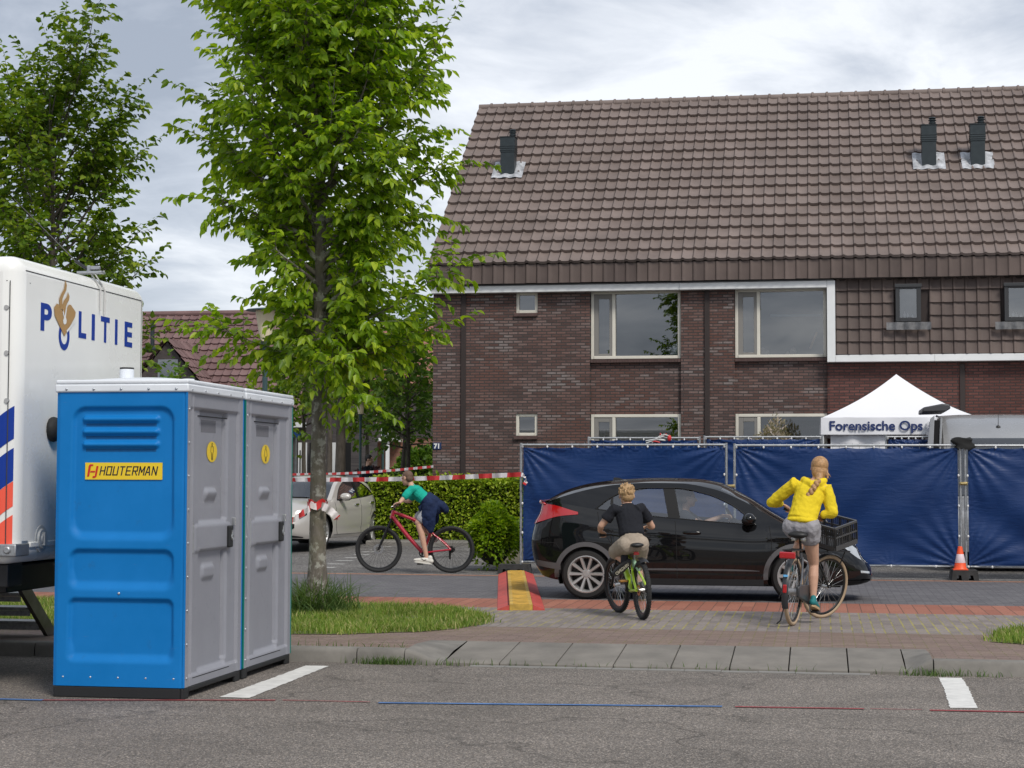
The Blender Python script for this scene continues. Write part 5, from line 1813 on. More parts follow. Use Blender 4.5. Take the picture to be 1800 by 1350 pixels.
def make_tree(name, label, loc, height, zc0, radfn, nlimb, leafL, m_leaf, m_bark, trunk_r, seed, twig_step=.12, leaf_step=.045, twig_len=(.28, .6), el=(35, 65), cat='tree', group=None, extra=(), fork=None, leaf_w=.55, droop=.35, lean=(0, 0), bare=0.0, jitter=.25):
    rs = np.random.RandomState(seed)
    root = thing(name, label, cat, loc, 0, group)
    mb = MB()
    pts = []; rr = []
    nseg = 14
    wob = rs.normal(0, .02, (nseg + 1, 2)).cumsum(0) * (height / 8)
    for i in range(nseg + 1):
        t = i / nseg
        z = height * .93 * t
        flare = 1 + .55 * math.exp(-z / .12)
        pts.append((wob[i, 0] * t + lean[0] * t, wob[i, 1] * t + lean[1] * t, z)); rr.append(max(.008, trunk_r * (1 - t)**.75 * flare + .006))
    mb.tube(pts, rr, 14)
    def tp(z):
        t = min(1, z / (height * .93)) * nseg
        i = min(int(t), nseg - 1); a, b_ = np.array(pts[i]), np.array(pts[i + 1])
        return a + (b_ - a) * (t - i)
    LP, LD, LL = [], [], []
    def twig(p, d, ln, dens=1.0):
        n = max(3, int(ln / leaf_step * dens))
        d = np.array(d, float); d /= np.linalg.norm(d)
        q = np.array(p, float); prev = q.copy()
        side = 1
        for k_ in range(n):
            d = d + np.array([0, 0, -.035]) + rs.normal(0, .05, 3); d /= np.linalg.norm(d)
            q = q + d * (ln / n)
            s = np.cross(d, [0, 0, 1.0]); s /= (np.linalg.norm(s) + 1e-6)
            ld = d * .75 + s * side * .8 + rs.normal(0, .25, 3); side = -side
            LP.append(q.copy()); LD.append(ld / np.linalg.norm(ld)); LL.append(leafL * rs.uniform(.6, 1.2))
        LP.append(q.copy()); LD.append(d.copy()); LL.append(leafL * rs.uniform(.7, 1.1))
        mb.tube([p, tuple((np.array(p) + q) / 2 + np.array([0, 0, .02 * ln])), tuple(q)], [.0045, .003, .0015], 4, caps=False)
    ga = rs.uniform(0, 6)
    def limb(z0, az, elev, R, thick):
        p = tp(z0)
        d = np.array([math.cos(az) * math.cos(elev), math.sin(az) * math.cos(elev), math.sin(elev)])
        ln = R / max(.35, math.cos(elev))
        n = max(5, int(ln / .16))
        q = p.copy(); path = [tuple(q)]; rad_ = [thick]
        for k_ in range(n):
            d = d + rs.normal(0, .07, 3) + np.array([0, 0, .012]); d /= np.linalg.norm(d)
            q = q + d * ln / n
            path.append(tuple(q)); rad_.append(max(.004, thick * (1 - (k_ + 1) / n)**.8))
            f_ = (k_ + 1) / n
            if f_ > .22 + bare:
                m_ = max(1, int(round(ln / n / twig_step * (.55 + .6 * f_))))
                for _ in range(m_):
                    a_ = rs.uniform(0, 2 * PI)
                    e1 = np.cross(d, [0.3, .1, 1.0]); e1 /= np.linalg.norm(e1); e2 = np.cross(d, e1)
                    td = d * rs.uniform(.3, 1.0) + (e1 * math.cos(a_) + e2 * math.sin(a_)) * rs.uniform(.5, 1.1)
                    twig(q - d * rs.uniform(0, ln / n), td, rs.uniform(*twig_len) * (1.1 - .35 * f_))
        twig(q, d, twig_len[1] * 1.0)
        mb.tube(path, rad_, 6, caps=False)
    for i in range(nlimb):
        t = (i + .5) / nlimb
        z0 = lerp(zc0, height * .9, t**.92)
        az = ga + i * 2.39996 + rs.normal(0, .3)
        elev = rad(lerp(el[0], el[1], t) + rs.normal(0, 6))
        zt_ = z0
        R = radfn(min(height, z0 + .35 * radfn(z0, az)), az) * rs.uniform(1 - jitter, 1.06) - .25
        limb(z0, az, elev, max(.25, R), trunk_r * lerp(.42, .14, t))
    for (z0, az, elev, R, th) in extra:
        limb(z0, rad(az), rad(elev), R, th)
    # leader
    twig(tp(height * .92), (0, 0, 1), height * .09)
    for _ in range(6):
        twig(tp(height * rs.uniform(.84, .92)), (rs.normal(0, .5), rs.normal(0, .5), 1), height * .06)
    mb.build('trunk', m_bark, root, smooth=60)
    leaf_mesh('crown', np.array(LP), np.array(LD), np.array(LL), rs, m_leaf, root, leaf_w, droop)
    return root, len(LP)


def profile(zs, rs_):
    return lambda z, az: float(np.interp(z, zs, rs_))


base = Vector((-5.5, 19.0, .10))
def fg_profile(z, az):
    zs_ = [2.2, 3.0, 3.6, 4.2, 4.8, 5.5, 6.2, 7.0, 8.0, 8.8]
    l_ = float(np.interp(z, zs_, [.5, .55, .7, .95, 1.55, 1.68, 1.42, 1.4, 1.1, .5]))
    r_ = float(np.interp(z, zs_, [.55, .75, .95, 1.15, 1.5, 1.6, 1.4, 1.3, 1.0, .5]))
    return lerp(l_, r_, .5 + .5 * math.cos(az)) + .12


t1, n1 = make_tree('hornbeam_tree', 'tall leafy green street tree with lichen speckled trunk in the grass verge, nearest tree', base, 8.9, 2.7, fg_profile, 108, .125, leaf_fg, bark, .095, 3,
          twig_step=.036, leaf_step=.037, twig_len=(.26, .58), el=(24, 62), leaf_w=.54, droop=.7,
          extra=[(2.85, 187, 6, 1.2, .016), (2.75, 8, 14, 1.3, .02), (2.6, 300, 10, .75, .012), (2.8, 260, 10, .45, .01), (2.75, 100, 12, .6, .012), (3.1, 0, 22, 1.65, .02), (2.7, 40, 12, 1.0, .014), (2.55, 330, -10, .55, .009)])
# left tree behind the truck
lx = at(92, 480, 31).x
t2, n2 = make_tree('maple_tree', 'open crowned green street tree rising behind the white police truck', (lx, 31, .15), 8.55, 2.6, profile([2.7, 4.3, 5.4, 6.4, 7.3, 8.0, 8.6, 9.1], [2.05, 2.4, 2.3, 2.15, 1.8, 1.4, .95, .35]), 72, .15, leaf_bg, bark2, .11, 8,
          twig_step=.056, leaf_step=.054, twig_len=(.3, .62), el=(20, 66), leaf_w=.7, droop=.5, bare=.2)
GT = 'street trees behind the parked cars'
specs = [
    # px trunk, Y, ground z, height, crown start, max radius, leaf, label
    (579, 40, .25, 6.8, 2.9, 1.2, .16, 'thin trunked green tree right behind the big tree trunk, beyond the silver car'),
    (598, 43, .25, 8.2, 3.4, 1.9, .2, 'thick trunked tree forking behind the silver car roof, left of the purple shrub'),
    (645, 52, .25, 5.4, 2.6, 1.0, .2, 'slim pale trunked tree in front of the purple shrub'),
    (718, 47, .25, 5.6, 2.1, 1.42, .17, 'dense green tree with a dark thin trunk beside the brick house corner'),
    (703, 49, .25, 6.4, 2.4, 1.2, .17, 'green tree with a leaning grey trunk left of the brick house corner'),
    (535, 50, .25, 6.2, 2.6, 1.5, .2, 'dark green tree standing right of the second portable toilet roof'),
    (440, 52, .25, 3.8, 2.0, 1.1, .2, 'low green tree showing just above the portable toilet roofs, under the lamp'),
    (302, 50, .25, 4.3, 2.2, 1.2, .2, 'green tree in front of the dormer gable, above the toilet roof'),
]
for i, (px, Y_, gz_, h_, c0, R_, lf, lab) in enumerate(specs):
    x = at(px, 800, Y_).x
    make_tree('street_tree', lab, (x, Y_, gz_), h_, c0, profile([c0 - .3, c0 + .25 * (h_ - c0), c0 + .6 * (h_ - c0), h_], [R_ * .8, R_, R_ * .75, .15]), 34, lf, leaf_far if i in (3, 4, 7) else leaf_bg, bark2, .075 if i != 1 else .15, 20 + i,
              twig_step=.085, leaf_step=.085, twig_len=(.32, .65), el=(12, 62), leaf_w=.7, droop=.4, group=GT, lean=((.0, 0) if i != 4 else (.35, 0)))

def bush(name, label, cat, loc, pts_fn, n, leafL, m, seed, group=None, core=None, core_m=None, w=.6, droop=.25):
    rs = np.random.RandomState(seed)
    root = thing(name, label, cat, loc, 0, group)
    if core:
        core.build('twigs', core_m or mat('twig_dark', (0.02, 0.024, 0.010), .95, var=.5, vs=9), root, smooth=60)
    P_, D = pts_fn(rs, n)
    leaf_mesh('foliage', P_, D, leafL * rs.uniform(.6, 1.25, len(P_)), rs, m, root, w, droop)
    return root


def box_leaves(x0, x1, y0, y1, z0, z1, rough=.09, top_extra=.1):
    def fn(rs, n):
        # points near the faces of a box with lumpy skin
        A = [(x1 - x0) * (z1 - z0), (x1 - x0) * (y1 - y0) * 1.3, (y1 - y0) * (z1 - z0)]
        tot = sum(A); P_ = []; D = []
        u = rs.uniform(0, 1, (n, 3)); pick = rs.uniform(0, tot, n)
        for i in range(n):
            x = lerp(x0, x1, u[i, 0]); y = lerp(y0, y1, u[i, 1]); z = lerp(z0, z1, u[i, 2])
            lump = .5 * math.sin(x * 4.1 + z * 2.3) + .5 * math.sin(x * 9.7 - z * 5.1 + 1)
            dep = abs(rs.normal(0, .07)) - rough * .5 * lump
            if pick[i] < A[0]:
                P_.append((x, y0 + dep, z)); D.append((rs.normal(0, .6), -1, rs.normal(.1, .5)))
            elif pick[i] < A[0] + A[1]:
                P_.append((x, y, z1 - dep + abs(rs.normal(0, top_extra * .5)) * (rs.uniform() < .3))); D.append((rs.normal(0, .6), rs.normal(-.2, .5), 1))
            else:
                s = 1 if rs.uniform() < .5 else 0
                P_.append(((x1 - dep) if s else (x0 + dep), y, z)); D.append((1 if s else -1, rs.normal(0, .6), rs.normal(.1, .5)))
        D = np.array(D); D /= np.linalg.norm(D, axis=1)[:, None]
        return np.array(P_), D
    return fn


def ball_leaves(rx, ry, rz, lump=.16, seed=0):
    def fn(rs, n):
        d = rs.normal(0, 1, (n, 3)); d[:, 2] = np.where(d[:, 2] < -.5, -d[:, 2], d[:, 2]); d /= np.linalg.norm(d, axis=1)[:, None]
        k_ = 1 + lump * (np.sin(d[:, 0] * 5 + seed) * np.sin(d[:, 2] * 6 + 1 + seed) + .6 * np.sin(d[:, 1] * 9 + d[:, 0] * 7))
        r_ = k_ * (1 - np.abs(rs.normal(0, .12, n)))
        P_ = np.stack([d[:, 0] * rx * r_, d[:, 1] * ry * r_, rz + d[:, 2] * rz * r_], 1)
        D = d + rs.normal(0, .5, (n, 3)) + np.array([0, 0, .25]); D /= np.linalg.norm(D, axis=1)[:, None]
        return P_, D
    return fn


def lump_core(rx, ry, rz, k_=.8):
    mb = MB(); mb.ball((0, 0, rz), (rx * k_, ry * k_, rz * k_), 20, 12)
    return mb


# clipped hedge in front of the brick house
hx0, hx1 = at(652, 880, 35.9).x, -4.35
core = MB(); core.box(.08, hx1 - hx0 - .08, .08, .62, .0, 1.16)
hl = thing('hedge', 'clipped green hedge in front of the brick house behind the cyclist', 'hedge', (hx0, 35.75, .3))
core.build('twigs', mat('twig_dark', (0.02, 0.024, 0.010), .95, var=.5, vs=9), hl, smooth=0)
rs = np.random.RandomState(4)
P_, D = box_leaves(0, hx1 - hx0, 0, .7, .0, 1.25, .1)(rs, 15000)
leaf_mesh('foliage', P_, D, .095 * rs.uniform(.6, 1.25, len(P_)), rs, leaf_hedge, hl, .62, .3)
# loose bush beside the fence
bp = gnd(885, 990, .1)
bush('garden_bush', 'loose rounded green bush between the hedge and the blue fence', 'bush', (bp.x + .3, 28.5, .1), ball_leaves(.38, .45, .52, .14, 2), 5200, .085, leaf_fg, 6, core=lump_core(.38, .45, .52, .82))
# purple shrub, green shrubs and low hedge far behind
px0 = at(648, 820, 57)
bush('purple_shrub', 'large dark purple shrub behind the lamp post and the far cars', 'shrub', (px0.x, 57, .25), ball_leaves(1.15, .9, .78, .12, 1), 3600, .16, leaf_purple, 9, core=lump_core(1.15, .9, .78, .85), core_m=mat('purple_dark', (0.012, 0.007, 0.009), .9))
p_ = at(548, 835, 53)
bush('purple_shrub', 'low purple shrub in front of the dark house with pale doors', 'shrub', (p_.x, 53, .2), ball_leaves(1.4, .6, .42, .15, 5), 2200, .14, leaf_purple, 10, core=lump_core(1.4, .6, .42, .85), core_m=MATS['purple_dark'])
p_ = at(752, 800, 58)
bush('green_shrub', 'tall bright green shrub hedge beside the brick house corner, far behind', 'shrub', (p_.x, 58, .2), ball_leaves(1.35, .9, 1.2, .12, 3), 4200, .17, leaf_far, 12, core=lump_core(1.35, .9, 1.2, .85))
core = MB(); core.box(.05, 4.2, .05, .45, 0, .48)
ax = at(596, 840, 46).x
hl2 = thing('hedge', 'low green hedge strip in front of the far blue cars', 'hedge', (ax, 46, .25))
core.build('twigs', MATS['twig_dark'], hl2, smooth=0)
rs = np.random.RandomState(14)
P_, D = box_leaves(0, 4.25, 0, .5, .0, .56, .08)(rs, 3600)
leaf_mesh('foliage', P_, D, .11 * rs.uniform(.6, 1.25, len(P_)), rs, leaf_hedge, hl2, .62, .3)
# pale flowering bush before the ground floor window
p_ = at(1357, 768, 35.6)
bush('flowering_bush', 'pale pink flowering bush in front of the right ground floor window', 'bush', (p_.x, 35.6, .25), ball_leaves(.58, .45, 1.2, .14, 4), 3600, .085, leaf_pale, 15, core=lump_core(.58, .45, 1.2, .8), w=.4)

# ================================================================== STREET LAMPS
lamp_green = mat('lamp_green', (0.045, 0.085, 0.09), .45, .2)
opal = mat('lamp_opal', (0.72, 0.64, 0.45), .4)


def lamp(px, y, ytop, label, gz_, sc):
    p = at(px, ytop, y)
    root = thing('street_lamp', label, 'street lamp', (p.x, y, gz_), 0, 'green street lamps with flat caps')
    h = p.z - gz_
    mb = MB(); mb.tube([(0, 0, 0), (0, 0, .9), (0, 0, .95), (0, 0, h - .75 * sc)], [.055 * sc, .055 * sc, .045 * sc, .04 * sc], 12); mb.build('pole', lamp_green, root, smooth=30)
    mb = MB(); mb.lathe([(.0, 0), (.04, 0), (.05, .03), (.075, .24), (.08, .25), (0, .25)], (0, 0, h - .78 * sc + .04 * sc), n=20); mb.v = [(x * sc, y_ * sc, (z - h) * sc + h) if False else (x * sc, y_ * sc, z) for x, y_, z in mb.v]; mb.build('collar', lamp_green, root, smooth=40)
    mb = MB(); mb.lathe([(.078 * sc, h - .52 * sc), (.155 * sc, h - .06 * sc), (.155 * sc, h - .03 * sc), (0, h - .03 * sc)], n=24); mb.build('shade', opal, root, smooth=40)
    mb = MB(); mb.lathe([(0, h), (.1 * sc, h - .004), (.29 * sc, h - .03 * sc), (.31 * sc, h - .045 * sc), (.29 * sc, h - .05 * sc), (0, h - .045 * sc)], n=28); mb.build('cap', lamp_green, root, smooth=50)
    return root


lamp(467, 25.5, 541, 'green street lamp with tapered pale shade half hidden by the big tree', .10, .98)
lamp(634, 46, 699, 'distant green street lamp with round cap left of the purple shrub', .25, .85)
p_ = at(673, 770, 58)
root = thing('lamp_post', 'thin dark post standing before the purple shrub', 'post', (p_.x, 58, .25)); mb = MB(); mb.tube([(0, 0, 0), (0, 0, 3.6)], [.05, .04], 10); mb.build('pole', lamp_green, root)

# ================================================================== BARRIER TAPES
def tape(name, label, pts, w, seg, mats, seed, group=None, tw=0.0, sub=8, vert=True):
    """two-colour ribbon through the points; seg = length of one colour field"""
    rs = np.random.RandomState(seed)
    P_ = [Vector(p) for p in pts]
    path = []
    for i in range(len(P_) - 1):
        for k_ in range(sub):
            path.append(P_[i].lerp(P_[i + 1], k_ / sub))
    path.append(P_[-1])
    mb = MB()
    dist = 0
    n = len(path)
    L0 = None
    for i in range(n):
        t = (path[min(i + 1, n - 1)] - path[max(i - 1, 0)]).normalized()
        up = Vector((0, 0, 1)) if abs(t.z) < .85 else Vector((0, -1, 0))
        s = (up - t * up.dot(t)).normalized()
        nn = t.cross(s)
        a = tw * math.sin(i * .55 + seed) + .12 * math.sin(i * 1.3)
        s = s * math.cos(a) + nn * math.sin(a)
        cur = (path[i] + s * w / 2 + nn * .004, path[i] - s * w / 2 + nn * .004, path[i] - s * w / 2 - nn * .0, path[i] + s * w / 2 - nn * .0)
        if L0 is not None:
            mb.m = int(dist / seg) % 2
            mb.add([L0[0], L0[1], cur[1], cur[0]], [(0, 1, 2, 3)])
            dist += (path[i] - path[i - 1]).length
        L0 = cur
    r_ = thing(name, label, 'barrier tape', tuple(P_[0]), 0, group)
    mb.v = [tuple(Vector(v) - P_[0]) for v in mb.v]
    mb.build('ribbon', mats, r_, smooth=180)
    return r_


tr = mat('tape_red', (0.62, 0.03, 0.03), .4)
tw_ = mat('tape_white', (0.75, 0.70, 0.70), .4, var=.12, vs=40)
A = at(440, 846, 31.5); A2 = at(513, 843, 30.6); B = at(690, 842, 25.4); C = at(800, 838, 26.4); E_ = at(916, 834, 27.66)
pts = [A.lerp(A2, k_ / 3) for k_ in range(3)]
for k_ in range(13):
    t = k_ / 12
    p = A2.lerp(E_, t); sag = -.03 * math.sin(PI * t)
    pts.append(p + Vector((0, 0, sag)))
tape('barrier_tape', 'red and white barrier tape from behind the toilets to the blue fence post', pts, .075, .3, [tr, tw_], 2, tw=.25, sub=14)
# tail end at the fence post
tape('tape_tail', 'short end of barrier tape fluttering at the blue fence post', [E_, E_ + Vector((.06, -.05, -.02)), E_ + Vector((.1, -.06, -.1)), E_ + Vector((.06, -.07, -.16))], .06, .2, [tw_, tr], 3, tw=.6)
p0, p1 = at(500, 834, 40), at(762, 820, 37.3)
tape('barrier_tape', 'thin red and white barrier tape stretched far behind the silver car', [p0.lerp(p1, k_ / 24) + Vector((0, 0, -.05 * math.sin(PI * k_ / 24))) for k_ in range(25)], .055, .14, [tr, tw_], 5, sub=8)
# tape tied round the trunk with a loose end
mb = MB()
zt0 = at(560, 888, 18.9).z
for k_ in range(1):
    pass
ring = [(-5.5 + .098 * math.cos(a), 19.0 + .098 * math.sin(a), zt0 + .03 * math.sin(a * 2)) for a in np.linspace(0, 2 * PI, 25)]
tape('tape_knot', 'red and white barrier tape knotted round the big tree trunk', ring + [(-5.42, 18.9, zt0 + .04), (-5.48, 18.88, zt0 - .02), (-5.56, 18.89, zt0 + .01)], .075, .17, [tr, tw_], 7, tw=.35, sub=4)
k0 = Vector((-5.5, 18.88, zt0))
tape('tape_end', 'loose end of barrier tape hanging right of the tree trunk', [k0 + Vector((.08, 0, .0)), k0 + Vector((.14, -.02, -.03)), k0 + Vector((.2, -.02, -.07)), k0 + Vector((.26, 0, -.14)), k0 + Vector((.265, 0, -.16))], .085, .22, [tw_, tr], 8, tw=.4)
q = at(514, 918, 18.2)
tape('tape_stretch', 'barrier tape running from the tree trunk down behind the second toilet', [k0 + Vector((-.08, 0, .01))] + [k0.lerp(Vector(at(490, 932, 17.6)), k_ / 8) for k_ in range(1, 9)], .07, .2, [tr, tw_], 9, tw=.3)
# bundle of tape on the rear fence
p_ = at(1162, 772, YR - .03)
kb = thing('tape_bundle', 'tangle of red and white tape tied on top of the rear fence', 'tape bundle', tuple(p_))
rs = np.random.RandomState(3)
mb = MB()
for i in range(9):
    mb.m = i % 3 == 0
    a = Vector((rs.uniform(-.3, .1), rs.uniform(-.05, .02), rs.uniform(-.08, .1)))
    b_ = Vector((rs.uniform(-.1, .3), rs.uniform(-.05, .02), rs.uniform(-.08, .12)))
    c_ = (a + b_) / 2 + Vector((rs.uniform(-.05, .05), -.03, rs.uniform(-.04, .1)))
    mb.m = 1 if i % 3 == 0 else 0
    mb.tube([a, c_, b_], .012, 5)
mb.m = 1; mb.ball((.16, -.03, .02), (.04, .03, .06), 8, 6)
mb.build('ribbon', [mat('tape_clear_white', (0.62, 0.63, 0.62), .4), tr], kb, smooth=60)

# ================================================================== FAR HOUSES
fr_tile = island_mat('far_roof_tiles', [(0.0, (0.15, 0.088, 0.085)), (1.0, (0.20, 0.125, 0.12))], .65, .3, noise_mix=.35, ns=1.2)
fr_brick = brick_mat('far_brick', (0.055, 0.045, 0.045), (0.10, 0.082, 0.08), (0.07, 0.065, 0.06), .21, .065, 'xz', .01, .9, bmp=.3)
BY = 60.0
fx0, fx1 = at(225, 560, BY).x, at(606, 560, BY).x
rz_ = at(400, 553, BY).z
far_h = thing('far_house', 'dark brick house with brown tiled roof and pointed dormer behind the toilets', 'house', (fx0, BY, .25))
W_ = fx1 - fx0
ez_ = 3.35
eY = -4.6
R0 = Vector((0, 0, rz_ - .25)); E0 = Vector((0, eY, ez_ - .25))
sv2 = (R0 - E0); SL2 = sv2.length; sv2.normalize(); sn2 = Vector((0, -sv2.z, sv2.y))
tiles(E0 + Vector((0, -.25 * 1.0, -.25 * sv2.z / sv2.y)), (1, 0, 0), sv2, sn2, int(W_ / .3), 18, .3, (SL2 + .35) / 18, fr_tile, 'roof', far_h, roll=.035, lift=.06, thick=.05)
mb = MB(); mb.add([(0, eY - .2, ez_ - .45), (W_, eY - .2, ez_ - .45), (W_, 0, rz_ - .32), (0, 0, rz_ - .32), (W_, 5, ez_ - .3), (0, 5, ez_ - .3)], [(0, 1, 2, 3), (3, 2, 4, 5)]); mb.build('roof_board', MATS['roof_board'], far_h, smooth=0)
mb = MB(); mb.tube([(0, 0, rz_ - .2), (W_, 0, rz_ - .2)], .11, 10); mb.build('ridge_cap', fr_tile, far_h)
mb = MB(); mb.box(0, W_, eY + .02, 4.8, 0, ez_ - .3); mb.build('front_wall', fr_brick, far_h, smooth=0)
mb = MB(); mb.add([(W_ + .002, eY + .02, ez_ - .3), (W_ + .002, 4.8, ez_ - .3), (W_ + .002, 0, rz_ - .35)], [(0, 1, 2)]); mb.build('gable_wall', fr_brick, far_h, smooth=0)
mb = MB(); mb.box(-.05, W_ + .05, eY - .32, eY - .2, ez_ - .36, ez_ - .2); mb.build('fascia', trim_white, far_h, smooth=0)
# pointed dormer
ap = at(300, 597, BY + eY + .9)
dl, dr_ = at(243, 690, BY + eY + .6), at(372, 690, BY + eY + .6)
ax_, az_ = ap.x - fx0, ap.z - .25
half = 2.15
slope = (az_ - (at(345, 660, BY + eY + .6).z - .25)) / ((at(345, 660, BY + eY + .6).x - fx0) - ax_)
yd = eY + .6
mb = MB(); mb.prism([(ax_ - half + .1, az_ - half * slope), (ax_ + half - .1, az_ - half * slope), (ax_, az_ - .1)], 'y', yd, yd + .1); mb.build('dormer_wall', fr_brick, far_h, smooth=0)
for s in (-1, 1):
    uv = Vector((0, 1, 0)); vv = Vector((-s, 0, slope)).normalized(); nn_ = Vector((s * slope, 0, 1)).normalized()
    o_ = Vector((ax_ + s * half, yd - .18, az_ - half * slope))
    if s > 0:
        tiles(o_, uv, vv, nn_, 10, 8, .3, (Vector((half, 0, half * slope)).length) / 8, fr_tile, 'dormer_roof', far_h, roll=.03, lift=.05, thick=.04)
    else:
        tiles(o_ + uv * 3.0, -uv, vv, nn_, 10, 8, .3, (Vector((half, 0, half * slope)).length) / 8, fr_tile, 'dormer_roof', far_h, roll=.03, lift=.05, thick=.04)
mb = MB()
w0, w1 = at(278, 632, BY + yd), at(313, 655, BY + yd)
mb.box(w0.x - fx0, w1.x - fx0, yd - .03, yd - .003, w1.z - .25 - .6, w0.z - .25); wf = mb.build('window', mat('far_frame', (0.2, 0.22, 0.24), .5), far_h, smooth=0)
mb = MB(); mb.box(w0.x - fx0 + .07, w1.x - fx0 - .07, yd - .036, yd - .032, w1.z - .25 - .55, w0.z - .25 - .07); mb.build('pane', glass_mat('far_glass', (.3, .32, .35), .2), wf, smooth=0)
q = at(272, 585, BY - 2.4)
mb = MB(); mb.cyl((q.x - fx0, -2.6, q.z - .9), (q.x - fx0, -2.6, q.z + .15), .07, .07, 10); mb.ball((q.x - fx0, -2.75, q.z - .85), (.3, .25, .12)); mb.build('chimney', flue, far_h)
# pale doors
for (pa, pb_) in ((525, 533), (579, 585)):
    a, b_ = at(pa, 778, BY + eY), at(pb_, 830, BY + eY)
    mb = MB(); mb.box(a.x - fx0, b_.x - fx0 + .12, eY - .05, eY + .015, .0, a.z - .25); dd = mb.build('door', trim_white, far_h, smooth=0)
    mb = MB(); mb.box(a.x - fx0 + .05, a.x - fx0 + .09, eY - .06, eY - .052, .3, a.z - .5); mb.build('door_slit', gap_m, dd, smooth=0)
    mb = MB(); mb.box(b_.x - fx0 + .2, b_.x - fx0 + .6, eY + .0, eY + .018, .0, a.z - .25); mb.build('recess', gap_m, far_h, smooth=0)
# red brick house in the far gap
RY_ = 86.0
rx0, rx1 = at(590, 760, RY_).x, at(790, 760, RY_).x
red_h = thing('far_house', 'distant orange brick house with white panel and flat white porch roof', 'house', (rx0, RY_, .25))
ob = brick_mat('orange_brick', (0.24, 0.10, 0.065), (0.32, 0.14, 0.09), (0.2, 0.15, 0.12), .21, .065, 'xz', .01, .9, bmp=.3)
zt_ = at(640, 676, RY_).z
def fx(px, py): 
    q = at(px, py, RY_); return q.x - rx0, q.z - .25
mb = MB(); mb.box(0, rx1 - rx0, 0, 7, 0, zt_ - .25); mb.build('front_wall', ob, red_h, smooth=0)
a, b_ = fx(650, 700), fx(662, 770)
mb = MB(); mb.box(a[0], b_[0], -.05, -.003, b_[1], a[1]); mb.build('white_panel', trim_white, red_h, smooth=0)
a, b_ = fx(664, 690), fx(700, 770)
mb = MB(); mb.box(a[0], b_[0] + 2, -.04, -.003, b_[1], a[1]); pn = mb.build('dark_panel', fr_brick, red_h, smooth=0)
a, b_ = fx(671, 758), fx(683, 769)
mb = MB(); mb.box(a[0], b_[0], -.07, -.045, b_[1], a[1] + .4); wf = mb.build('window', trim_white, red_h, smooth=0)
mb = MB(); mb.box(a[0] + .08, b_[0] - .08, -.076, -.073, b_[1] + .06, a[1] + .32); mb.build('pane', MATS['far_glass'], wf, smooth=0)
a, b_ = fx(604, 772), fx(708, 777)
mb = MB(); mb.box(a[0], b_[0], -2.5, -.1, b_[1], a[1]); mb.build('porch_roof', trim_white, red_h, smooth=0)
for xx in (a[0] + .2, b_[0] - .2):
    mb = MB(); mb.box(xx - .08, xx + .08, -2.4, -2.24, 0, b_[1] - .003); mb.build('post', trim_white, red_h, smooth=0)
mb = MB(); mb.prism([(-.3, zt_ - .25), (7.3, zt_ - .25), (3.5, zt_ + 3.0)], 'x', -.2, rx1 - rx0 + .2); mb.build('roof', mat('orange_tiles', (0.28, 0.12, 0.09), .7, var=.2, vs=3), red_h, smooth=0)
# blue sign beside the toilets
p_ = at(520, 761, 52)
sgn = thing('street_sign', 'small blue sign on a post beside the second toilet', 'sign', (p_.x, 52, .25))
mb = MB(); mb.tube([(0, 0, 0), (0, 0, p_.z - .1)], .03, 8); mb.build('post', steel, sgn)
mb = MB(); mb.box(-.16, .16, -.05, -.035, p_.z - .25 - .14, p_.z - .25 + .14); mb.build('plate', mat('sign_blue', (0.02, 0.12, 0.42), .4), sgn, smooth=0, bevel=.01)
# ================================================================== CARS
car_glass = glass_mat('car_glass', (0.80, 0.85, 0.87), .13, 0.0, .9)
screen_glass = glass_mat('windscreen_glass', (0.62, 0.68, 0.70), .12, 0.0, .95)
hatch_glass = glass_mat('hatch_glass', (.2, .21, .22), .02, .02, .32)
trim_black = mat('trim_black', (0.010, 0.010, 0.011), .5, spec=.2)
trim_grey = mat('arch_grey', (0.085, 0.085, 0.09), .55, bmp=.1)
lamp_red = mat('lamp_red', (0.42, 0.008, 0.012), .12, coat=1.0)
lamp_clear = mat('lamp_clear', (0.55, 0.58, 0.6), .12, .4, coat=1.0)
interior = mat('car_interior', (0.02, 0.02, 0.022), .85)
alloy = mat('alloy_rim', (0.45, 0.445, 0.44), .35, .6)
brake = mat('brake_dark', (0.05, 0.05, 0.05), .6, .5)


def paint(name, col, rough=.25, metal=.0, spec=.5):
    m = mat(name, col, rough, metal, spec, 1.0)
    return m


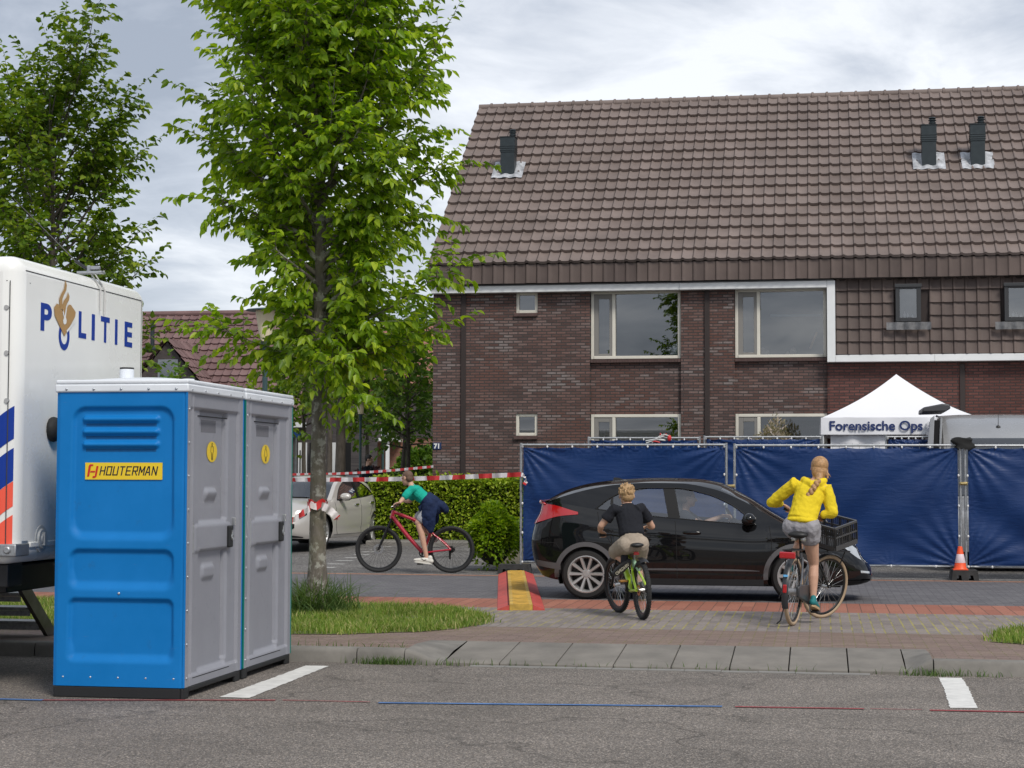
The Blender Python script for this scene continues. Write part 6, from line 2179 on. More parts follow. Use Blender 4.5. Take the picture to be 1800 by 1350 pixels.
def wheel_parts(root, c, R, width, side, spokes=10, double=False, rim_r=None):
    rim_r = rim_r or R * .72
    ax = (0, side, 0)
    w = width
    wh_o = MB()
    wh_o.lathe([(rim_r, -w * .5), (rim_r + .01, -w * .52), (R * .9, -w * .5), (R * .985, -w * .36), (R, -w * .2), (R, w * .2), (R * .985, w * .36), (R * .9, w * .5), (rim_r + .012, w * .52), (rim_r, w * .48)], c, ax, 44)
    for q in (-.24, 0, .24):
        wh_o.lathe([(R * 1.001, w * (q - .02)), (R * .985, w * q), (R * 1.001, w * (q + .02))], c, ax, 44)
    wo = wh_o.build('wheel', rubber, root, smooth=40)
    mb = MB()
    C = Vector(c); A = Vector(ax)
    mb.lathe([(rim_r + .012, w * .5), (rim_r - .006, w * .51), (rim_r - .02, w * .44), (rim_r - .035, w * .1)], c, ax, 44)
    n = spokes
    for i in range(n):
        a = 2 * PI * i / n
        for da in ((-.11, .11) if double else (0,)):
            d0 = Vector((math.cos(a), 0, math.sin(a))); d1 = Vector((math.cos(a + da), 0, math.sin(a + da)))
            p0 = C + A * (w * .34) + d0 * (R * .10); p1 = C + A * (w * .42) + d1 * (rim_r - .012)
            tn = Vector((-math.sin(a), 0, math.cos(a)))
            hw0, hw1 = .019, .026
            v = []
            for p, hw in ((p0, hw0), (p1, hw1)):
                for (s, h_) in ((-1, -.02), (1, -.02), (.55, .012), (-.55, .012)):
                    v.append(p + tn * hw * s + A * h_)
            mb.add(v, [(0, 1, 5, 4), (1, 2, 6, 5), (2, 3, 7, 6), (3, 0, 4, 7), (0, 3, 2, 1), (4, 5, 6, 7)])
    mb.lathe([(R * .19, w * .3), (R * .2, w * .38), (R * .15, w * .41), (R * .11, w * .40), (R * .1, w * .43), (0, w * .43)], c, ax, 24)
    mb.build('rim', alloy, wo, smooth=35)
    mb = MB(); mb.lathe([(0, w * .08), (rim_r * .62, w * .08), (rim_r * .62, w * .04)], c, ax, 30); mb.lathe([(rim_r - .03, -w * .2), (0, -w * .2)], c, ax, 30)
    for i in range(5):
        a = 2 * PI * i / 5 + .3
        d = Vector((math.cos(a), 0, math.sin(a)))
        mb.cyl(C + d * R * .155 + A * w * .3, C + d * R * .155 + A * w * .405, .01, .01, 8)
    mb.build('brake_disc', brake, wo, smooth=35)
    return wo


def car(name, label, loc, rz, sp, pm, simple=False, group=None):
    root = thing(name, label, 'car', loc, rz, group)
    Lc, w, R, Rw = sp['L'], sp['w'], sp['R'], sp['Rw']
    axles = sp['axles']
    zt = smooth_interp(*sp['zt']); zs = smooth_interp(*sp['zs']); zc = smooth_interp(*sp['zc']); ztw = smooth_interp(*sp['ztw'])
    Wv = smooth_interp([0, .12, .3, .55, .72, .88, 1.0], sp.get('Wv', [.93, .975, .995, 1.0, .988, .965, .93]))
    sr = smooth_interp(*sp['sr']); sf = smooth_interp(*sp['sf'])
    z0 = smooth_interp(*sp['z0'])
    def plan(t):
        n = lerp(sp['nr'], sp['nf'], sst(.3, .7, t))
        return max(0.0, 1 - abs(2 * t - 1)**n)**(1 / n)
    def ring(t, v, off=0.0):
        x = t * Lc
        z = lerp(z0(x), zt(x), v)
        xx = x + sr(v) * max(0, 1 - t / .13)**2 - sf(v) * max(0, 1 - (1 - t) / .15)**2
        y = w * plan(t) * Wv(v)
        # crease / shoulder
        y += .010 * math.exp(-((v - .78) / .05)**2) * sst(.08, .2, t) * sst(.95, .8, t)
        y -= .012 * math.exp(-((v - .22) / .07)**2) * sst(.22, .3, t) * sst(.75, .68, t)
        if off:
            e = 1e-3
            if t < .03 or t > .97: xx += off * (1 if t > .5 else -1)
            y += off
        return Vector((xx, y, z))
    def v_of(x, z): return (z - z0(x)) / (zt(x) - z0(x))
    def ysurf(x, z): return ring(x / Lc, v_of(x, z)).y
    def arch(x):
        z = z0(x)
        for a in axles:
            if abs(x - a) < R: z = max(z, Rw + math.sqrt(R * R - (x - a)**2))
        return z
    ts = set(np.round(np.linspace(0, 1, 61), 5)) | set(np.round(.5 - .5 * np.cos(np.linspace(0, PI, 41)), 5))
    ts |= set([.0004, .0012, .003, .006, .9996, .9988, .997, .994])
    for a in axles:
        ts |= set(np.round([(a + R * math.cos(q)) / Lc for q in np.linspace(.0, PI, 27)], 5)) | {round((a - R - .002) / Lc, 5), round((a + R + .002) / Lc, 5)}
    ts = sorted(ts)
    NV = 18
    mb = MB()
    v = []; f = []
    for t in ts:
        x = t * Lc
        zb = arch(x); vb = v_of(x, zb)
        for k_ in range(NV + 1):
            vv = lerp(vb, 1, k_ / NV)
            v.append(ring(t, vv))
    n = len(ts)
    for i in range(n - 1):
        for k_ in range(NV):
            f.append((i * (NV + 1) + k_, (i + 1) * (NV + 1) + k_, (i + 1) * (NV + 1) + k_ + 1, i * (NV + 1) + k_ + 1))
    mb.add(v, f)
    # deck (bonnet, tail) : across from side to side
    xg0, xg1 = sp['cab']
    def deck(xa, xb, cr, nst=26):
        tt = [t for t in ts if xa <= t * Lc <= xb]
        if not tt: return
        tt = [xa / Lc] + tt + [xb / Lc]
        vv = []; ff = []
        M_ = 10
        for t in tt:
            p = ring(t, 1.0)
            for k_ in range(M_ + 1):
                s = k_ / M_
                vv.append((p.x, p.y * (1 - s), p.z + cr(t * Lc) * (1 - (1 - s)**2.4)))
        for i in range(len(tt) - 1):
            for k_ in range(M_):
                ff.append((i * (M_ + 1) + k_, (i + 1) * (M_ + 1) + k_, (i + 1) * (M_ + 1) + k_ + 1, i * (M_ + 1) + k_ + 1))
        mb.add(vv, ff)
    crown = smooth_interp(*sp['crown'])
    deck(0, xg0, crown); deck(xg1, Lc, crown)
    mb.mirror_y()
    body = mb.build('body', pm, root, smooth=42)
    # greenhouse
    def yb(x): return ring(x / Lc, 1.0).y
    lean = sp.get('lean', .42)
    def yside(x, z): 
        h_ = z - zt(x)
        return yb(x) - .012 - lean * h_ - .25 * h_ * h_
    def gh(x, s):
        yr = yside(x, max(zs(x), zt(x)))
        zz_ = max(zs(x), zt(x)); c = max(zc(x), zz_ + .002)
        return (x, yr * s, zz_ + (c - zz_) * (1 - abs(s)**2.3))
    xt, xh = sp['roof']
    mb = MB()
    mb.grid(lambda u, v_: gh(lerp(xt, xh, u), lerp(-1, 1, v_)), 24, 22)
    for (xa, xb) in ((xg0, xt), (xh, xg1)):
        sg = .80 if xa == xg0 else .90
        for s0, s1 in ((-1, -sg), (sg, 1)):
            mb.grid(lambda u, v_, xa=xa, xb=xb, s0=s0, s1=s1: gh(lerp(xa, xb, u), lerp(s0, s1, v_)), 16, 2)
    # side frames
    xwr, xwf = sp['win']
    for sgn in (1, -1):
        def fr(u, v_):
            x = lerp(xg0, xg1, u)
            lo = ztw(x) if xwr <= x <= xwf else zt(x) - .005
            hi = max(zs(x), zt(x))
            lo = min(lo, hi)
            z = lerp(lo, hi, v_)
            return (x, sgn * yside(x, z), z)
        mb.grid(fr, 120, 5)
    mb.build('roof', sp.get('roof_mat', pm), root, smooth=40)
    for (xa, xb, nm, gm) in ((xg0, xt, 'rear_window', hatch_glass), (xh, xg1, 'windscreen', screen_glass)):
        mb = MB()
        def gg(u, v_):
            p = gh(lerp(xa, xb, u), lerp(-.80, .80, v_) if nm == 'rear_window' else lerp(-.90, .90, v_)); return (p[0], p[1], p[2] - .004)
        mb.grid(gg, 14, 14)
        mb.build(nm, gm, root, smooth=60)
    for sgn in (1, -1):
        mb = MB()
        def wf(u, v_):
            x = lerp(xwr, xwf, u); z = lerp(zt(x) + .006, ztw(x), v_)
            return (x, sgn * (yside(x, z) - .008), z)
        mb.grid(wf, 60, 5)
        sw = mb.build('side_window', car_glass, root, smooth=60)
        mb = MB()
        for (xb0, xb1, sl, tb) in sp['pillars']:
            def pf(u, v_):
                xc_ = lerp(xb0, xb1, u)
                zlo = zt(xc_) - .004
                x = xc_; 
                zz_ = lerp(zlo, ztw(xc_ + sl * .3) + .003, v_)
                x = xc_ + sl * (zz_ - zlo)
                return (x, sgn * (yside(x, zz_) - .002), zz_)
            mb.grid(pf, 4, 6)
        for curve in (ztw, lambda x: zt(x) + .004):
            mb.tube([(x, sgn * (yside(x, curve(x)) - .001), curve(x)) for x in np.linspace(xwr, xwf, 50)], .009, 5)
        mb.build('window_trim', trim_black, sw, smooth=40)
    # wheel arch liners + underbody + cabin
    mb = MB()
    for a in axles:
        for sgn in (1, -1):
            yo = w * plan(a / Lc) * .985
            pts = [(a + (R + .012) * math.cos(q), (R + .012) * math.sin(q) + Rw) for q in np.linspace(-.35, PI + .35, 24)]
            for i in range(len(pts) - 1):
                (xa, za), (xb, zb2) = pts[i], pts[i + 1]
                mb.add([(xa, sgn * (yo - .03), za), (xb, sgn * (yo - .03), zb2), (xb, sgn * (yo - .38), zb2), (xa, sgn * (yo - .38), za)], [(0, 1, 2, 3)])
            mb.add([(x_, sgn * (yo - .38), z_) for x_, z_ in pts], [tuple(range(len(pts)))])
    mb.box(.35, Lc - .4, -w * .55, w * .55, .17, .3)
    mb.box(axles[0] + R + .05, axles[1] - R - .05, -w * .9, w * .9, .2, .32)
    mb.build('underbody', interior, root, smooth=0)
    mb = MB()
    for sgn in (1, -1):       # inner door skins so that nothing shines through
        mb.grid(lambda u, v_: (lerp(xg0, xg1, u), sgn * (yb(lerp(xg0, xg1, u)) - .05), lerp(.3, zt(lerp(xg0, xg1, u)) - .012, v_)), 20, 2)
    xd = xg1 - .62
    mb.prism([(xd, zt(xd) - .25), (xd, zt(xd) - .03), (xd + .12, zt(xd) + .02), (xg1 - .02, zt(xg1) - .01), (xg1 - .02, .5)], 'y', -w * .8, w * .8)
    mb.box(xg0 + .1, xg1, -w * .8, w * .8, .3, .36)
    mb.box(xg0 + .05, xg0 + .5, -w * .75, w * .75, .4, zt(xg0 + .3) - .08)
    cab = mb.build('cabin', interior, root, smooth=0)
    seat_m = mat('seat_cloth', (0.045, 0.045, 0.048), .9)
    for (sx_, ys_) in ((sp['seats'][0], (-.36, .36)), (sp['seats'][1], (-.4, 0, .4))):
        for sy_ in ys_:
            mb = MB()
            mb.limb([(sx_ + .12, sy_, .5), (sx_ - .04, sy_, .8), (sx_ - .12, sy_, 1.08)], [.2, .21, .18], (0, 1, 0), 14, .4)
            mb.limb([(sx_ - .13, sy_, 1.16), (sx_ - .16, sy_, 1.27)], [.115, .105], (0, 1, 0), 12, .45)
            mb.limb([(sx_ + .08, sy_, .48), (sx_ + .5, sy_, .52)], [.2, .2], (0, 1, 0), 12, .4)
            mb.build('seat', seat_m, root, smooth=60)
    # gaps
    def line(pts, r_=.004, sides=(1, -1), off=.0):
        for sgn in sides:
            P_ = []
            for i in range(len(pts) - 1):
                for k_ in range(8):
                    x = lerp(pts[i][0], pts[i + 1][0], k_ / 8); z = lerp(pts[i][1], pts[i + 1][1], k_ / 8)
                    P_.append((x, sgn * (ysurf(x, z) + off), z))
            x, z = pts[-1]; P_.append((x, sgn * (ysurf(x, z) + off), z))
            mb = MB(); mb.tube(P_, r_, 5); mb.build('panel_gap', gap_m, root, smooth=60)
    for g_ in sp['gaps']: line(g_)
    # arch trims
    if sp.get('arch_trim'):
        for a in axles:
            for sgn in (1, -1):
                mb = MB()
                def at_(u, v_):
                    q = lerp(-.12, PI + .12, u); rr_ = lerp(R - .006, R + .052, v_)
                    x = a + rr_ * math.cos(q); z = max(.2, Rw + rr_ * math.sin(q))
                    return (x, sgn * (ysurf(x, max(z, z0(x) + .01)) + .006 - .004 * v_), z)
                mb.grid(at_, 40, 3)
                mb.build('arch_trim', trim_grey, root, smooth=60)
    # wheels
    for a in axles:
        for sgn in (1, -1):
            wheel_parts(root, (a, sgn * (w * plan(a / Lc) - .125), Rw), Rw, .215, sgn, sp.get('spokes', 10), sp.get('double', False))
    # mirrors and handles
    xm, zm = sp['mirror']
    for sgn in (1, -1):
        y0_ = sgn * (yside(xm, zm) + .02)
        mb = MB(); mb.ball((xm - .02, y0_ + sgn * .13, zm + .035), (.085, .115, .075), 18, 12); mo = mb.build('mirror', sp.get('mirror_mat', pm), root, smooth=60)
        mb = MB(); mb.limb([(xm + .02, y0_ - sgn * .04, zm - .03), (xm, y0_ + sgn * .08, zm - .02)], [.035, .03], (1, 0, 0), 10, .6); mb.ball((xm - .045, y0_ + sgn * .13, zm + .01), (.07, .11, .055), 14, 8); mb.build('mirror_foot', trim_black, mo, smooth=60)
    for (xh_, zh_) in sp['handles']:
        for sgn in (1, -1):
            mb = MB(); y0_ = ysurf(xh_, zh_)
            mb.limb([(xh_ - .1, sgn * (y0_ + .018), zh_ + .002), (xh_ - .05, sgn * (y0_ + .03), zh_), (xh_ + .05, sgn * (y0_ + .03), zh_), (xh_ + .1, sgn * (y0_ + .018), zh_ - .002)], [.017, .022, .022, .017], (0, 0, 1), 10, .6)
            mb.build('door_handle', sp.get('handle_mat', pm), root, smooth=60)
    # lamps as patches on the ring surface
    for (nm, m_, t0, t1, vlo, vhi, off) in sp['lamps']:
        for sgn in (1, -1):
            mb = MB()
            def lf(u, v_):
                t = lerp(t0, t1, u); a_, b_ = vlo(u), vhi(u)
                p = ring(t, lerp(a_, b_, v_), off)
                return (p.x, sgn * p.y, p.z)
            mb.grid(lf, 26, 6)
            mb.build(nm, m_, root, smooth=60)
    return root, dict(ring=ring, ysurf=ysurf, yside=yside, gh=gh, zt=zt, v_of=v_of, yb=yb)


CZ = dict(
    L=4.285, w=.885, R=.352, Rw=.315, axles=(.745, 3.35),
    zt=([0, .3, .6, .87, 1.3, 1.9, 2.4, 2.83, 3.1, 3.3, 3.6, 3.9, 4.1, 4.22, 4.285], [1.20, 1.21, 1.17, 1.125, 1.065, 1.01, .97, .945, .96, .955, .925, .865, .80, .74, .68]),
    zs=([.2, .45, .8, 1.1, 1.5, 1.9, 2.3, 2.7, 3.0, 3.2], [1.205, 1.29, 1.385, 1.435, 1.46, 1.455, 1.39, 1.235, 1.065, .95]),
    zc=([.2, .4, .7, 1.05, 1.6, 2.05, 2.35, 2.7, 3.05, 3.3], [1.265, 1.37, 1.455, 1.50, 1.525, 1.515, 1.47, 1.315, 1.11, .975]),
    ztw=([.86, .92, 1.0, 1.09, 1.23, 1.5, 1.84, 2.23, 2.55, 2.75, 2.84], [1.13, 1.18, 1.245, 1.30, 1.355, 1.395, 1.395, 1.325, 1.19, 1.045, .952]),
    sr=([0, .2, .45, .7, .88, 1], [.13, .03, .0, .045, .13, .15]), sf=([0, .15, .4, .7, 1], [.10, .0, .02, .12, .2]),
    z0=([0, .35, .8, 3.3, 3.9, 4.285], [.30, .24, .2, .2, .2, .215]), nr=8.0, nf=4.0,
    crown=([0, .3, 3.2, 3.6, 4.0, 4.285], [.05, .06, .045, .05, .04, .0]),
    cab=(.24, 3.24), roof=(1.02, 2.42), win=(.865, 2.835), pillars=[(1.775, 1.925, -.22, 0), (1.05, 1.085, -.06, 0)],
    seats=(2.0, 1.15), mirror=(2.80, .985), mirror_mat=None, handles=[(2.07, .845)],
    gaps=[[(1.86, .99), (1.875, .8), (1.885, .5), (1.885, .27)], [(3.02, .93), (3.05, .75), (3.04, .5), (2.98, .4), (2.9, .27)], [(.89, 1.09), (.91, .95), (1.0, .8), (1.08, .68)], [(1.2, .26), (1.9, .255), (2.88, .26)],
          [(.08, .70), (.2, .71), (.36, .70), (.42, .62)], [(3.62, .60), (3.8, .66), (4.0, .70)]],
    arch_trim=True, spokes=10, lamps=[
        ('tail_lamp', lamp_red, .004, .15, lambda u: lerp(.70, .895, u**.8), lambda u: lerp(1.0, .925, u), .012),
        ('headlamp', lamp_clear, .905, .975, lambda u: lerp(.80, .55, u), lambda u: lerp(.93, .80, u), .006),
        ('fog_trim', lamp_clear, .965, .99, lambda u: .26, lambda u: .31, .006)])
black_paint = paint('black_paint', (0.006, 0.0063, 0.0072), .4, .0, .0)
CZ['mirror_mat'] = black_paint
cx0 = at(925, 1000, 22.0).x
civ, CF = car('hatchback_car', 'black hatchback car driving past the blue fence, with grey alloy wheels', (cx0 + .01, 22.0 + .885, .102), 0, CZ, black_paint)
# pale reflector strip behind the lamp, spoiler lip, fin, painted sill highlight, bumper light
mb = MB(); mb.limb([(1.02, 0, 1.462), (1.1, 0, 1.50), (1.17, 0, 1.515)], [.035, .03, .006], (0, 1, 0), 10, .8)
mb = MB(); mb.prism([(.98, 1.455), (1.0, 1.53), (1.06, 1.525), (1.22, 1.475), (1.24, 1.462)], 'y', -.022, .022); mb.build('fin_aerial', black_paint, civ, smooth=60, bevel=.012)
mb = MB()
def spf(u, v_):
    y = lerp(-.72, .72, u)
    e = 1 - abs(2 * u - 1)**6
    return (.10 + .16 * v_ + .05 * (2 * u - 1)**2, y, 1.225 + .02 * v_ + .012 * e)
mb.grid(spf, 30, 4)
for sgn in (1, -1):
    mb.limb([(.13, sgn * .60, 1.215), (.2, sgn * .74, 1.19)], [.025, .02], (0, 0, 1), 8, .8)
mb.build('spoiler', lamp_red, civ, smooth=60)
sil = mat('sill_sheen', (0.10, 0.10, 0.105), .35, .3)  # paler strip colour imitates the highlight along the sill crease
for sgn in (1, -1):
    mb = MB()
    mb.grid(lambda u, v_: (lerp(1.14, 2.95, u), sgn * (CF['ysurf'](lerp(1.14, 2.95, u), .27) + .012 - .012 * v_), lerp(.2, .275, v_)), 20, 2)
    mb.build('sill', trim_black, civ, smooth=60)
    mb = MB()
    mb.grid(lambda u, v_: (lerp(1.2, 2.9, u), sgn * (CF['ysurf'](lerp(1.2, 2.9, u), .385) + .004), lerp(.375, .40 - .02 * abs(2 * u - 1)**4, v_)), 30, 2)
    mb.build('sill_highlight', sil, civ, smooth=60)
for sgn in (1, -1):
    mb = MB(); mb.grid(lambda u, v_: tuple(Vector((1, sgn, 1)) * 0 + Vector((CF['ring'](lerp(.02, .098, u), lerp(.14, .22, v_), .006).x, sgn * CF['ring'](lerp(.02, .098, u), lerp(.14, .22, v_), .006).y, CF['ring'](lerp(.02, .098, u), lerp(.14, .22, v_), .006).z))), 10, 2); mb.build('bumper_strip', trim_grey, civ, smooth=60)
# front splitter, grille
mb = MB()
mb.grid(lambda u, v_: tuple(CF['ring'](lerp(.93, .9999, u), lerp(.03, .10, v_), .016)), 20, 2); mb.grid(lambda u, v_: (CF['ring'](lerp(.93, .9999, u), lerp(.03, .10, v_), .016).x, -CF['ring'](lerp(.93, .9999, u), lerp(.03, .10, v_), .016).y, CF['ring'](lerp(.93, .9999, u), lerp(.03, .10, v_), .016).z), 20, 2)
mb.build('splitter', trim_black, civ, smooth=60)
# steering wheel
mb = MB(); mb.torus((2.52, .36, .98), (.85, 0, .5), .17, .014, 28, 8); mb.cyl((2.52, .36, .98), (2.7, .36, .88), .03); mb.build('steering_wheel', interior, civ, smooth=60)

# silver car parked nose towards the street
MZ = dict(
    L=4.46, w=.90, R=.36, Rw=.33, axles=(.82, 3.545),
    zt=([0, .3, .8, 1.3, 2.0, 2.8, 3.2, 3.5, 3.9, 4.2, 4.38, 4.46], [.98, 1.03, 1.02, .985, .95, .925, .93, .905, .84, .765, .69, .62]),
    zs=([.2, .5, .9, 1.3, 1.7, 2.1, 2.5, 2.85, 3.15], [1.04, 1.13, 1.27, 1.345, 1.37, 1.35, 1.25, 1.09, .93]),
    zc=([.15, .45, .9, 1.3, 1.8, 2.3, 2.6, 3.0, 3.3], [1.10, 1.26, 1.385, 1.425, 1.44, 1.41, 1.32, 1.12, .965]),
    ztw=([.72, .85, 1.0, 1.25, 1.6, 2.0, 2.35, 2.6, 2.86], [1.03, 1.12, 1.20, 1.285, 1.32, 1.305, 1.22, 1.11, .935]),
    sr=([0, .2, .5, .8, 1], [.15, .03, .0, .08, .18]), sf=([0, .2, .45, .75, 1], [.12, .03, .0, .06, .16]),
    z0=([0, .35, .8, 3.5, 4.0, 4.46], [.32, .25, .2, .2, .21, .23]), nr=3.6, nf=3.2,
    crown=([0, .3, 3.3, 3.7, 4.2, 4.46], [.05, .06, .05, .06, .05, .0]),
    cab=(.2, 3.22), roof=(.95, 2.45), win=(.725, 2.85), pillars=[(1.62, 1.74, -.18, 0)],
    seats=(2.05, 1.2), mirror=(2.76, .965), mirror_mat=None, handles=[(1.95, .84), (1.02, .87)],
    gaps=[[(1.68, .94), (1.70, .75), (1.70, .35), (1.66, .27)], [(3.02, .90), (3.05, .7), (3.04, .45), (2.95, .27)], [(.80, 1.0), (.84, .9), (1.0, .78), (1.18, .62)], [(1.2, .27), (2.0, .265), (3.1, .27)], [(3.6, .72), (3.9, .76), (4.2, .70)]],
    arch_trim=False, spokes=9, double=True, lamps=[
        ('headlamp', trim_black, .915, .985, lambda u: lerp(.78, .62, u), lambda u: lerp(.90, .80, u), .006),
        ('lamp_glass', lamp_clear, .93, .965, lambda u: lerp(.76, .70, u), lambda u: lerp(.86, .80, u), .009),
        ('tail_lamp', lamp_red, .003, .05, lambda u: lerp(.80, .86, u), lambda u: lerp(.95, .93, u), .008),
        ('grille', trim_black, .968, .9999, lambda u: lerp(.40, .18, u), lambda u: lerp(.55, .68, u), .005),
        ('lower_lip', trim_black, .93, .9999, lambda u: .03, lambda u: lerp(.06, .13, u), .006)])
champagne = paint('champagne_paint', (0.55, 0.52, 0.485), .3, .2)
MZ['mirror_mat'] = champagne; MZ['handle_mat'] = chrome
pf_, pr_ = gnd(578, 970, .19), gnd(660, 954, .23)
fw = Vector((-8.98, 32.9, 0)); rw = Vector((-8.97, 35.62, 0))
# near-side (left) wheels of the car: nose towards the camera
A_ = at(577, 930, 33.0); B_ = at(661, 925, 35.62)
hd = Vector((A_.x - B_.x, A_.y - B_.y, 0)).normalized()
ang = math.atan2(hd.y, hd.x)
left = Vector((-hd.y, hd.x, 0))
rear = Vector((B_.x, B_.y, 0)) - hd * .82 - left * (.9 - .02)
mz, MF = car('hatchback_car', 'silver champagne hatchback parked by the hedge, nose towards the street', (rear.x, rear.y, gz(34) + .02), ang, MZ, champagne)
# far blue car and its silver neighbour
BZ = dict(MZ); blue_paint = paint('blue_paint', (0.03, 0.06, 0.20), .3, .3); BZ['mirror_mat'] = blue_paint; BZ['handle_mat'] = blue_paint; BZ['roof_mat'] = mat('silver_roof', (0.35, 0.37, 0.40), .3, .4, coat=.5)
p_ = at(748, 826, 51)
car('hatchback_car', 'blue hatchback with pale roof parked far behind the low hedge strip', (p_.x - 4.0, 51.5, .25), rad(-6), BZ, blue_paint)
# ================================================================== BICYCLES
def spoke_wheel(root, c, R, tr, lean_ax, tyre_m, rim_m, spoke_m, knob=0, n_sp=28, hub_r=.018, rim_w=.012):
    """c centre, lean_ax axle direction"""
    mb = MB(); mb.torus(c, lean_ax, R - tr, tr, 56, 10)
    C = Vector(c); ax = Vector(lean_ax).normalized(); x = ax.orthogonal().normalized(); y = ax.cross(x)
    if knob:
        for i in range(knob):
            a = 2 * PI * i / knob
            d = x * math.cos(a) + y * math.sin(a); t = -x * math.sin(a) + y * math.cos(a)
            for s in (-.62, 0, .62):
                aa = s * 1.1
                p = C + d * (R - tr + tr * math.cos(aa) * 1.02) + ax * (tr * math.sin(aa) * 1.05)
                mb.obox(p, tr * .36, tr * .36, tr * .3, Matrix((t, ax, d)).transposed())
    wo = mb.build('wheel', tyre_m, root, smooth=50)
    mb = MB()
    Ri = R - 2 * tr
    mb.lathe([(Ri + .006, -rim_w), (Ri - .014, -rim_w * .8), (Ri - .02, 0), (Ri - .014, rim_w * .8), (Ri + .006, rim_w)], c, lean_ax, 56)
    mb.build('rim', rim_m, wo, smooth=50)
    mb = MB()
    mb.cyl(C - ax * .035, C + ax * .035, hub_r, hub_r, 12)
    for i in range(n_sp):
        a = 2 * PI * i / n_sp; s = 1 if i % 2 else -1; o_ = .35 * (1 if (i // 2) % 2 else -1)
        d = x * math.cos(a) + y * math.sin(a); d2 = x * math.cos(a + o_) + y * math.sin(a + o_)
        mb.tube([C + d2 * hub_r + ax * s * .028, C + d * (Ri - .012)], .0015, 4, caps=False)
    mb.build('spokes', spoke_m, wo, smooth=30)
    return wo


bike_black = mat('bike_black', (0.012, 0.012, 0.013), .35)
spoke_steel = mat('spoke_steel', (0.6, 0.6, 0.6), .3, .9)
spoke_black = mat('spoke_black', (0.03, 0.03, 0.03), .4, .5)
alu = mat('aluminium', (0.42, 0.42, 0.43), .4, .85)
seat_black = mat('saddle_black', (0.014, 0.014, 0.015), .5)
tread_t = mat('mtb_tyre', (0.02, 0.02, 0.021), .8, bmp=.3)


def steer_m(head, axis, ang):
    """matrix turning the front end about the head tube"""
    return Matrix.Translation(head) @ Matrix.Rotation(ang, 4, Vector(axis).normalized()) @ Matrix.Translation(-Vector(head))


def saddle_mesh(x, z, L=.26, wd=.075, thick=.035):
    mb = MB()
    mb.limb([(x - L * .42, 0, z), (x - L * .2, 0, z + .002), (x + .02, 0, z - .006), (x + L * .55, 0, z - .004)], [wd, wd * .95, wd * .42, wd * .24], (0, 1, 0), 14, [.36, .36, .6, .8])
    return mb


def crank(root, bb, ang, L, yoff, m, pedal_m, ring_r=.075, ang_flip=True):
    mb = MB(); B = Vector(bb)
    mb.cyl(B + Vector((0, -yoff, 0)), B + Vector((0, yoff, 0)), .018)
    for s, a in ((1, ang), (-1, ang + PI)):
        e = B + Vector((math.cos(a) * L, s * yoff, math.sin(a) * L))
        mb.tube([B + Vector((0, s * yoff, 0)), e], [.014, .011], 8)
    mb.lathe([(ring_r, -.003), (ring_r, .003), (ring_r - .02, .003), (ring_r - .02, -.003), (ring_r, -.003)], B + Vector((0, -yoff + .02, 0)), (0, 1, 0), 28)
    co_ = mb.build('crank', m, root, smooth=40)
    out = []
    for s, a in ((1, ang), (-1, ang + PI)):
        e = B + Vector((math.cos(a) * L, s * (yoff + .055), math.sin(a) * L))
        mb = MB(); mb.obox(e, .095, .08, .022); mb.build('pedal', pedal_m, co_, smooth=0, bevel=.004)
        out.append(e)
    return out


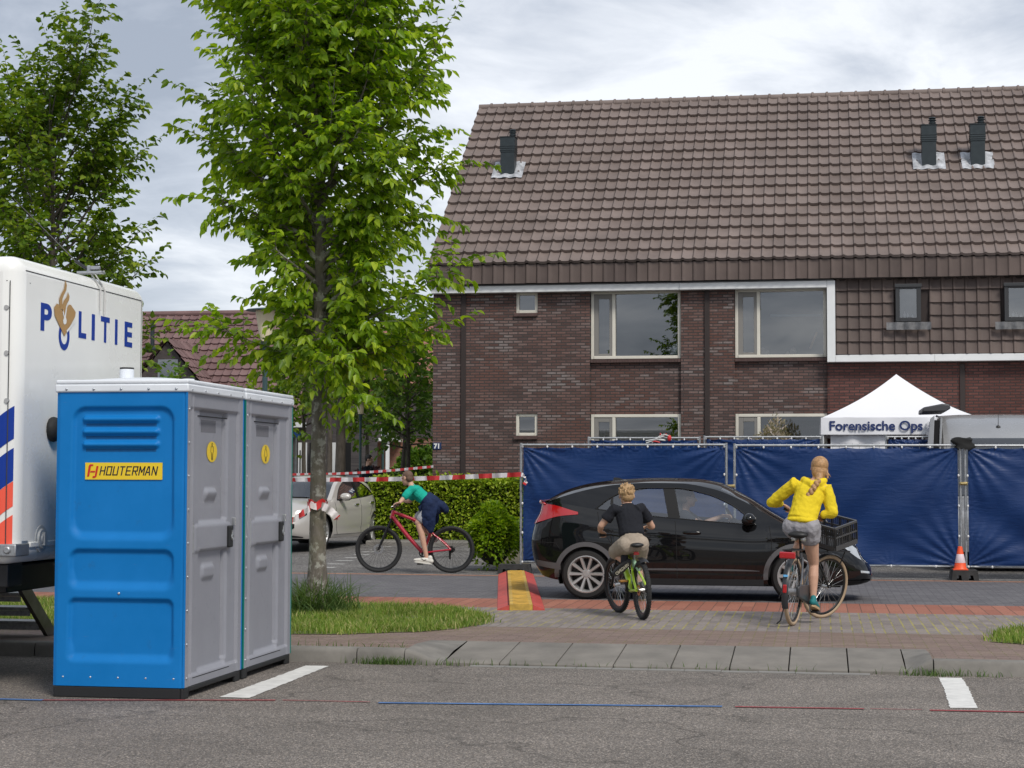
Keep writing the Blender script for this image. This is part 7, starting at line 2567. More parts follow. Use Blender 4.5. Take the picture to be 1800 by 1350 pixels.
def bike(name, label, loc, rz, sp, lean=0.0):
    root = thing(name, label, 'bicycle', loc, rz)
    root.rotation_euler = (lean, 0, rz)
    R, wb, tr = sp['R'], sp['wb'], sp['tr']
    rc = Vector((0, 0, R)); fc = Vector((wb, 0, R))
    ht, hb = Vector(sp['head'][0]), Vector(sp['head'][1])
    bb = Vector(sp['bb']); st_ = Vector(sp['seat_top']); sc_ = Vector(sp['seat_cluster'])
    SM = steer_m(hb, ht - hb, sp['steer'])
    fm = sp['frame']
    def rot(mb): 
        mb.v = [tuple(SM @ Vector(p)) for p in mb.v]
        return mb
    spoke_wheel(root, rc, R, tr, (0, 1, 0), sp['tyre'], sp['rim'], sp['spoke'], sp.get('knob', 0), rim_w=sp.get('rim_w', .012))
    fcc = SM @ fc; fax = SM.to_3x3() @ Vector((0, 1, 0))
    spoke_wheel(root, fcc, R, tr, fax, sp['tyre'], sp['rim'], sp['spoke'], sp.get('knob', 0), rim_w=sp.get('rim_w', .012))
    r_ = sp.get('tube', .017)
    mb = MB()
    if sp.get('step'):
        mb.tube([hb + (ht - hb) * .25, hb * .55 + bb * .45 + Vector((0, 0, -.05)), bb + Vector((0, 0, .03))], [r_ * 1.3, r_ * 1.2, r_ * 1.2], 12)
        mb.tube([hb + (ht - hb) * .8, hb * .5 + bb * .5 + Vector((-.03, 0, .09)), lerp(bb, sc_, .33)], r_, 12)
    else:
        mb.tube([hb + (ht - hb) * .25, lerp(hb, bb, .5), bb], [r_ * 1.35, r_ * 1.35, r_ * 1.25], 12)
        mb.tube([hb + (ht - hb) * .85, lerp(ht, sc_, .5) + Vector((0, 0, .01)), sc_], [r_ * 1.1, r_, r_ * .95], 12)
    mb.tube([bb, sc_], r_, 12)
    mb.tube([hb - (ht - hb) * .06, ht + (ht - hb) * .04], r_ * 1.3, 12)
    for s in (1, -1):
        mb.tube([lerp(bb, sc_, .88) + Vector((0, s * .02, 0)), Vector((.12, s * .055, R + (sc_.z - R) * .35)), rc + Vector((0, s * .06, 0))], r_ * .55, 8)
        mb.tube([bb + Vector((-.02, s * .03, 0)), Vector((bb.x * .55, s * .055, lerp(R, bb.z, .5))), rc + Vector((0, s * .06, 0))], r_ * .6, 8)
    fr_o = mb.build('frame', fm, root, smooth=50)
    mb = MB(); mb.tube([sc_ - (sc_ - bb) * .02, st_], .0135, 10); mb.build('seat_post', alu if not sp.get('step') else bike_black, root)
    # fork
    mb = MB()
    fk = sp['fork_r']
    up_ = (ht - hb).normalized()
    for s in (1, -1):
        if sp.get('susp'):
            mb.tube([hb + Vector((0, s * .062, -.02)), lerp(hb, fc, .45) + Vector((0, s * .062, 0))], fk * .75, 10)
            mb.tube([lerp(hb, fc, .32) + Vector((0, s * .062, 0)), fc + Vector((-.0, s * .062, 0))], [fk, fk * .85], 10)
        else:
            mb.tube([hb + Vector((0, s * .012, -.01)), hb + Vector((.02, s * .05, -.06)), lerp(hb, fc, .6) + Vector((-.005, s * .052, 0)), fc + Vector((0, s * .052, 0))], fk, 8)
    mb.tube([hb + Vector((0, -.07, -.015)), hb + Vector((0, .07, -.015))], fk * 1.0, 8)
    if sp.get('susp'): mb.tube([lerp(hb, fc, .42) + Vector((.03, -.062, 0)), lerp(hb, fc, .36) + Vector((.05, 0, .0)), lerp(hb, fc, .42) + Vector((.03, .062, 0))], fk * .7, 8)
    rot(mb); mb.build('fork', sp['fork_m'], root, smooth=50)
    # handlebar
    mb = MB()
    hx, hw, hz, sweep, rise = sp['bar']
    bc = Vector((hx, 0, hz))
    mb.tube([ht, ht + up_ * .04, bc], [.016, .016, .015], 10)
    P_ = [bc + Vector((-sweep, -hw, rise)), bc + Vector((-sweep * .35, -hw * .55, rise * .9)), bc + Vector((0, -hw * .15, 0)), bc + Vector((0, hw * .15, 0)), bc + Vector((-sweep * .35, hw * .55, rise * .9)), bc + Vector((-sweep, hw, rise))]
    mb.tube(P_, .012, 10)
    rot(mb); hbar = mb.build('handlebar', sp.get('bar_m', bike_black), root, smooth=50)
    for s in (1, -1):
        a = bc + Vector((-sweep, s * hw, rise)); d = (a - (bc + Vector((-sweep * .35, s * hw * .55, rise * .9)))).normalized()
        mb = MB(); mb.tube([a - d * .11, a + d * .005], .017, 10); rot(mb); mb.build('grip', seat_black, hbar, smooth=50)
        mb = MB(); mb.tube([a - d * .13, a - d * .1 + Vector((.055, 0, -.02)), a - d * .03 + Vector((.06, 0, -.03))], .006, 6); rot(mb); mb.build('brake_lever', alu, hbar)
    grips = [SM @ (bc + Vector((-sweep, s * hw, rise))) for s in (1, -1)]
    s_o = saddle_mesh(st_.x, st_.z + .03, sp.get('sadL', .26), sp.get('sadW', .07)).build('saddle', seat_black, root, smooth=60)
    mb = MB(); mb.tube([st_ + Vector((-.1, .02, .01)), st_ + Vector((0, .02, -.01)), st_ + Vector((.12, .0, .012))], .004, 5); mb.tube([st_ + Vector((-.1, -.02, .01)), st_ + Vector((0, -.02, -.01)), st_ + Vector((.12, .0, .012))], .004, 5)
    mb.build('saddle_rail', alu, s_o)
    ped = crank(root, bb, sp['crank'], sp['crankL'], sp.get('q', .07), sp.get('crank_m', bike_black), sp.get('pedal_m', bike_black))
    # chain and sprockets
    if not sp.get('step'):
        mb = MB(); mb.lathe([(.055, -.012), (.055, 0), (.04, .012), (0, .012)], (0, -.045, R), (0, 1, 0), 20)
        mb.tube([bb + Vector((0, -.05, .07)), Vector((0, -.05, R + .045))], .004, 5); mb.tube([bb + Vector((0, -.05, -.07)), Vector((.04, -.055, R - .12)), Vector((0, -.05, R - .05))], .004, 5)
        mb.obox((.03, -.07, R - .1), .03, .02, .12); mb.build('drivetrain', spoke_black, root)
    return root, dict(grips=grips, pedals=ped, SM=SM, fcc=fcc, fax=fax, bc=bc, hb=hb, ht=ht)


# --- red mountain bike (rides to the left, in profile)
red_f = mat('bike_red', (0.42, 0.012, 0.035), .28, coat=.7)
pr_ = gnd(793, 1007, .105); pf_ = gnd(664, 1006, .105)
wb_ = 1.17
hd = math.atan2(pf_.y - pr_.y, pf_.x - pr_.x)
MT = dict(R=.375, wb=wb_, tr=.028, head=((.93, 0, .985), (.965, 0, .865)), bb=(.455, 0, .315), seat_top=(.25, 0, .955), seat_cluster=(.315, 0, .70), steer=rad(4), frame=red_f, tyre=tread_t, rim=bike_black, spoke=spoke_black,
          knob=64, fork_r=.019, susp=True, fork_m=bike_black, bar=(.91, .33, 1.06, .03, .02), crank=rad(-82), crankL=.17, tube=.025, rim_w=.013)
mtb, MTF = bike('mountain_bike', 'red mountain bike with black fork and wheels ridden leftwards past the hedge', (pr_.x, pr_.y, .103), hd, MT)
mb = MB(); mb.lathe([(.08, -.001), (.08, .001), (.05, .001), (.05, -.001), (.08, -.001)], MTF['fcc'] + Vector((0, .03, 0)), MTF['fax'], 24); mb.build('brake_disc', alu, mtb)

# --- lime child's mountain bike (seen from behind)
lime = mat('bike_lime', (0.42, 0.62, 0.03), .35, coat=.4)
lime_pale = mat('bike_pale', (0.40, 0.62, 0.42), .35, coat=.4)
r0 = gnd(1130, 1089, .108); f0 = gnd(1086, 1076, .108)
CH = dict(R=.315, wb=1.0, tr=.027, head=((.76, 0, .78), (.80, 0, .655)), bb=(.40, 0, .285), seat_top=(.22, 0, .76), seat_cluster=(.285, 0, .59), steer=rad(10), frame=lime, tyre=tread_t, rim=bike_black, spoke=spoke_steel,
          knob=56, fork_r=.018, susp=True, fork_m=bike_black, bar=(.74, .29, .875, .03, .03), crank=rad(130), crankL=.15, tube=.026, sadW=.072, rim_w=.013, pedal_m=mat('pedal_reflector', (0.35, 0.16, 0.03), .5))
hd2 = math.atan2(f0.y - r0.y, f0.x - r0.x)
cb_bike, CBF = bike('childrens_bike', 'lime green childrens mountain bike ridden by the boy in the black shirt', (r0.x, r0.y, .108), hd2, CH, lean=rad(-2))
mb = MB(); mb.tube([(.30, 0, .62), (.18, 0, .56), (.10, 0, .53)], .022, 10); mb.tube([(.40, 0, .30), (.30, 0, .50), (.28, .0, .60)], .024, 10); mb.build('shock', lime_pale, cb_bike)
mb = MB()
def mgf(u, v_):
    a = lerp(rad(70), rad(118), u); s = (v_ - .5) * 2
    return (.35 * math.cos(a), s * .045, .315 + .35 * math.sin(a) - .012 * s * s)
mb.grid(mgf, 10, 6); mb.build('mudguard', bike_black, cb_bike, smooth=60)
mb = MB(); mb.obox((.17, 0, .70), .02, .06, .035); mb.build('reflector', lamp_red, cb_bike, smooth=0, bevel=.006)
mb = MB(); mb.lathe([(.06, -.001), (.06, .001), (.035, .001), (.035, -.001), (.06, -.001)], (0, .035, .315), (0, 1, 0), 20); mb.build('brake_disc', mat('disc_orange', (0.5, 0.2, .1), .4, .6), cb_bike)
mb = MB(); mb.tube([CBF['SM'] @ Vector((.75, .10, .87)), CBF['SM'] @ Vector((.80, .12, .93)), CBF['SM'] @ Vector((.86, .08, .80)), CBF['SM'] @ Vector((.85, .05, .6))], .004, 5); mb.tube([CBF['SM'] @ Vector((.75, -.10, .87)), CBF['SM'] @ Vector((.82, -.08, .95)), CBF['SM'] @ Vector((.88, -.02, .82)), CBF['SM'] @ Vector((.86, .03, .6))], .004, 5)
mb.build('brake_cable', bike_black, cb_bike)

# --- grey city bike of the girl
cream_t = mat('cream_tyre', (0.40, 0.29, 0.19), .75, bmp=.2)
bike_grey = mat('bike_grey', (0.09, 0.095, 0.11), .35, coat=.4)
g0 = gnd(1393, 1100, .108)
hdg = rad(90 - 13)
GB = dict(R=.352, wb=1.13, tr=.022, head=((.81, 0, .88), (.865, 0, .70)), bb=(.46, 0, .285), seat_top=(.22, 0, .90), seat_cluster=(.27, 0, .74), steer=rad(-30), frame=bike_grey, tyre=cream_t, rim=bike_black, spoke=spoke_steel,
          fork_r=.012, fork_m=bike_black, bar=(.775, .29, 1.10, .17, .03), crank=rad(92), crankL=.165, step=True, tube=.018, sadW=.105, sadL=.25, bar_m=alu, crank_m=alu)
gb, GBF = bike('city_bike', 'grey city bike with cream tyres and front crate ridden by the girl', (g0.x, g0.y, .108), hdg, GB, lean=rad(2))
def fender(a0, a1, R_, wd, SMx=None, c=(0, 0, .352)):
    mb = MB()
    def ff(u, v_):
        a = lerp(rad(a0), rad(a1), u); s = (v_ - .5) * 2
        p = Vector((c[0] + R_ * math.cos(a) * 1.0 - .014 * s * s * math.cos(a), s * wd, c[2] + R_ * math.sin(a) - .014 * s * s * math.sin(a)))
        return tuple(SMx @ p) if SMx else tuple(p)
    mb.grid(ff, 30, 6)
    return mb
fender(60, 205, .375, .034).build('mudguard', mat('fender_black', (0.03, 0.032, 0.036), .35), gb, smooth=60)
fender(20, 130, .372, .03, GBF['SM'], (1.13, 0, .352)).build('mudguard', MATS['fender_black'], gb, smooth=60)
# chain case, rack with tail lamp, reflectors, hub
mb = MB(); mb.prism([(-.05, .30), (-.06, .40), (.0, .43), (.40, .40), (.56, .37), (.585, .285), (.54, .21), (.45, .19), (.0, .29)], 'y', -.075, -.04); mb.build('chain_case', mat('case_grey', (0.04, 0.041, 0.045), .4), gb, smooth=30, bevel=.012)
mb = MB()
for s in (1, -1):
    mb.tube([(.16, s * .06, .775), (-.25, s * .06, .785), (-.28, s * .03, .785)], .007, 6); mb.tube([(-.16, s * .06, .785), (-.0, s * .065, .36)], .006, 6)
mb.tube([(-.28, -.05, .785), (-.28, .05, .785)], .007, 6)
for k_ in range(4): mb.tube([(.1 - .1 * k_, -.06, .785), (.1 - .1 * k_, .06, .785)], .004, 5)
rk = mb.build('luggage_rack', bike_black, gb)
mb = MB(); mb.obox((-.295, 0, .735), .04, .165, .068); mb.build('tail_lamp', lamp_red, rk, smooth=0, bevel=.012)
mb = MB(); mb.obox((-.345, 0, .53), .012, .045, .02); mb.obox((-.36, 0, .525), .008, .03, .012); mb.build('sticker', mat('sticker_blue', (0.15, 0.45, 0.75), .5), gb, smooth=0)
mb = MB(); mb.obox((-.372, .0, .40), .022, .04, .085); mb.build('reflector', lamp_red, gb, smooth=0, bevel=.008)
mb = MB(); mb.cyl((0, -.07, .352), (0, .06, .352), .035, .035, 16); mb.build('hub', alu, gb)
mb = MB(); mb.tube([(.05, .07, .33), (-.03, .12, .05), (-.09, .14, .02)], .008, 6); mb.tube([(-.09, .10, .355), (-.36, .06, .30)], .004, 5); mb.build('kickstand', bike_black, gb)
for s in (1, -1):
    mb = MB(); mb.lathe([(.026, 0), (.03, .02), (.024, .05), (.026, .075)], (.16, s * .05, .865), (0, 0, 1), 12); mb.build('saddle_spring', spoke_steel, gb)
# front carrier (turns with the fork) and crate
SMg = GBF['SM']
mb = MB()
for s in (1, -1):
    mb.tube([(.95, s * .12, .77), (1.3, s * .12, .77)], .007, 6); mb.tube([(1.22, s * .12, .77), (1.13, s * .075, .352)], .007, 6)
for xx in (.96, 1.08, 1.2, 1.3): mb.tube([(xx, -.12, .77), (xx, .12, .77)], .006, 6)
mb.v = [tuple(SMg @ Vector(p)) for p in mb.v]; mb.build('front_carrier', bike_black, gb)
crate = thing('bicycle_crate', 'black plastic crate on the front carrier of the girl\'s bike', 'crate', tuple(gb.location), hdg)
crate.rotation_euler = gb.rotation_euler
TILT = Matrix.Translation((.93, 0, .78)) @ Matrix.Rotation(rad(-17), 4, 'Y') @ Matrix.Translation((-.93, 0, -.78))
mb = MB()
cx0_, cx1_, cw, cz0, cz1 = .93, 1.27, .235, .785, 1.045
def cage(mb):
    t = .008
    mb.m = 1
    # rim, base, corner posts
    for (a, b_, c_, d) in ((cx0_ - .012, cx0_ + .008, -cw, cw), (cx1_ - .008, cx1_ + .012, -cw, cw), (cx0_, cx1_, -cw - .012, -cw + .008), (cx0_, cx1_, cw - .008, cw + .012)):
        mb.box(a, b_, c_, d, cz1 - .022, cz1)
        mb.box(a + .002, b_ - .002, c_ + .002, d - .002, cz0, cz0 + .05)
        mb.box(a + .003, b_ - .003, c_ + .003, d - .003, lerp(cz0, cz1, .52), lerp(cz0, cz1, .52) + .016)
    mb.box(cx0_, cx1_, -cw, cw, cz0, cz0 + .006)
    mb.m = 0
    for x_ in (cx0_, cx1_):
        for i in range(17):
            y = -cw + 2 * cw * i / 16
            wd = .012 if i % 4 == 0 else .0045
            mb.box(x_ - t / 2, x_ + t / 2, y - wd, y + wd, cz0 + .04, cz1 - .02)
    for y_ in (-cw, cw):
        for i in range(13):
            x = cx0_ + (cx1_ - cx0_) * i / 12
            wd = .012 if i % 4 == 0 else .0045
            mb.box(x - wd, x + wd, y_ - t / 2, y_ + t / 2, cz0 + .04, cz1 - .02)
cage(mb)
mb.v = [tuple(SMg @ (TILT @ Vector(p))) for p in mb.v]
mb.build('crate', [mat('crate_black', (0.028, 0.028, 0.03), .45), mat('crate_rim', (0.07, 0.07, 0.075), .4)], crate, smooth=0)

# ================================================================== PEOPLE
hair_blond = mat('hair_blond', (0.40, 0.255, 0.125), .55, var=.3, vs=60, bmp=.6, bs=140)
hair_girl = mat('hair_girl', (0.40, 0.225, 0.10), .5, var=.35, vs=40, bmp=.6, bs=120)
hair_brown = mat('hair_brown', (0.13, 0.075, 0.05), .7, var=.3, vs=60, bmp=.5, bs=150)
hair_dark = mat('hair_dark', (0.02, 0.016, 0.014), .6)
eye_m = mat('eye_dark', (0.02, 0.015, 0.012), .2)
lip_m = mat('lips', (0.45, 0.2, 0.17), .5)


def cloth(name, col, rough=.9, var=.1):
    m, nt, b = new_mat(name)
    n = noise(nt, 7, 5, .6)
    nt.links.new(mixrgb(nt, ramp(nt, n, [(.3, 0), (.7, 1)]), tuple(c * (1 - var) for c in col), tuple(min(1, c * (1 + var)) for c in col)), b.inputs['Base Color'])
    setp(b, None, rough, 0, .2)
    co = objco(nt)
    n2 = noise(nt, 16, 4, .6, co, 1.2)
    bump(nt, b, n2, .5, .012)
    MATS[name] = m
    return m


def head(mb, c, fwd, up=(0, 0, 1), s=1.0):
    """skull, jaw, nose, ears in world-of-person axes"""
    C = Vector(c); F_ = Vector(fwd).normalized(); U = Vector(up); U = (U - F_ * U.dot(F_)).normalized(); S = U.cross(F_)
    R_ = Matrix((F_, S, U)).transposed()
    P = lambda a, b_, d: C + R_ @ Vector((a * s, b_ * s, d * s))
    mb.ball(P(-.008, 0, .03), (.095 * s, .076 * s, .088 * s), 20, 14, R_)
    mb.ball(P(.025, 0, -.035), (.066 * s, .06 * s, .078 * s), 18, 12, R_)
    mb.ball(P(.06, 0, -.085), (.028 * s, .03 * s, .024 * s), 12, 8, R_)
    mb.limb([P(.085, 0, .01), P(.108, 0, -.03)], [.009 * s, .014 * s], tuple(S), 10)
    for q in (1, -1):
        mb.limb([P(-.005, q * .077, .022), P(-.012, q * .083, -.022)], [.017 * s, .012 * s], tuple(F_), 10, .45)
        mb.ball(P(.062, q * .034, -.03), (.022 * s, .02 * s, .025 * s), 10, 8, R_)
    return P, R_


def face(root, P, R_, s):
    mb = MB()
    for q in (1, -1): mb.ball(P(.080, q * .030, .008), (.008 * s, .013 * s, .007 * s), 8, 6, R_)
    mb.build('eyes', eye_m, root, smooth=60)
    mb = MB(); mb.ball(P(.083, 0, -.062), (.008 * s, .021 * s, .006 * s), 10, 6, R_); mb.build('mouth', lip_m, root, smooth=60)


def hand(mb, wrist, grip, palm_n, side, s=1.0, curl=True):
    """palm and five bent fingers; grip = centre of the bar held, palm_n = axis of the bar (towards the thumb side)"""
    W_ = Vector(wrist); G_ = Vector(grip); ax = Vector(palm_n).normalized()
    fwd = (G_ - W_); fwd -= ax * fwd.dot(ax); fwd.normalize()
    up = ax.cross(fwd).normalized()
    if up.z < 0: up = -up
    k = G_ + up * .022 * s - fwd * .005
    mb.limb([W_, W_.lerp(k, .55) + up * .006, k], [.022 * s, .03 * s, .034 * s], tuple(ax), 12, .55)
    for i in range(4):
        o_ = ax * ((1.5 - i) * .0185 * s)
        ln = (.9, 1.0, .95, .78)[i]
        a = k + o_ + fwd * .012 * s
        b_ = G_ + o_ + fwd * .034 * s * ln + up * .012 * s
        c = G_ + o_ + fwd * .034 * s * ln - up * .014 * s
        d = G_ + o_ + fwd * .010 * s - up * .026 * s
        mb.limb([a, b_, c, d], [.0095 * s, .009 * s, .0085 * s, .0075 * s], tuple(ax), 8)
    t0 = W_.lerp(k, .5) + ax * .022 * s
    mb.limb([t0, k + ax * .04 * s - up * .012 * s, G_ + ax * .036 * s + fwd * .012 * s - up * .012 * s], [.013 * s, .0105 * s, .008 * s], tuple(fwd), 8)


def shoe(mb, heel, toe, up, s=1.0, wd=.043):
    h, t = Vector(heel), Vector(toe); U = Vector(up)
    d = (t - h)
    side = tuple(U.cross(d).normalized())
    mb.limb([h + U * .035 * s, lerp(h, t, .35) + U * .042 * s, lerp(h, t, .7) + U * .03 * s, t + U * .024 * s], [wd * .82 * s, wd * .86 * s, wd * s, wd * .72 * s], side, 14, [1.0, 1.05, .72, .62])
    mb.limb([h + U * .05 * s + d * .08, h + U * .085 * s + d * .1], [wd * .8 * s, wd * .75 * s], side, 12, 1.1)


def sole(heel, toe, up, s=1.0, wd=.046):
    mb = MB(); h, t = Vector(heel), Vector(toe); U = Vector(up).normalized(); d = (t - h); S = U.cross(d).normalized()
    n_ = 24; lo = []; hi = []
    for i in range(n_):
        a = 2 * PI * i / n_
        u = .5 + .56 * math.cos(a)
        w_ = wd * s * (math.sin(a)) * (1.0 if u > .45 else .84)
        p = h + d * u + S * w_
        lo.append(p - U * .012 * s); hi.append(p + U * .012 * s)
    mb.add(lo + hi, [tuple(range(n_ - 1, -1, -1)), tuple(range(n_, 2 * n_))] + [(i, (i + 1) % n_, n_ + (i + 1) % n_, n_ + i) for i in range(n_)])
    return mb


# ---------- boy in black shirt on the lime bike
boy = thing('person', 'boy with short blond hair in black shirt and beige shorts riding the lime bike', 'person', tuple(cb_bike.location), hd2)
boy.rotation_euler = cb_bike.rotation_euler
gl, gr = CBF['grips']
pl, prr = CBF['pedals']
barax = (CBF['SM'].to_3x3() @ Vector((0, 1, 0))).normalized()
hipc = Vector((.27, .01, .83)); chest = Vector((.42, 0, 1.09)); neck = Vector((.50, 0, 1.235)); hc = Vector((.53, -.01, 1.315))
shl, shr = Vector((.45, .155, 1.18)), Vector((.47, -.15, 1.17))
ell, elr = Vector((.50, .30, 1.0)), Vector((.54, -.29, .97))
wl, wr = gl + Vector((-.075, .01, .05)), gr + Vector((-.075, -.0, .05))
kl, kr = Vector((.56, .13, .70)), Vector((.52, -.10, .55))
al = Vector((.30, .10, .605)); ar = Vector((prr.x - .06, prr.y + .01, prr.z + .12))
mb = MB()
P, R_ = head(mb, hc, (1, -.05, -.02), s=1.03)
mb.limb([neck + Vector((-.03, 0, -.05)), hc + Vector((-.02, 0, -.06))], [.05, .047])
mb.limb([hipc, lerp(hipc, chest, .5), chest, neck + Vector((-.03, 0, -.05))], [.125, .115, .135, .08], (0, 1, 0), 16, [.72, .68, .66, .7])
for sh, el, wr_, g_, q in ((shl, ell, wl, gl, 1), (shr, elr, wr, gr, -1)):
    mb.limb([chest + Vector((.02, q * .08, .08)), sh, lerp(sh, el, .5), el], [.05, .05, .042, .036])
    mb.limb([el, lerp(el, wr_, .35), wr_], [.036, .037, .024])
    hand(mb, wr_, g_ - barax * q * .05, barax * -q, q, .88)
for hp_, kn, an_, q in ((hipc + Vector((0, .075, -.03)), kl, al, 1), (hipc + Vector((0, -.075, -.03)), kr, ar, -1)):
    mb.limb([hp_, lerp(hp_, kn, .5), kn], [.09, .075, .055])
    mb.limb([kn, lerp(kn, an_, .35), an_], [.053, .052, .033])
    mb.limb([an_, an_ + Vector((.04, 0, -.05))], [.034, .036])
organic(mb, 'body', skin, boy, .0065, 4)
face(boy, P, R_, 1.03)
mb = MB(); mb.ball(P(-.018, 0, .045), (.094, .083, .086), 20, 14, R_); mb.ball(P(-.05, 0, .0), (.062, .076, .07), 16, 10, R_); mb.ball(P(.03, 0, .09), (.07, .065, .045), 14, 10, R_)
rs = np.random.RandomState(2)
for _ in range(46):
    a = rs.uniform(0, 2 * PI); e_ = rs.uniform(-.3, 1.4)
    d = Vector((math.cos(a) * math.cos(e_) * .092 - .02, math.sin(a) * math.cos(e_) * .08, math.sin(e_) * .085 + .045))
    if d.x > .06 and d.z < .08: continue
    mb.limb([P(*d), P(d.x * 1.12, d.y * 1.12, d.z + .018)], [.014, .006], (0, 1, 0), 6)
organic(mb, 'hair', hair_blond, boy, .005, 2)
shirt_black = cloth('shirt_black', (0.016, 0.017, 0.022))
mb = MB()
mb.limb([lerp(hipc, chest, .20) + Vector((-.012, 0, 0)), lerp(hipc, chest, .55) + Vector((-.01, 0, 0)), chest, neck + Vector((-.035, 0, -.02))], [.145, .140, .152, .078], (0, 1, 0), 18, [.82, .78, .74, .75], .3)
for sh, el, q in ((shl, ell, 1), (shr, elr, -1)):
    mb.limb([chest + Vector((0, q * .07, .06)), sh + Vector((0, 0, .005)), lerp(sh, el, .4), lerp(sh, el, .62)], [.075, .066, .066, .068], (0, 1, 0), 14, 1.0, .2)
organic(mb, 'shirt', shirt_black, boy, .007, 4, disp=(.012, .07))
shorts_beige = cloth('shorts_beige', (0.36, 0.30, 0.24))
mb = MB()
mb.limb([hipc + Vector((.02, 0, .07)), hipc + Vector((-.01, 0, -.05))], [.13, .145], (0, 1, 0), 16, .80, .6)
for hp_, kn, q in ((hipc + Vector((-.01, .075, -.04)), kl, 1), (hipc + Vector((-.01, -.075, -.04)), kr, -1)):
    mb.limb([hp_, lerp(hp_, kn, .5), lerp(hp_, kn, .92)], [.105, .098, .092])
organic(mb, 'shorts', shorts_beige, boy, .007, 4, disp=(.012, .06))
shoe_black = mat('shoe_black', (0.012, 0.012, 0.013), .6, bmp=.2)
mb = MB()
for an_ in (al, ar): mb.limb([an_ + Vector((0, 0, .05)), an_ + Vector((.01, 0, -.02))], [.042, .044])
organic(mb, 'sock', mat('sock_black', (0.014, 0.014, 0.02), .9), boy, .006, 2)
for an_, (pt, tilt) in ((al, (pl, .30)), (ar, (prr, .12))):
    up_ = Vector((math.sin(tilt + .25), 0, math.cos(tilt + .25)))
    fwd_ = Vector((math.cos(tilt + .25), 0, -math.sin(tilt + .25)))
    heel = pt + up_ * .028 - fwd_ * .15; toe = pt + up_ * .028 + fwd_ * .07
    if an_ is al:
        heel = Vector((.235, .06, .60)); toe = Vector((.255, .235, .475)); up_ = Vector((.95, .05, .28)).normalized()
        up_ = (up_ - (toe - heel) * up_.dot(toe - heel) / (toe - heel).length_squared).normalized(); fwd_ = (toe - heel).normalized()
    mb = MB(); shoe(mb, heel, toe, up_, .95); so_ = organic(mb, 'shoe', shoe_black, boy, .006, 2)
    sole(heel, toe, up_, .98).build('sole', shoe_black, so_, smooth=40)
    if an_ is al:
        sm_ = frame4(lerp(heel, toe, .5) - up_ * .0135, fwd_, -fwd_.cross(up_))
        text('VINGINO', .05, mat('sole_print', (0.5, 0.46, 0.36), .6), so_, 'lettering', sm_ @ Matrix.Translation((-.09, -.018, 0)), .0006, .001, width=.18)

# ---------- girl in yellow hoodie on the city bike
girl = thing('person', 'girl with blond braid in yellow hoodie and grey shorts riding the city bike', 'person', tuple(gb.location), hdg)
girl.rotation_euler = gb.rotation_euler
gl, gr = GBF['grips']; pl, prr = GBF['pedals']
barax = (SMg.to_3x3() @ Vector((0, 1, 0))).normalized()
hipc = Vector((.27, -.0, 1.03)); chest = Vector((.42, -.04, 1.36)); neck = Vector((.49, -.075, 1.50)); hc = Vector((.545, -.105, 1.62))
shl, shr = Vector((.44, .12, 1.45)), Vector((.45, -.215, 1.41))
ell, elr = Vector((.50, .375, 1.25)), Vector((.42, -.285, 1.17))
wl, wr = gl + Vector((-.05, .03, .055)), gr + Vector((-.07, -.01, .05))
kl, kr = Vector((.66, .10, .86)), Vector((.45, -.10, .62))
al = Vector((pl.x - .08, pl.y - .01, pl.z + .1)); ar = Vector((prr.x - .07, prr.y + .01, prr.z + .115))
mb = MB()
P, R_ = head(mb, hc, (1, .38, -.12), up=(0, -.12, 1), s=1.02)
mb.limb([neck + Vector((-.03, 0, -.05)), hc + Vector((-.02, 0, -.06))], [.05, .048])
mb.limb([hipc, lerp(hipc, chest, .5), chest, neck + Vector((-.03, 0, -.05))], [.135, .115, .135, .08], (0, 1, 0), 16, [.72, .66, .66, .7])
for sh, el, wr_, g_, q in ((shl, ell, wl, gl, 1), (shr, elr, wr, gr, -1)):
    mb.limb([chest + Vector((.02, q * .08, .06)), sh, lerp(sh, el, .5), el], [.05, .05, .04, .036])
    mb.limb([el, lerp(el, wr_, .35), wr_], [.036, .036, .023])
    hand(mb, wr_, g_ - barax * q * .05, barax * -q, q, .9)
for hp_, kn, an_, q in ((hipc + Vector((0, .08, -.02)), kl, al, 1), (hipc + Vector((0, -.08, -.02)), kr, ar, -1)):
    mb.limb([hp_, lerp(hp_, kn, .5), kn], [.095, .078, .053])
    mb.limb([kn, lerp(kn, an_, .33) + Vector((-.012, 0, 0)), an_], [.05, .054, .032])
    mb.limb([an_, an_ + Vector((.03, 0, -.05))], [.034, .036])
organic(mb, 'body', skin, girl, .0065, 4)
face(girl, P, R_, 1.0)
mb = MB(); mb.ball(P(-.018, 0, .04), (.104, .092, .095), 20, 14, R_); mb.ball(P(-.05, 0, -.03), (.066, .082, .09), 16, 10, R_); mb.ball(P(.035, 0, .085), (.065, .06, .045), 14, 10, R_)
mb.limb([P(-.06, .0, -.06), P(-.10, .0, -.115)], [.055, .034])
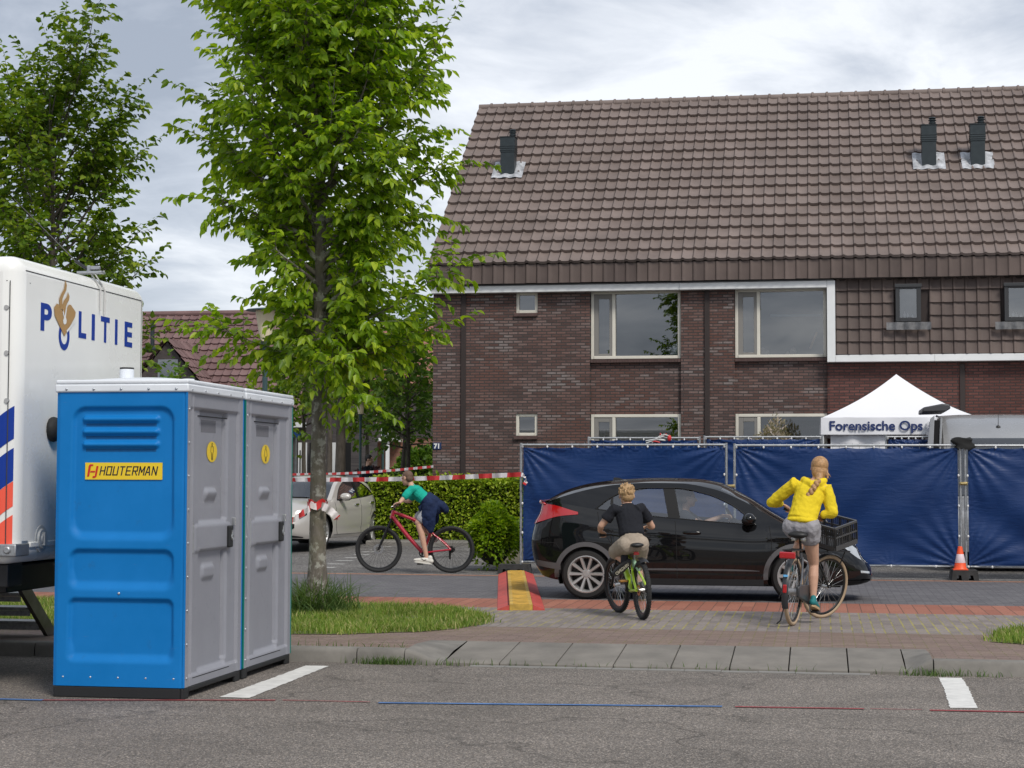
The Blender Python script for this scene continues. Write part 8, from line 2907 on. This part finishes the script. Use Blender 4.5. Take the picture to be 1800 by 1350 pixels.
# braid lying down the back, swung to the left
b0 = P(-.105, .0, -.11); bpts = [b0, b0 + Vector((-.095, .0, -.05)), b0 + Vector((-.135, .035, -.12)), b0 + Vector((-.135, .08, -.19)), b0 + Vector((-.13, .115, -.25))]
for i in range(14):
    t = i / 13 * (len(bpts) - 1.001); j = int(t); p = bpts[j].lerp(bpts[j + 1], t - j)
    o_ = Vector((0, .013 if i % 2 else -.013, .0))
    mb.ball(p + o_, (.024, .024, .028), 8, 6)
e_ = bpts[-1]
for k_ in range(5): mb.limb([e_, e_ + Vector((-.02, .012 * (k_ - 1) + .03, -.05 - .012 * k_))], [.02, .005], (0, 1, 0), 6)
rs = np.random.RandomState(5)
for (y0_, y1_, dz) in ((-.075, -.115, -.10), (-.08, -.13, -.07), (-.07, -.10, -.13), (-.072, -.12, -.06)):
    mb.limb([P(.01, y0_, .02), P(-.02, y0_ * 1.1, -.03), P(-.03, y1_, dz)], [.014, .010, .003], (1, 0, 0), 6)
organic(mb, 'hair', hair_girl, girl, .005, 2)
hood_y = cloth('hoodie_yellow', (0.74, 0.56, 0.025), .85, .06)
mb = MB()
mb.limb([hipc + Vector((.012, 0, .045)), lerp(hipc, chest, .45) + Vector((-.008, 0, 0)), chest + Vector((-.005, 0, 0)), neck + Vector((-.03, 0, -.03))], [.160, .150, .160, .085], (0, 1, 0), 18, [.88, .82, .76, .78], .2)
mb.limb([hipc + Vector((.010, 0, .035)), hipc + Vector((.012, 0, .055))], [.166, .166], (0, 1, 0), 18, .88, .2)
for sh, el, wr_, q in ((shl, ell, wl, 1), (shr, elr, wr, -1)):
    mb.limb([chest + Vector((0, q * .07, .05)), sh + Vector((0, 0, .005)), lerp(sh, el, .5), el], [.078, .073, .068, .063])
    mb.limb([el, lerp(el, wr_, .5), lerp(el, wr_, .93)], [.063, .056, .044])
# hood lying on the shoulders
mb.limb([neck + Vector((-.02, .11, .0)), neck + Vector((-.08, .065, -.03)), neck + Vector((-.12, 0, -.055)), neck + Vector((-.08, -.065, -.03)), neck + Vector((-.02, -.11, .0))], [.035, .05, .058, .05, .035], (0, 0, 1), 12)
mb.limb([neck + Vector((-.10, 0, -.06)), neck + Vector((-.125, .01, -.15))], [.07, .025], (0, 1, 0), 12, .6)
mb.limb([neck + Vector((.04, .09, .0)), neck + Vector((.075, 0, -.04)), neck + Vector((.04, -.09, .0))], [.03, .035, .03], (0, 0, 1), 10)
organic(mb, 'hoodie', hood_y, girl, .007, 4, disp=(.019, .075))
shorts_grey = cloth('shorts_grey_melange', (0.30, 0.29, 0.31), .95, .25)
mb = MB()
mb.limb([hipc + Vector((.01, 0, .05)), hipc + Vector((-.0, 0, -.035))], [.150, .166], (0, 1, 0), 18, .80, .6)
for hp_, kn, q in ((hipc + Vector((0, .08, -.02)), kl, 1), (hipc + Vector((0, -.08, -.02)), kr, -1)):
    mb.limb([hp_, lerp(hp_, kn, .27)], [.126, .112], (0, 1, 0), 14, 1.0, .9)
organic(mb, 'shorts', shorts_grey, girl, .007, 3, disp=(.012, .05))
teal_s = mat('shoe_teal', (0.01, 0.17, 0.18), .7, bmp=.3)
gum = mat('gum_sole', (0.45, 0.30, 0.16), .6)
for an_, pt in ((al, pl), (ar, prr)):
    up_ = Vector((.30, 0, .95)).normalized(); fwd_ = Vector((.95, 0, -.30)).normalized()
    heel = pt + up_ * .028 - fwd_ * .16; toe = pt + up_ * .028 + fwd_ * .07
    mb = MB(); shoe(mb, heel, toe, up_, 1.0); so_ = organic(mb, 'shoe', teal_s, girl, .006, 2)
    sole(heel, toe, up_, 1.02).build('sole', gum, so_, smooth=40)
mb = MB()
for an_ in (al, ar): mb.limb([an_ + Vector((0, 0, .01)), an_ + Vector((.012, 0, -.03))], [.038, .04])
organic(mb, 'sock', mat('sock_white', (0.7, 0.7, 0.7), .9), girl, .006, 2)

# ---------- boy in green shirt on the red bike, jacket round the waist
cyc = thing('person', 'boy in turquoise shirt with navy jacket tied round his waist on the red bike', 'person', tuple(mtb.location), hd)
gl, gr = MTF['grips']; pl, prr = MTF['pedals']
barax = (MTF['SM'].to_3x3() @ Vector((0, 1, 0))).normalized()
hipc = Vector((.30, 0, 1.07)); chest = Vector((.565, 0, 1.285)); neck = Vector((.665, 0, 1.40)); hc = Vector((.715, 0, 1.505))
shl, shr = Vector((.62, .15, 1.335)), Vector((.60, -.15, 1.335))
ell, elr = Vector((.755, .23, 1.17)), Vector((.70, -.21, 1.14))
wl, wr = gl + Vector((-.08, .0, .05)), gr + Vector((-.08, 0, .05))
kl, kr = Vector((.52, .10, .80)), Vector((.60, -.10, .84))
al = Vector((pl.x - .10, pl.y - .015, pl.z + .10)); ar = Vector((prr.x - .08, prr.y + .015, prr.z + .10))
mb = MB()
P, R_ = head(mb, hc, (1, -.55, -.15), s=1.0)
mb.limb([neck + Vector((-.04, 0, -.04)), hc + Vector((-.03, 0, -.05))], [.05, .048])
mb.limb([hipc, lerp(hipc, chest, .5), chest, neck + Vector((-.03, 0, -.03))], [.125, .115, .13, .08], (0, 1, 0), 16, [.72, .70, .70, .7])
for sh, el, wr_, g_, q in ((shl, ell, wl, gl, 1), (shr, elr, wr, gr, -1)):
    mb.limb([chest + Vector((.02, q * .08, .04)), sh, lerp(sh, el, .5), el], [.05, .05, .04, .036])
    mb.limb([el, lerp(el, wr_, .35), wr_], [.036, .036, .023])
    hand(mb, wr_, g_ - barax * q * .05, barax * -q, q, .95)
for hp_, kn, an_, q in ((hipc + Vector((0, .08, -.02)), kl, al, 1), (hipc + Vector((0, -.08, -.02)), kr, ar, -1)):
    mb.limb([hp_, lerp(hp_, kn, .5), kn], [.09, .076, .054])
    mb.limb([kn, lerp(kn, an_, .33) + Vector((-.012, 0, 0)), an_], [.05, .052, .032])
    mb.limb([an_, an_ + Vector((.03, 0, -.05))], [.034, .036])
organic(mb, 'body', skin, cyc, .0065, 4)
face(cyc, P, R_, 1.0)
mb = MB(); mb.ball(P(-.016, 0, .042), (.092, .079, .084), 20, 14, R_); mb.ball(P(-.045, 0, .0), (.058, .073, .07), 16, 10, R_); organic(mb, 'hair', hair_brown, cyc, .005, 3)
turq = cloth('shirt_turquoise', (0.012, 0.36, 0.27), .85)
mb = MB()
mb.limb([hipc + Vector((.05, 0, .06)), lerp(hipc, chest, .5), chest, neck + Vector((-.035, 0, -.035))], [.14, .14, .152, .075], (0, 1, 0), 18, [.74, .74, .74, .75])
for sh, el, q in ((shl, ell, 1), (shr, elr, -1)):
    mb.limb([chest + Vector((0, q * .07, .04)), sh, lerp(sh, el, .4), lerp(sh, el, .68)], [.075, .066, .064, .062])
organic(mb, 'shirt', turq, cyc, .007, 4, disp=(.012, .07))
navy = cloth('jacket_navy', (0.012, 0.022, 0.062), .8, .25)
mb = MB()
mb.limb([hipc + Vector((.06, 0, .06)), hipc + Vector((-.01, 0, -.0))], [.165, .175], (0, 1, 0), 18, .86)
mb.limb([hipc + Vector((-.02, 0, .03)), hipc + Vector((-.16, 0, .0)), hipc + Vector((-.2, 0, -.06))], [.16, .13, .10], (0, 1, 0), 16, [.6, .55, .6])
mb.limb([hipc + Vector((.02, .13, .0)), hipc + Vector((.05, .16, -.16)), hipc + Vector((.03, .155, -.30)), hipc + Vector((.0, .15, -.42))], [.13, .125, .10, .04], (1, 0, 0), 16, [.5, .38, .35, .35])
mb.limb([hipc + Vector((.0, -.13, .0)), hipc + Vector((.03, -.16, -.15)), hipc + Vector((-.02, -.15, -.28))], [.12, .11, .06], (1, 0, 0), 16, [.5, .38, .35])
mb.limb([hipc + Vector((.12, .05, .06)), hipc + Vector((.19, .06, -.04)), hipc + Vector((.17, .05, -.12))], [.06, .055, .045], (0, 1, 0), 12, .7)
organic(mb, 'jacket', navy, cyc, .008, 4, disp=(.028, .10))
shg = cloth('shorts_pale', (0.36, 0.37, 0.40), .9)
mb = MB()
for hp_, kn, q in ((hipc + Vector((0, .08, -.02)), kl, 1), (hipc + Vector((0, -.08, -.02)), kr, -1)):
    mb.limb([hp_, lerp(hp_, kn, .75)], [.105, .085])
organic(mb, 'shorts', shg, cyc, .007, 3)
wsh = mat('shoe_white', (0.68, 0.66, 0.6), .6)
for an_, pt in ((al, pl), (ar, prr)):
    up_ = Vector((-.12, 0, .99)).normalized(); fwd_ = Vector((.99, 0, .12)).normalized()
    heel = pt + up_ * .028 - fwd_ * .17; toe = pt + up_ * .028 + fwd_ * .09
    mb = MB(); shoe(mb, heel, toe, up_, 1.08); so_ = organic(mb, 'shoe', wsh, cyc, .006, 2)
    sole(heel, toe, up_, 1.1).build('sole', wsh, so_, smooth=40)
    mb = MB(); m_ = lerp(heel, toe, .45) + up_ * .05
    mb.tube([m_ + Vector((-.04, .045, .0)), m_ + Vector((.0, .046, -.012)), m_ + Vector((.03, .044, .012)), m_ + Vector((.05, .04, .012))], .004, 5); mb.build('shoe_mark', shoe_black, so_)

# ---------- driver of the black car
dv = thing('person', 'driver in dark top behind the wheel of the black car', 'person', tuple(civ.location), 0)
sk2 = skin
mb = MB()
hipc = Vector((2.02, -.36, .62)); chest = Vector((1.93, -.36, 1.0)); neck = Vector((1.95, -.36, 1.14)); hc = Vector((1.99, -.36, 1.265))
P, R_ = head(mb, hc, (1, .05, 0), s=.98)
mb.limb([neck + Vector((-.01, 0, -.05)), hc + Vector((-.02, 0, -.06))], [.056, .052])
mb.limb([hipc, chest, neck], [.15, .17, .08], (0, 1, 0), 16, .65)
hands_ = []
for q in (1, -1):
    sh = Vector((1.95, -.36 + q * .19, 1.06)); el = Vector((2.16, -.36 + q * .24, .93)); g_ = Vector((2.50, -.36 + q * .15, 1.02)); wr_ = g_ + Vector((-.08, 0, .02))
    mb.limb([chest + Vector((0, q * .1, .05)), sh, el], [.06, .056, .042]); mb.limb([el, lerp(el, wr_, .4), wr_], [.042, .04, .027])
    hand(mb, wr_, g_, Vector((0, -q, .4)), q, 1.0)
    mb.limb([hipc + Vector((0, q * .1, 0)), Vector((2.45, -.36 + q * .13, .68)), Vector((2.62, -.36 + q * .1, .42))], [.1, .075, .05])
organic(mb, 'body', sk2, dv, .009, 4)
face(dv, P, R_, .98)
mb = MB(); mb.ball(P(-.02, 0, .04), (.095, .083, .088), 18, 12, R_); mb.ball(P(-.05, 0, -.01), (.06, .077, .075), 14, 10, R_); organic(mb, 'hair', hair_brown, dv, .007, 2)
mb = MB(); mb.limb([hipc, chest, neck + Vector((-.01, 0, -.04))], [.17, .19, .08], (0, 1, 0), 16, .7)
for q in (1, -1): mb.limb([chest + Vector((0, q * .1, .05)), Vector((1.95, -.36 + q * .19, 1.06)), Vector((2.05, -.36 + q * .22, .99))], [.07, .068, .062])
organic(mb, 'shirt', cloth('shirt_dark', (0.03, 0.035, 0.045)), dv, .01, 3)

# ---------- two people far behind, beside the lamp and the blue car
def far_person(label, px, py, Y_, bend, jac, rz):
    p = at(px, py, Y_)
    o = thing('person', label, 'person', (p.x, Y_, .26), rz)
    h = p.z - .26
    s = h / 1.72
    mb = MB()
    V = lambda x, y, z: Vector((x, y, z)) * s
    hip = V(0, 0, .92); ch = V(.05 + .35 * bend, 0, 1.3 - .25 * bend); nk = V(.07 + .5 * bend, 0, 1.46 - .3 * bend); hd_ = V(.1 + .6 * bend, 0, 1.6 - .36 * bend)
    P, R_ = head(mb, hd_, (1, 0, -.2), s=1.05 * s)
    mb.limb([nk, hd_ + V(-.02, 0, -.06)], [.055 * s, .055 * s]); mb.limb([hip, ch, nk], [.15 * s, .17 * s, .08 * s], (0, 1, 0), 14, .65)
    arms = []
    for q in (1, -1):
        sh = ch + V(.02, q * .2, .1); el = sh + V(.1, q * .05, -.28); wr_ = el + V(.2, -q * .03, -.1)
        mb.limb([ch, sh, el], [.06 * s, .055 * s, .045 * s]); mb.limb([el, wr_], [.042 * s, .03 * s]); hand(mb, wr_, wr_ + V(.09, 0, -.03), V(0, -q, 0), q, s)
        arms.append((sh, el, wr_))
        mb.limb([hip + V(0, q * .09, 0), V(.06, q * .1, .5), V(0 + .02 * q, q * .1, .08)], [.1 * s, .07 * s, .05 * s]); mb.limb([V(-.05, q * .1, .05), V(.16, q * .1, .04)], [.05 * s, .045 * s])
    organic(mb, 'body', skin, o, .014, 3)
    mb = MB(); mb.ball(P(-.02, 0, .04), (.1 * s, .088 * s, .095 * s), 14, 10, R_); organic(mb, 'hair', hair_dark, o, .01, 2)
    mb = MB(); mb.limb([hip, ch, nk + V(0, 0, -.03)], [.18 * s, .2 * s, .09 * s], (0, 1, 0), 14, .7)
    for sh, el, wr_ in arms: mb.limb([ch, sh, el], [.08 * s, .075 * s, .065 * s]); mb.limb([el, lerp(el, wr_, .85)], [.062 * s, .05 * s])
    organic(mb, 'jacket', jac, o, .014, 3)
    mb = MB()
    for q in (1, -1): mb.limb([hip + V(0, q * .09, 0), V(.06, q * .1, .5), V(.02 * q, q * .1, .1)], [.115 * s, .085 * s, .065 * s])
    organic(mb, 'trousers', cloth('trousers_dark', (0.012, 0.013, 0.018)) if 'trousers_dark' not in MATS else MATS['trousers_dark'], o, .014, 3)
    return o


jd = cloth('jacket_dark', (0.012, 0.014, 0.02))
far_person('distant person in dark jacket standing beside the far lamp post', 642, 800, 48.0, 0, jd, rad(0))
far_person('distant person in dark clothes bending forward by the blue car', 668, 808, 48.5, .35, jd, rad(180))
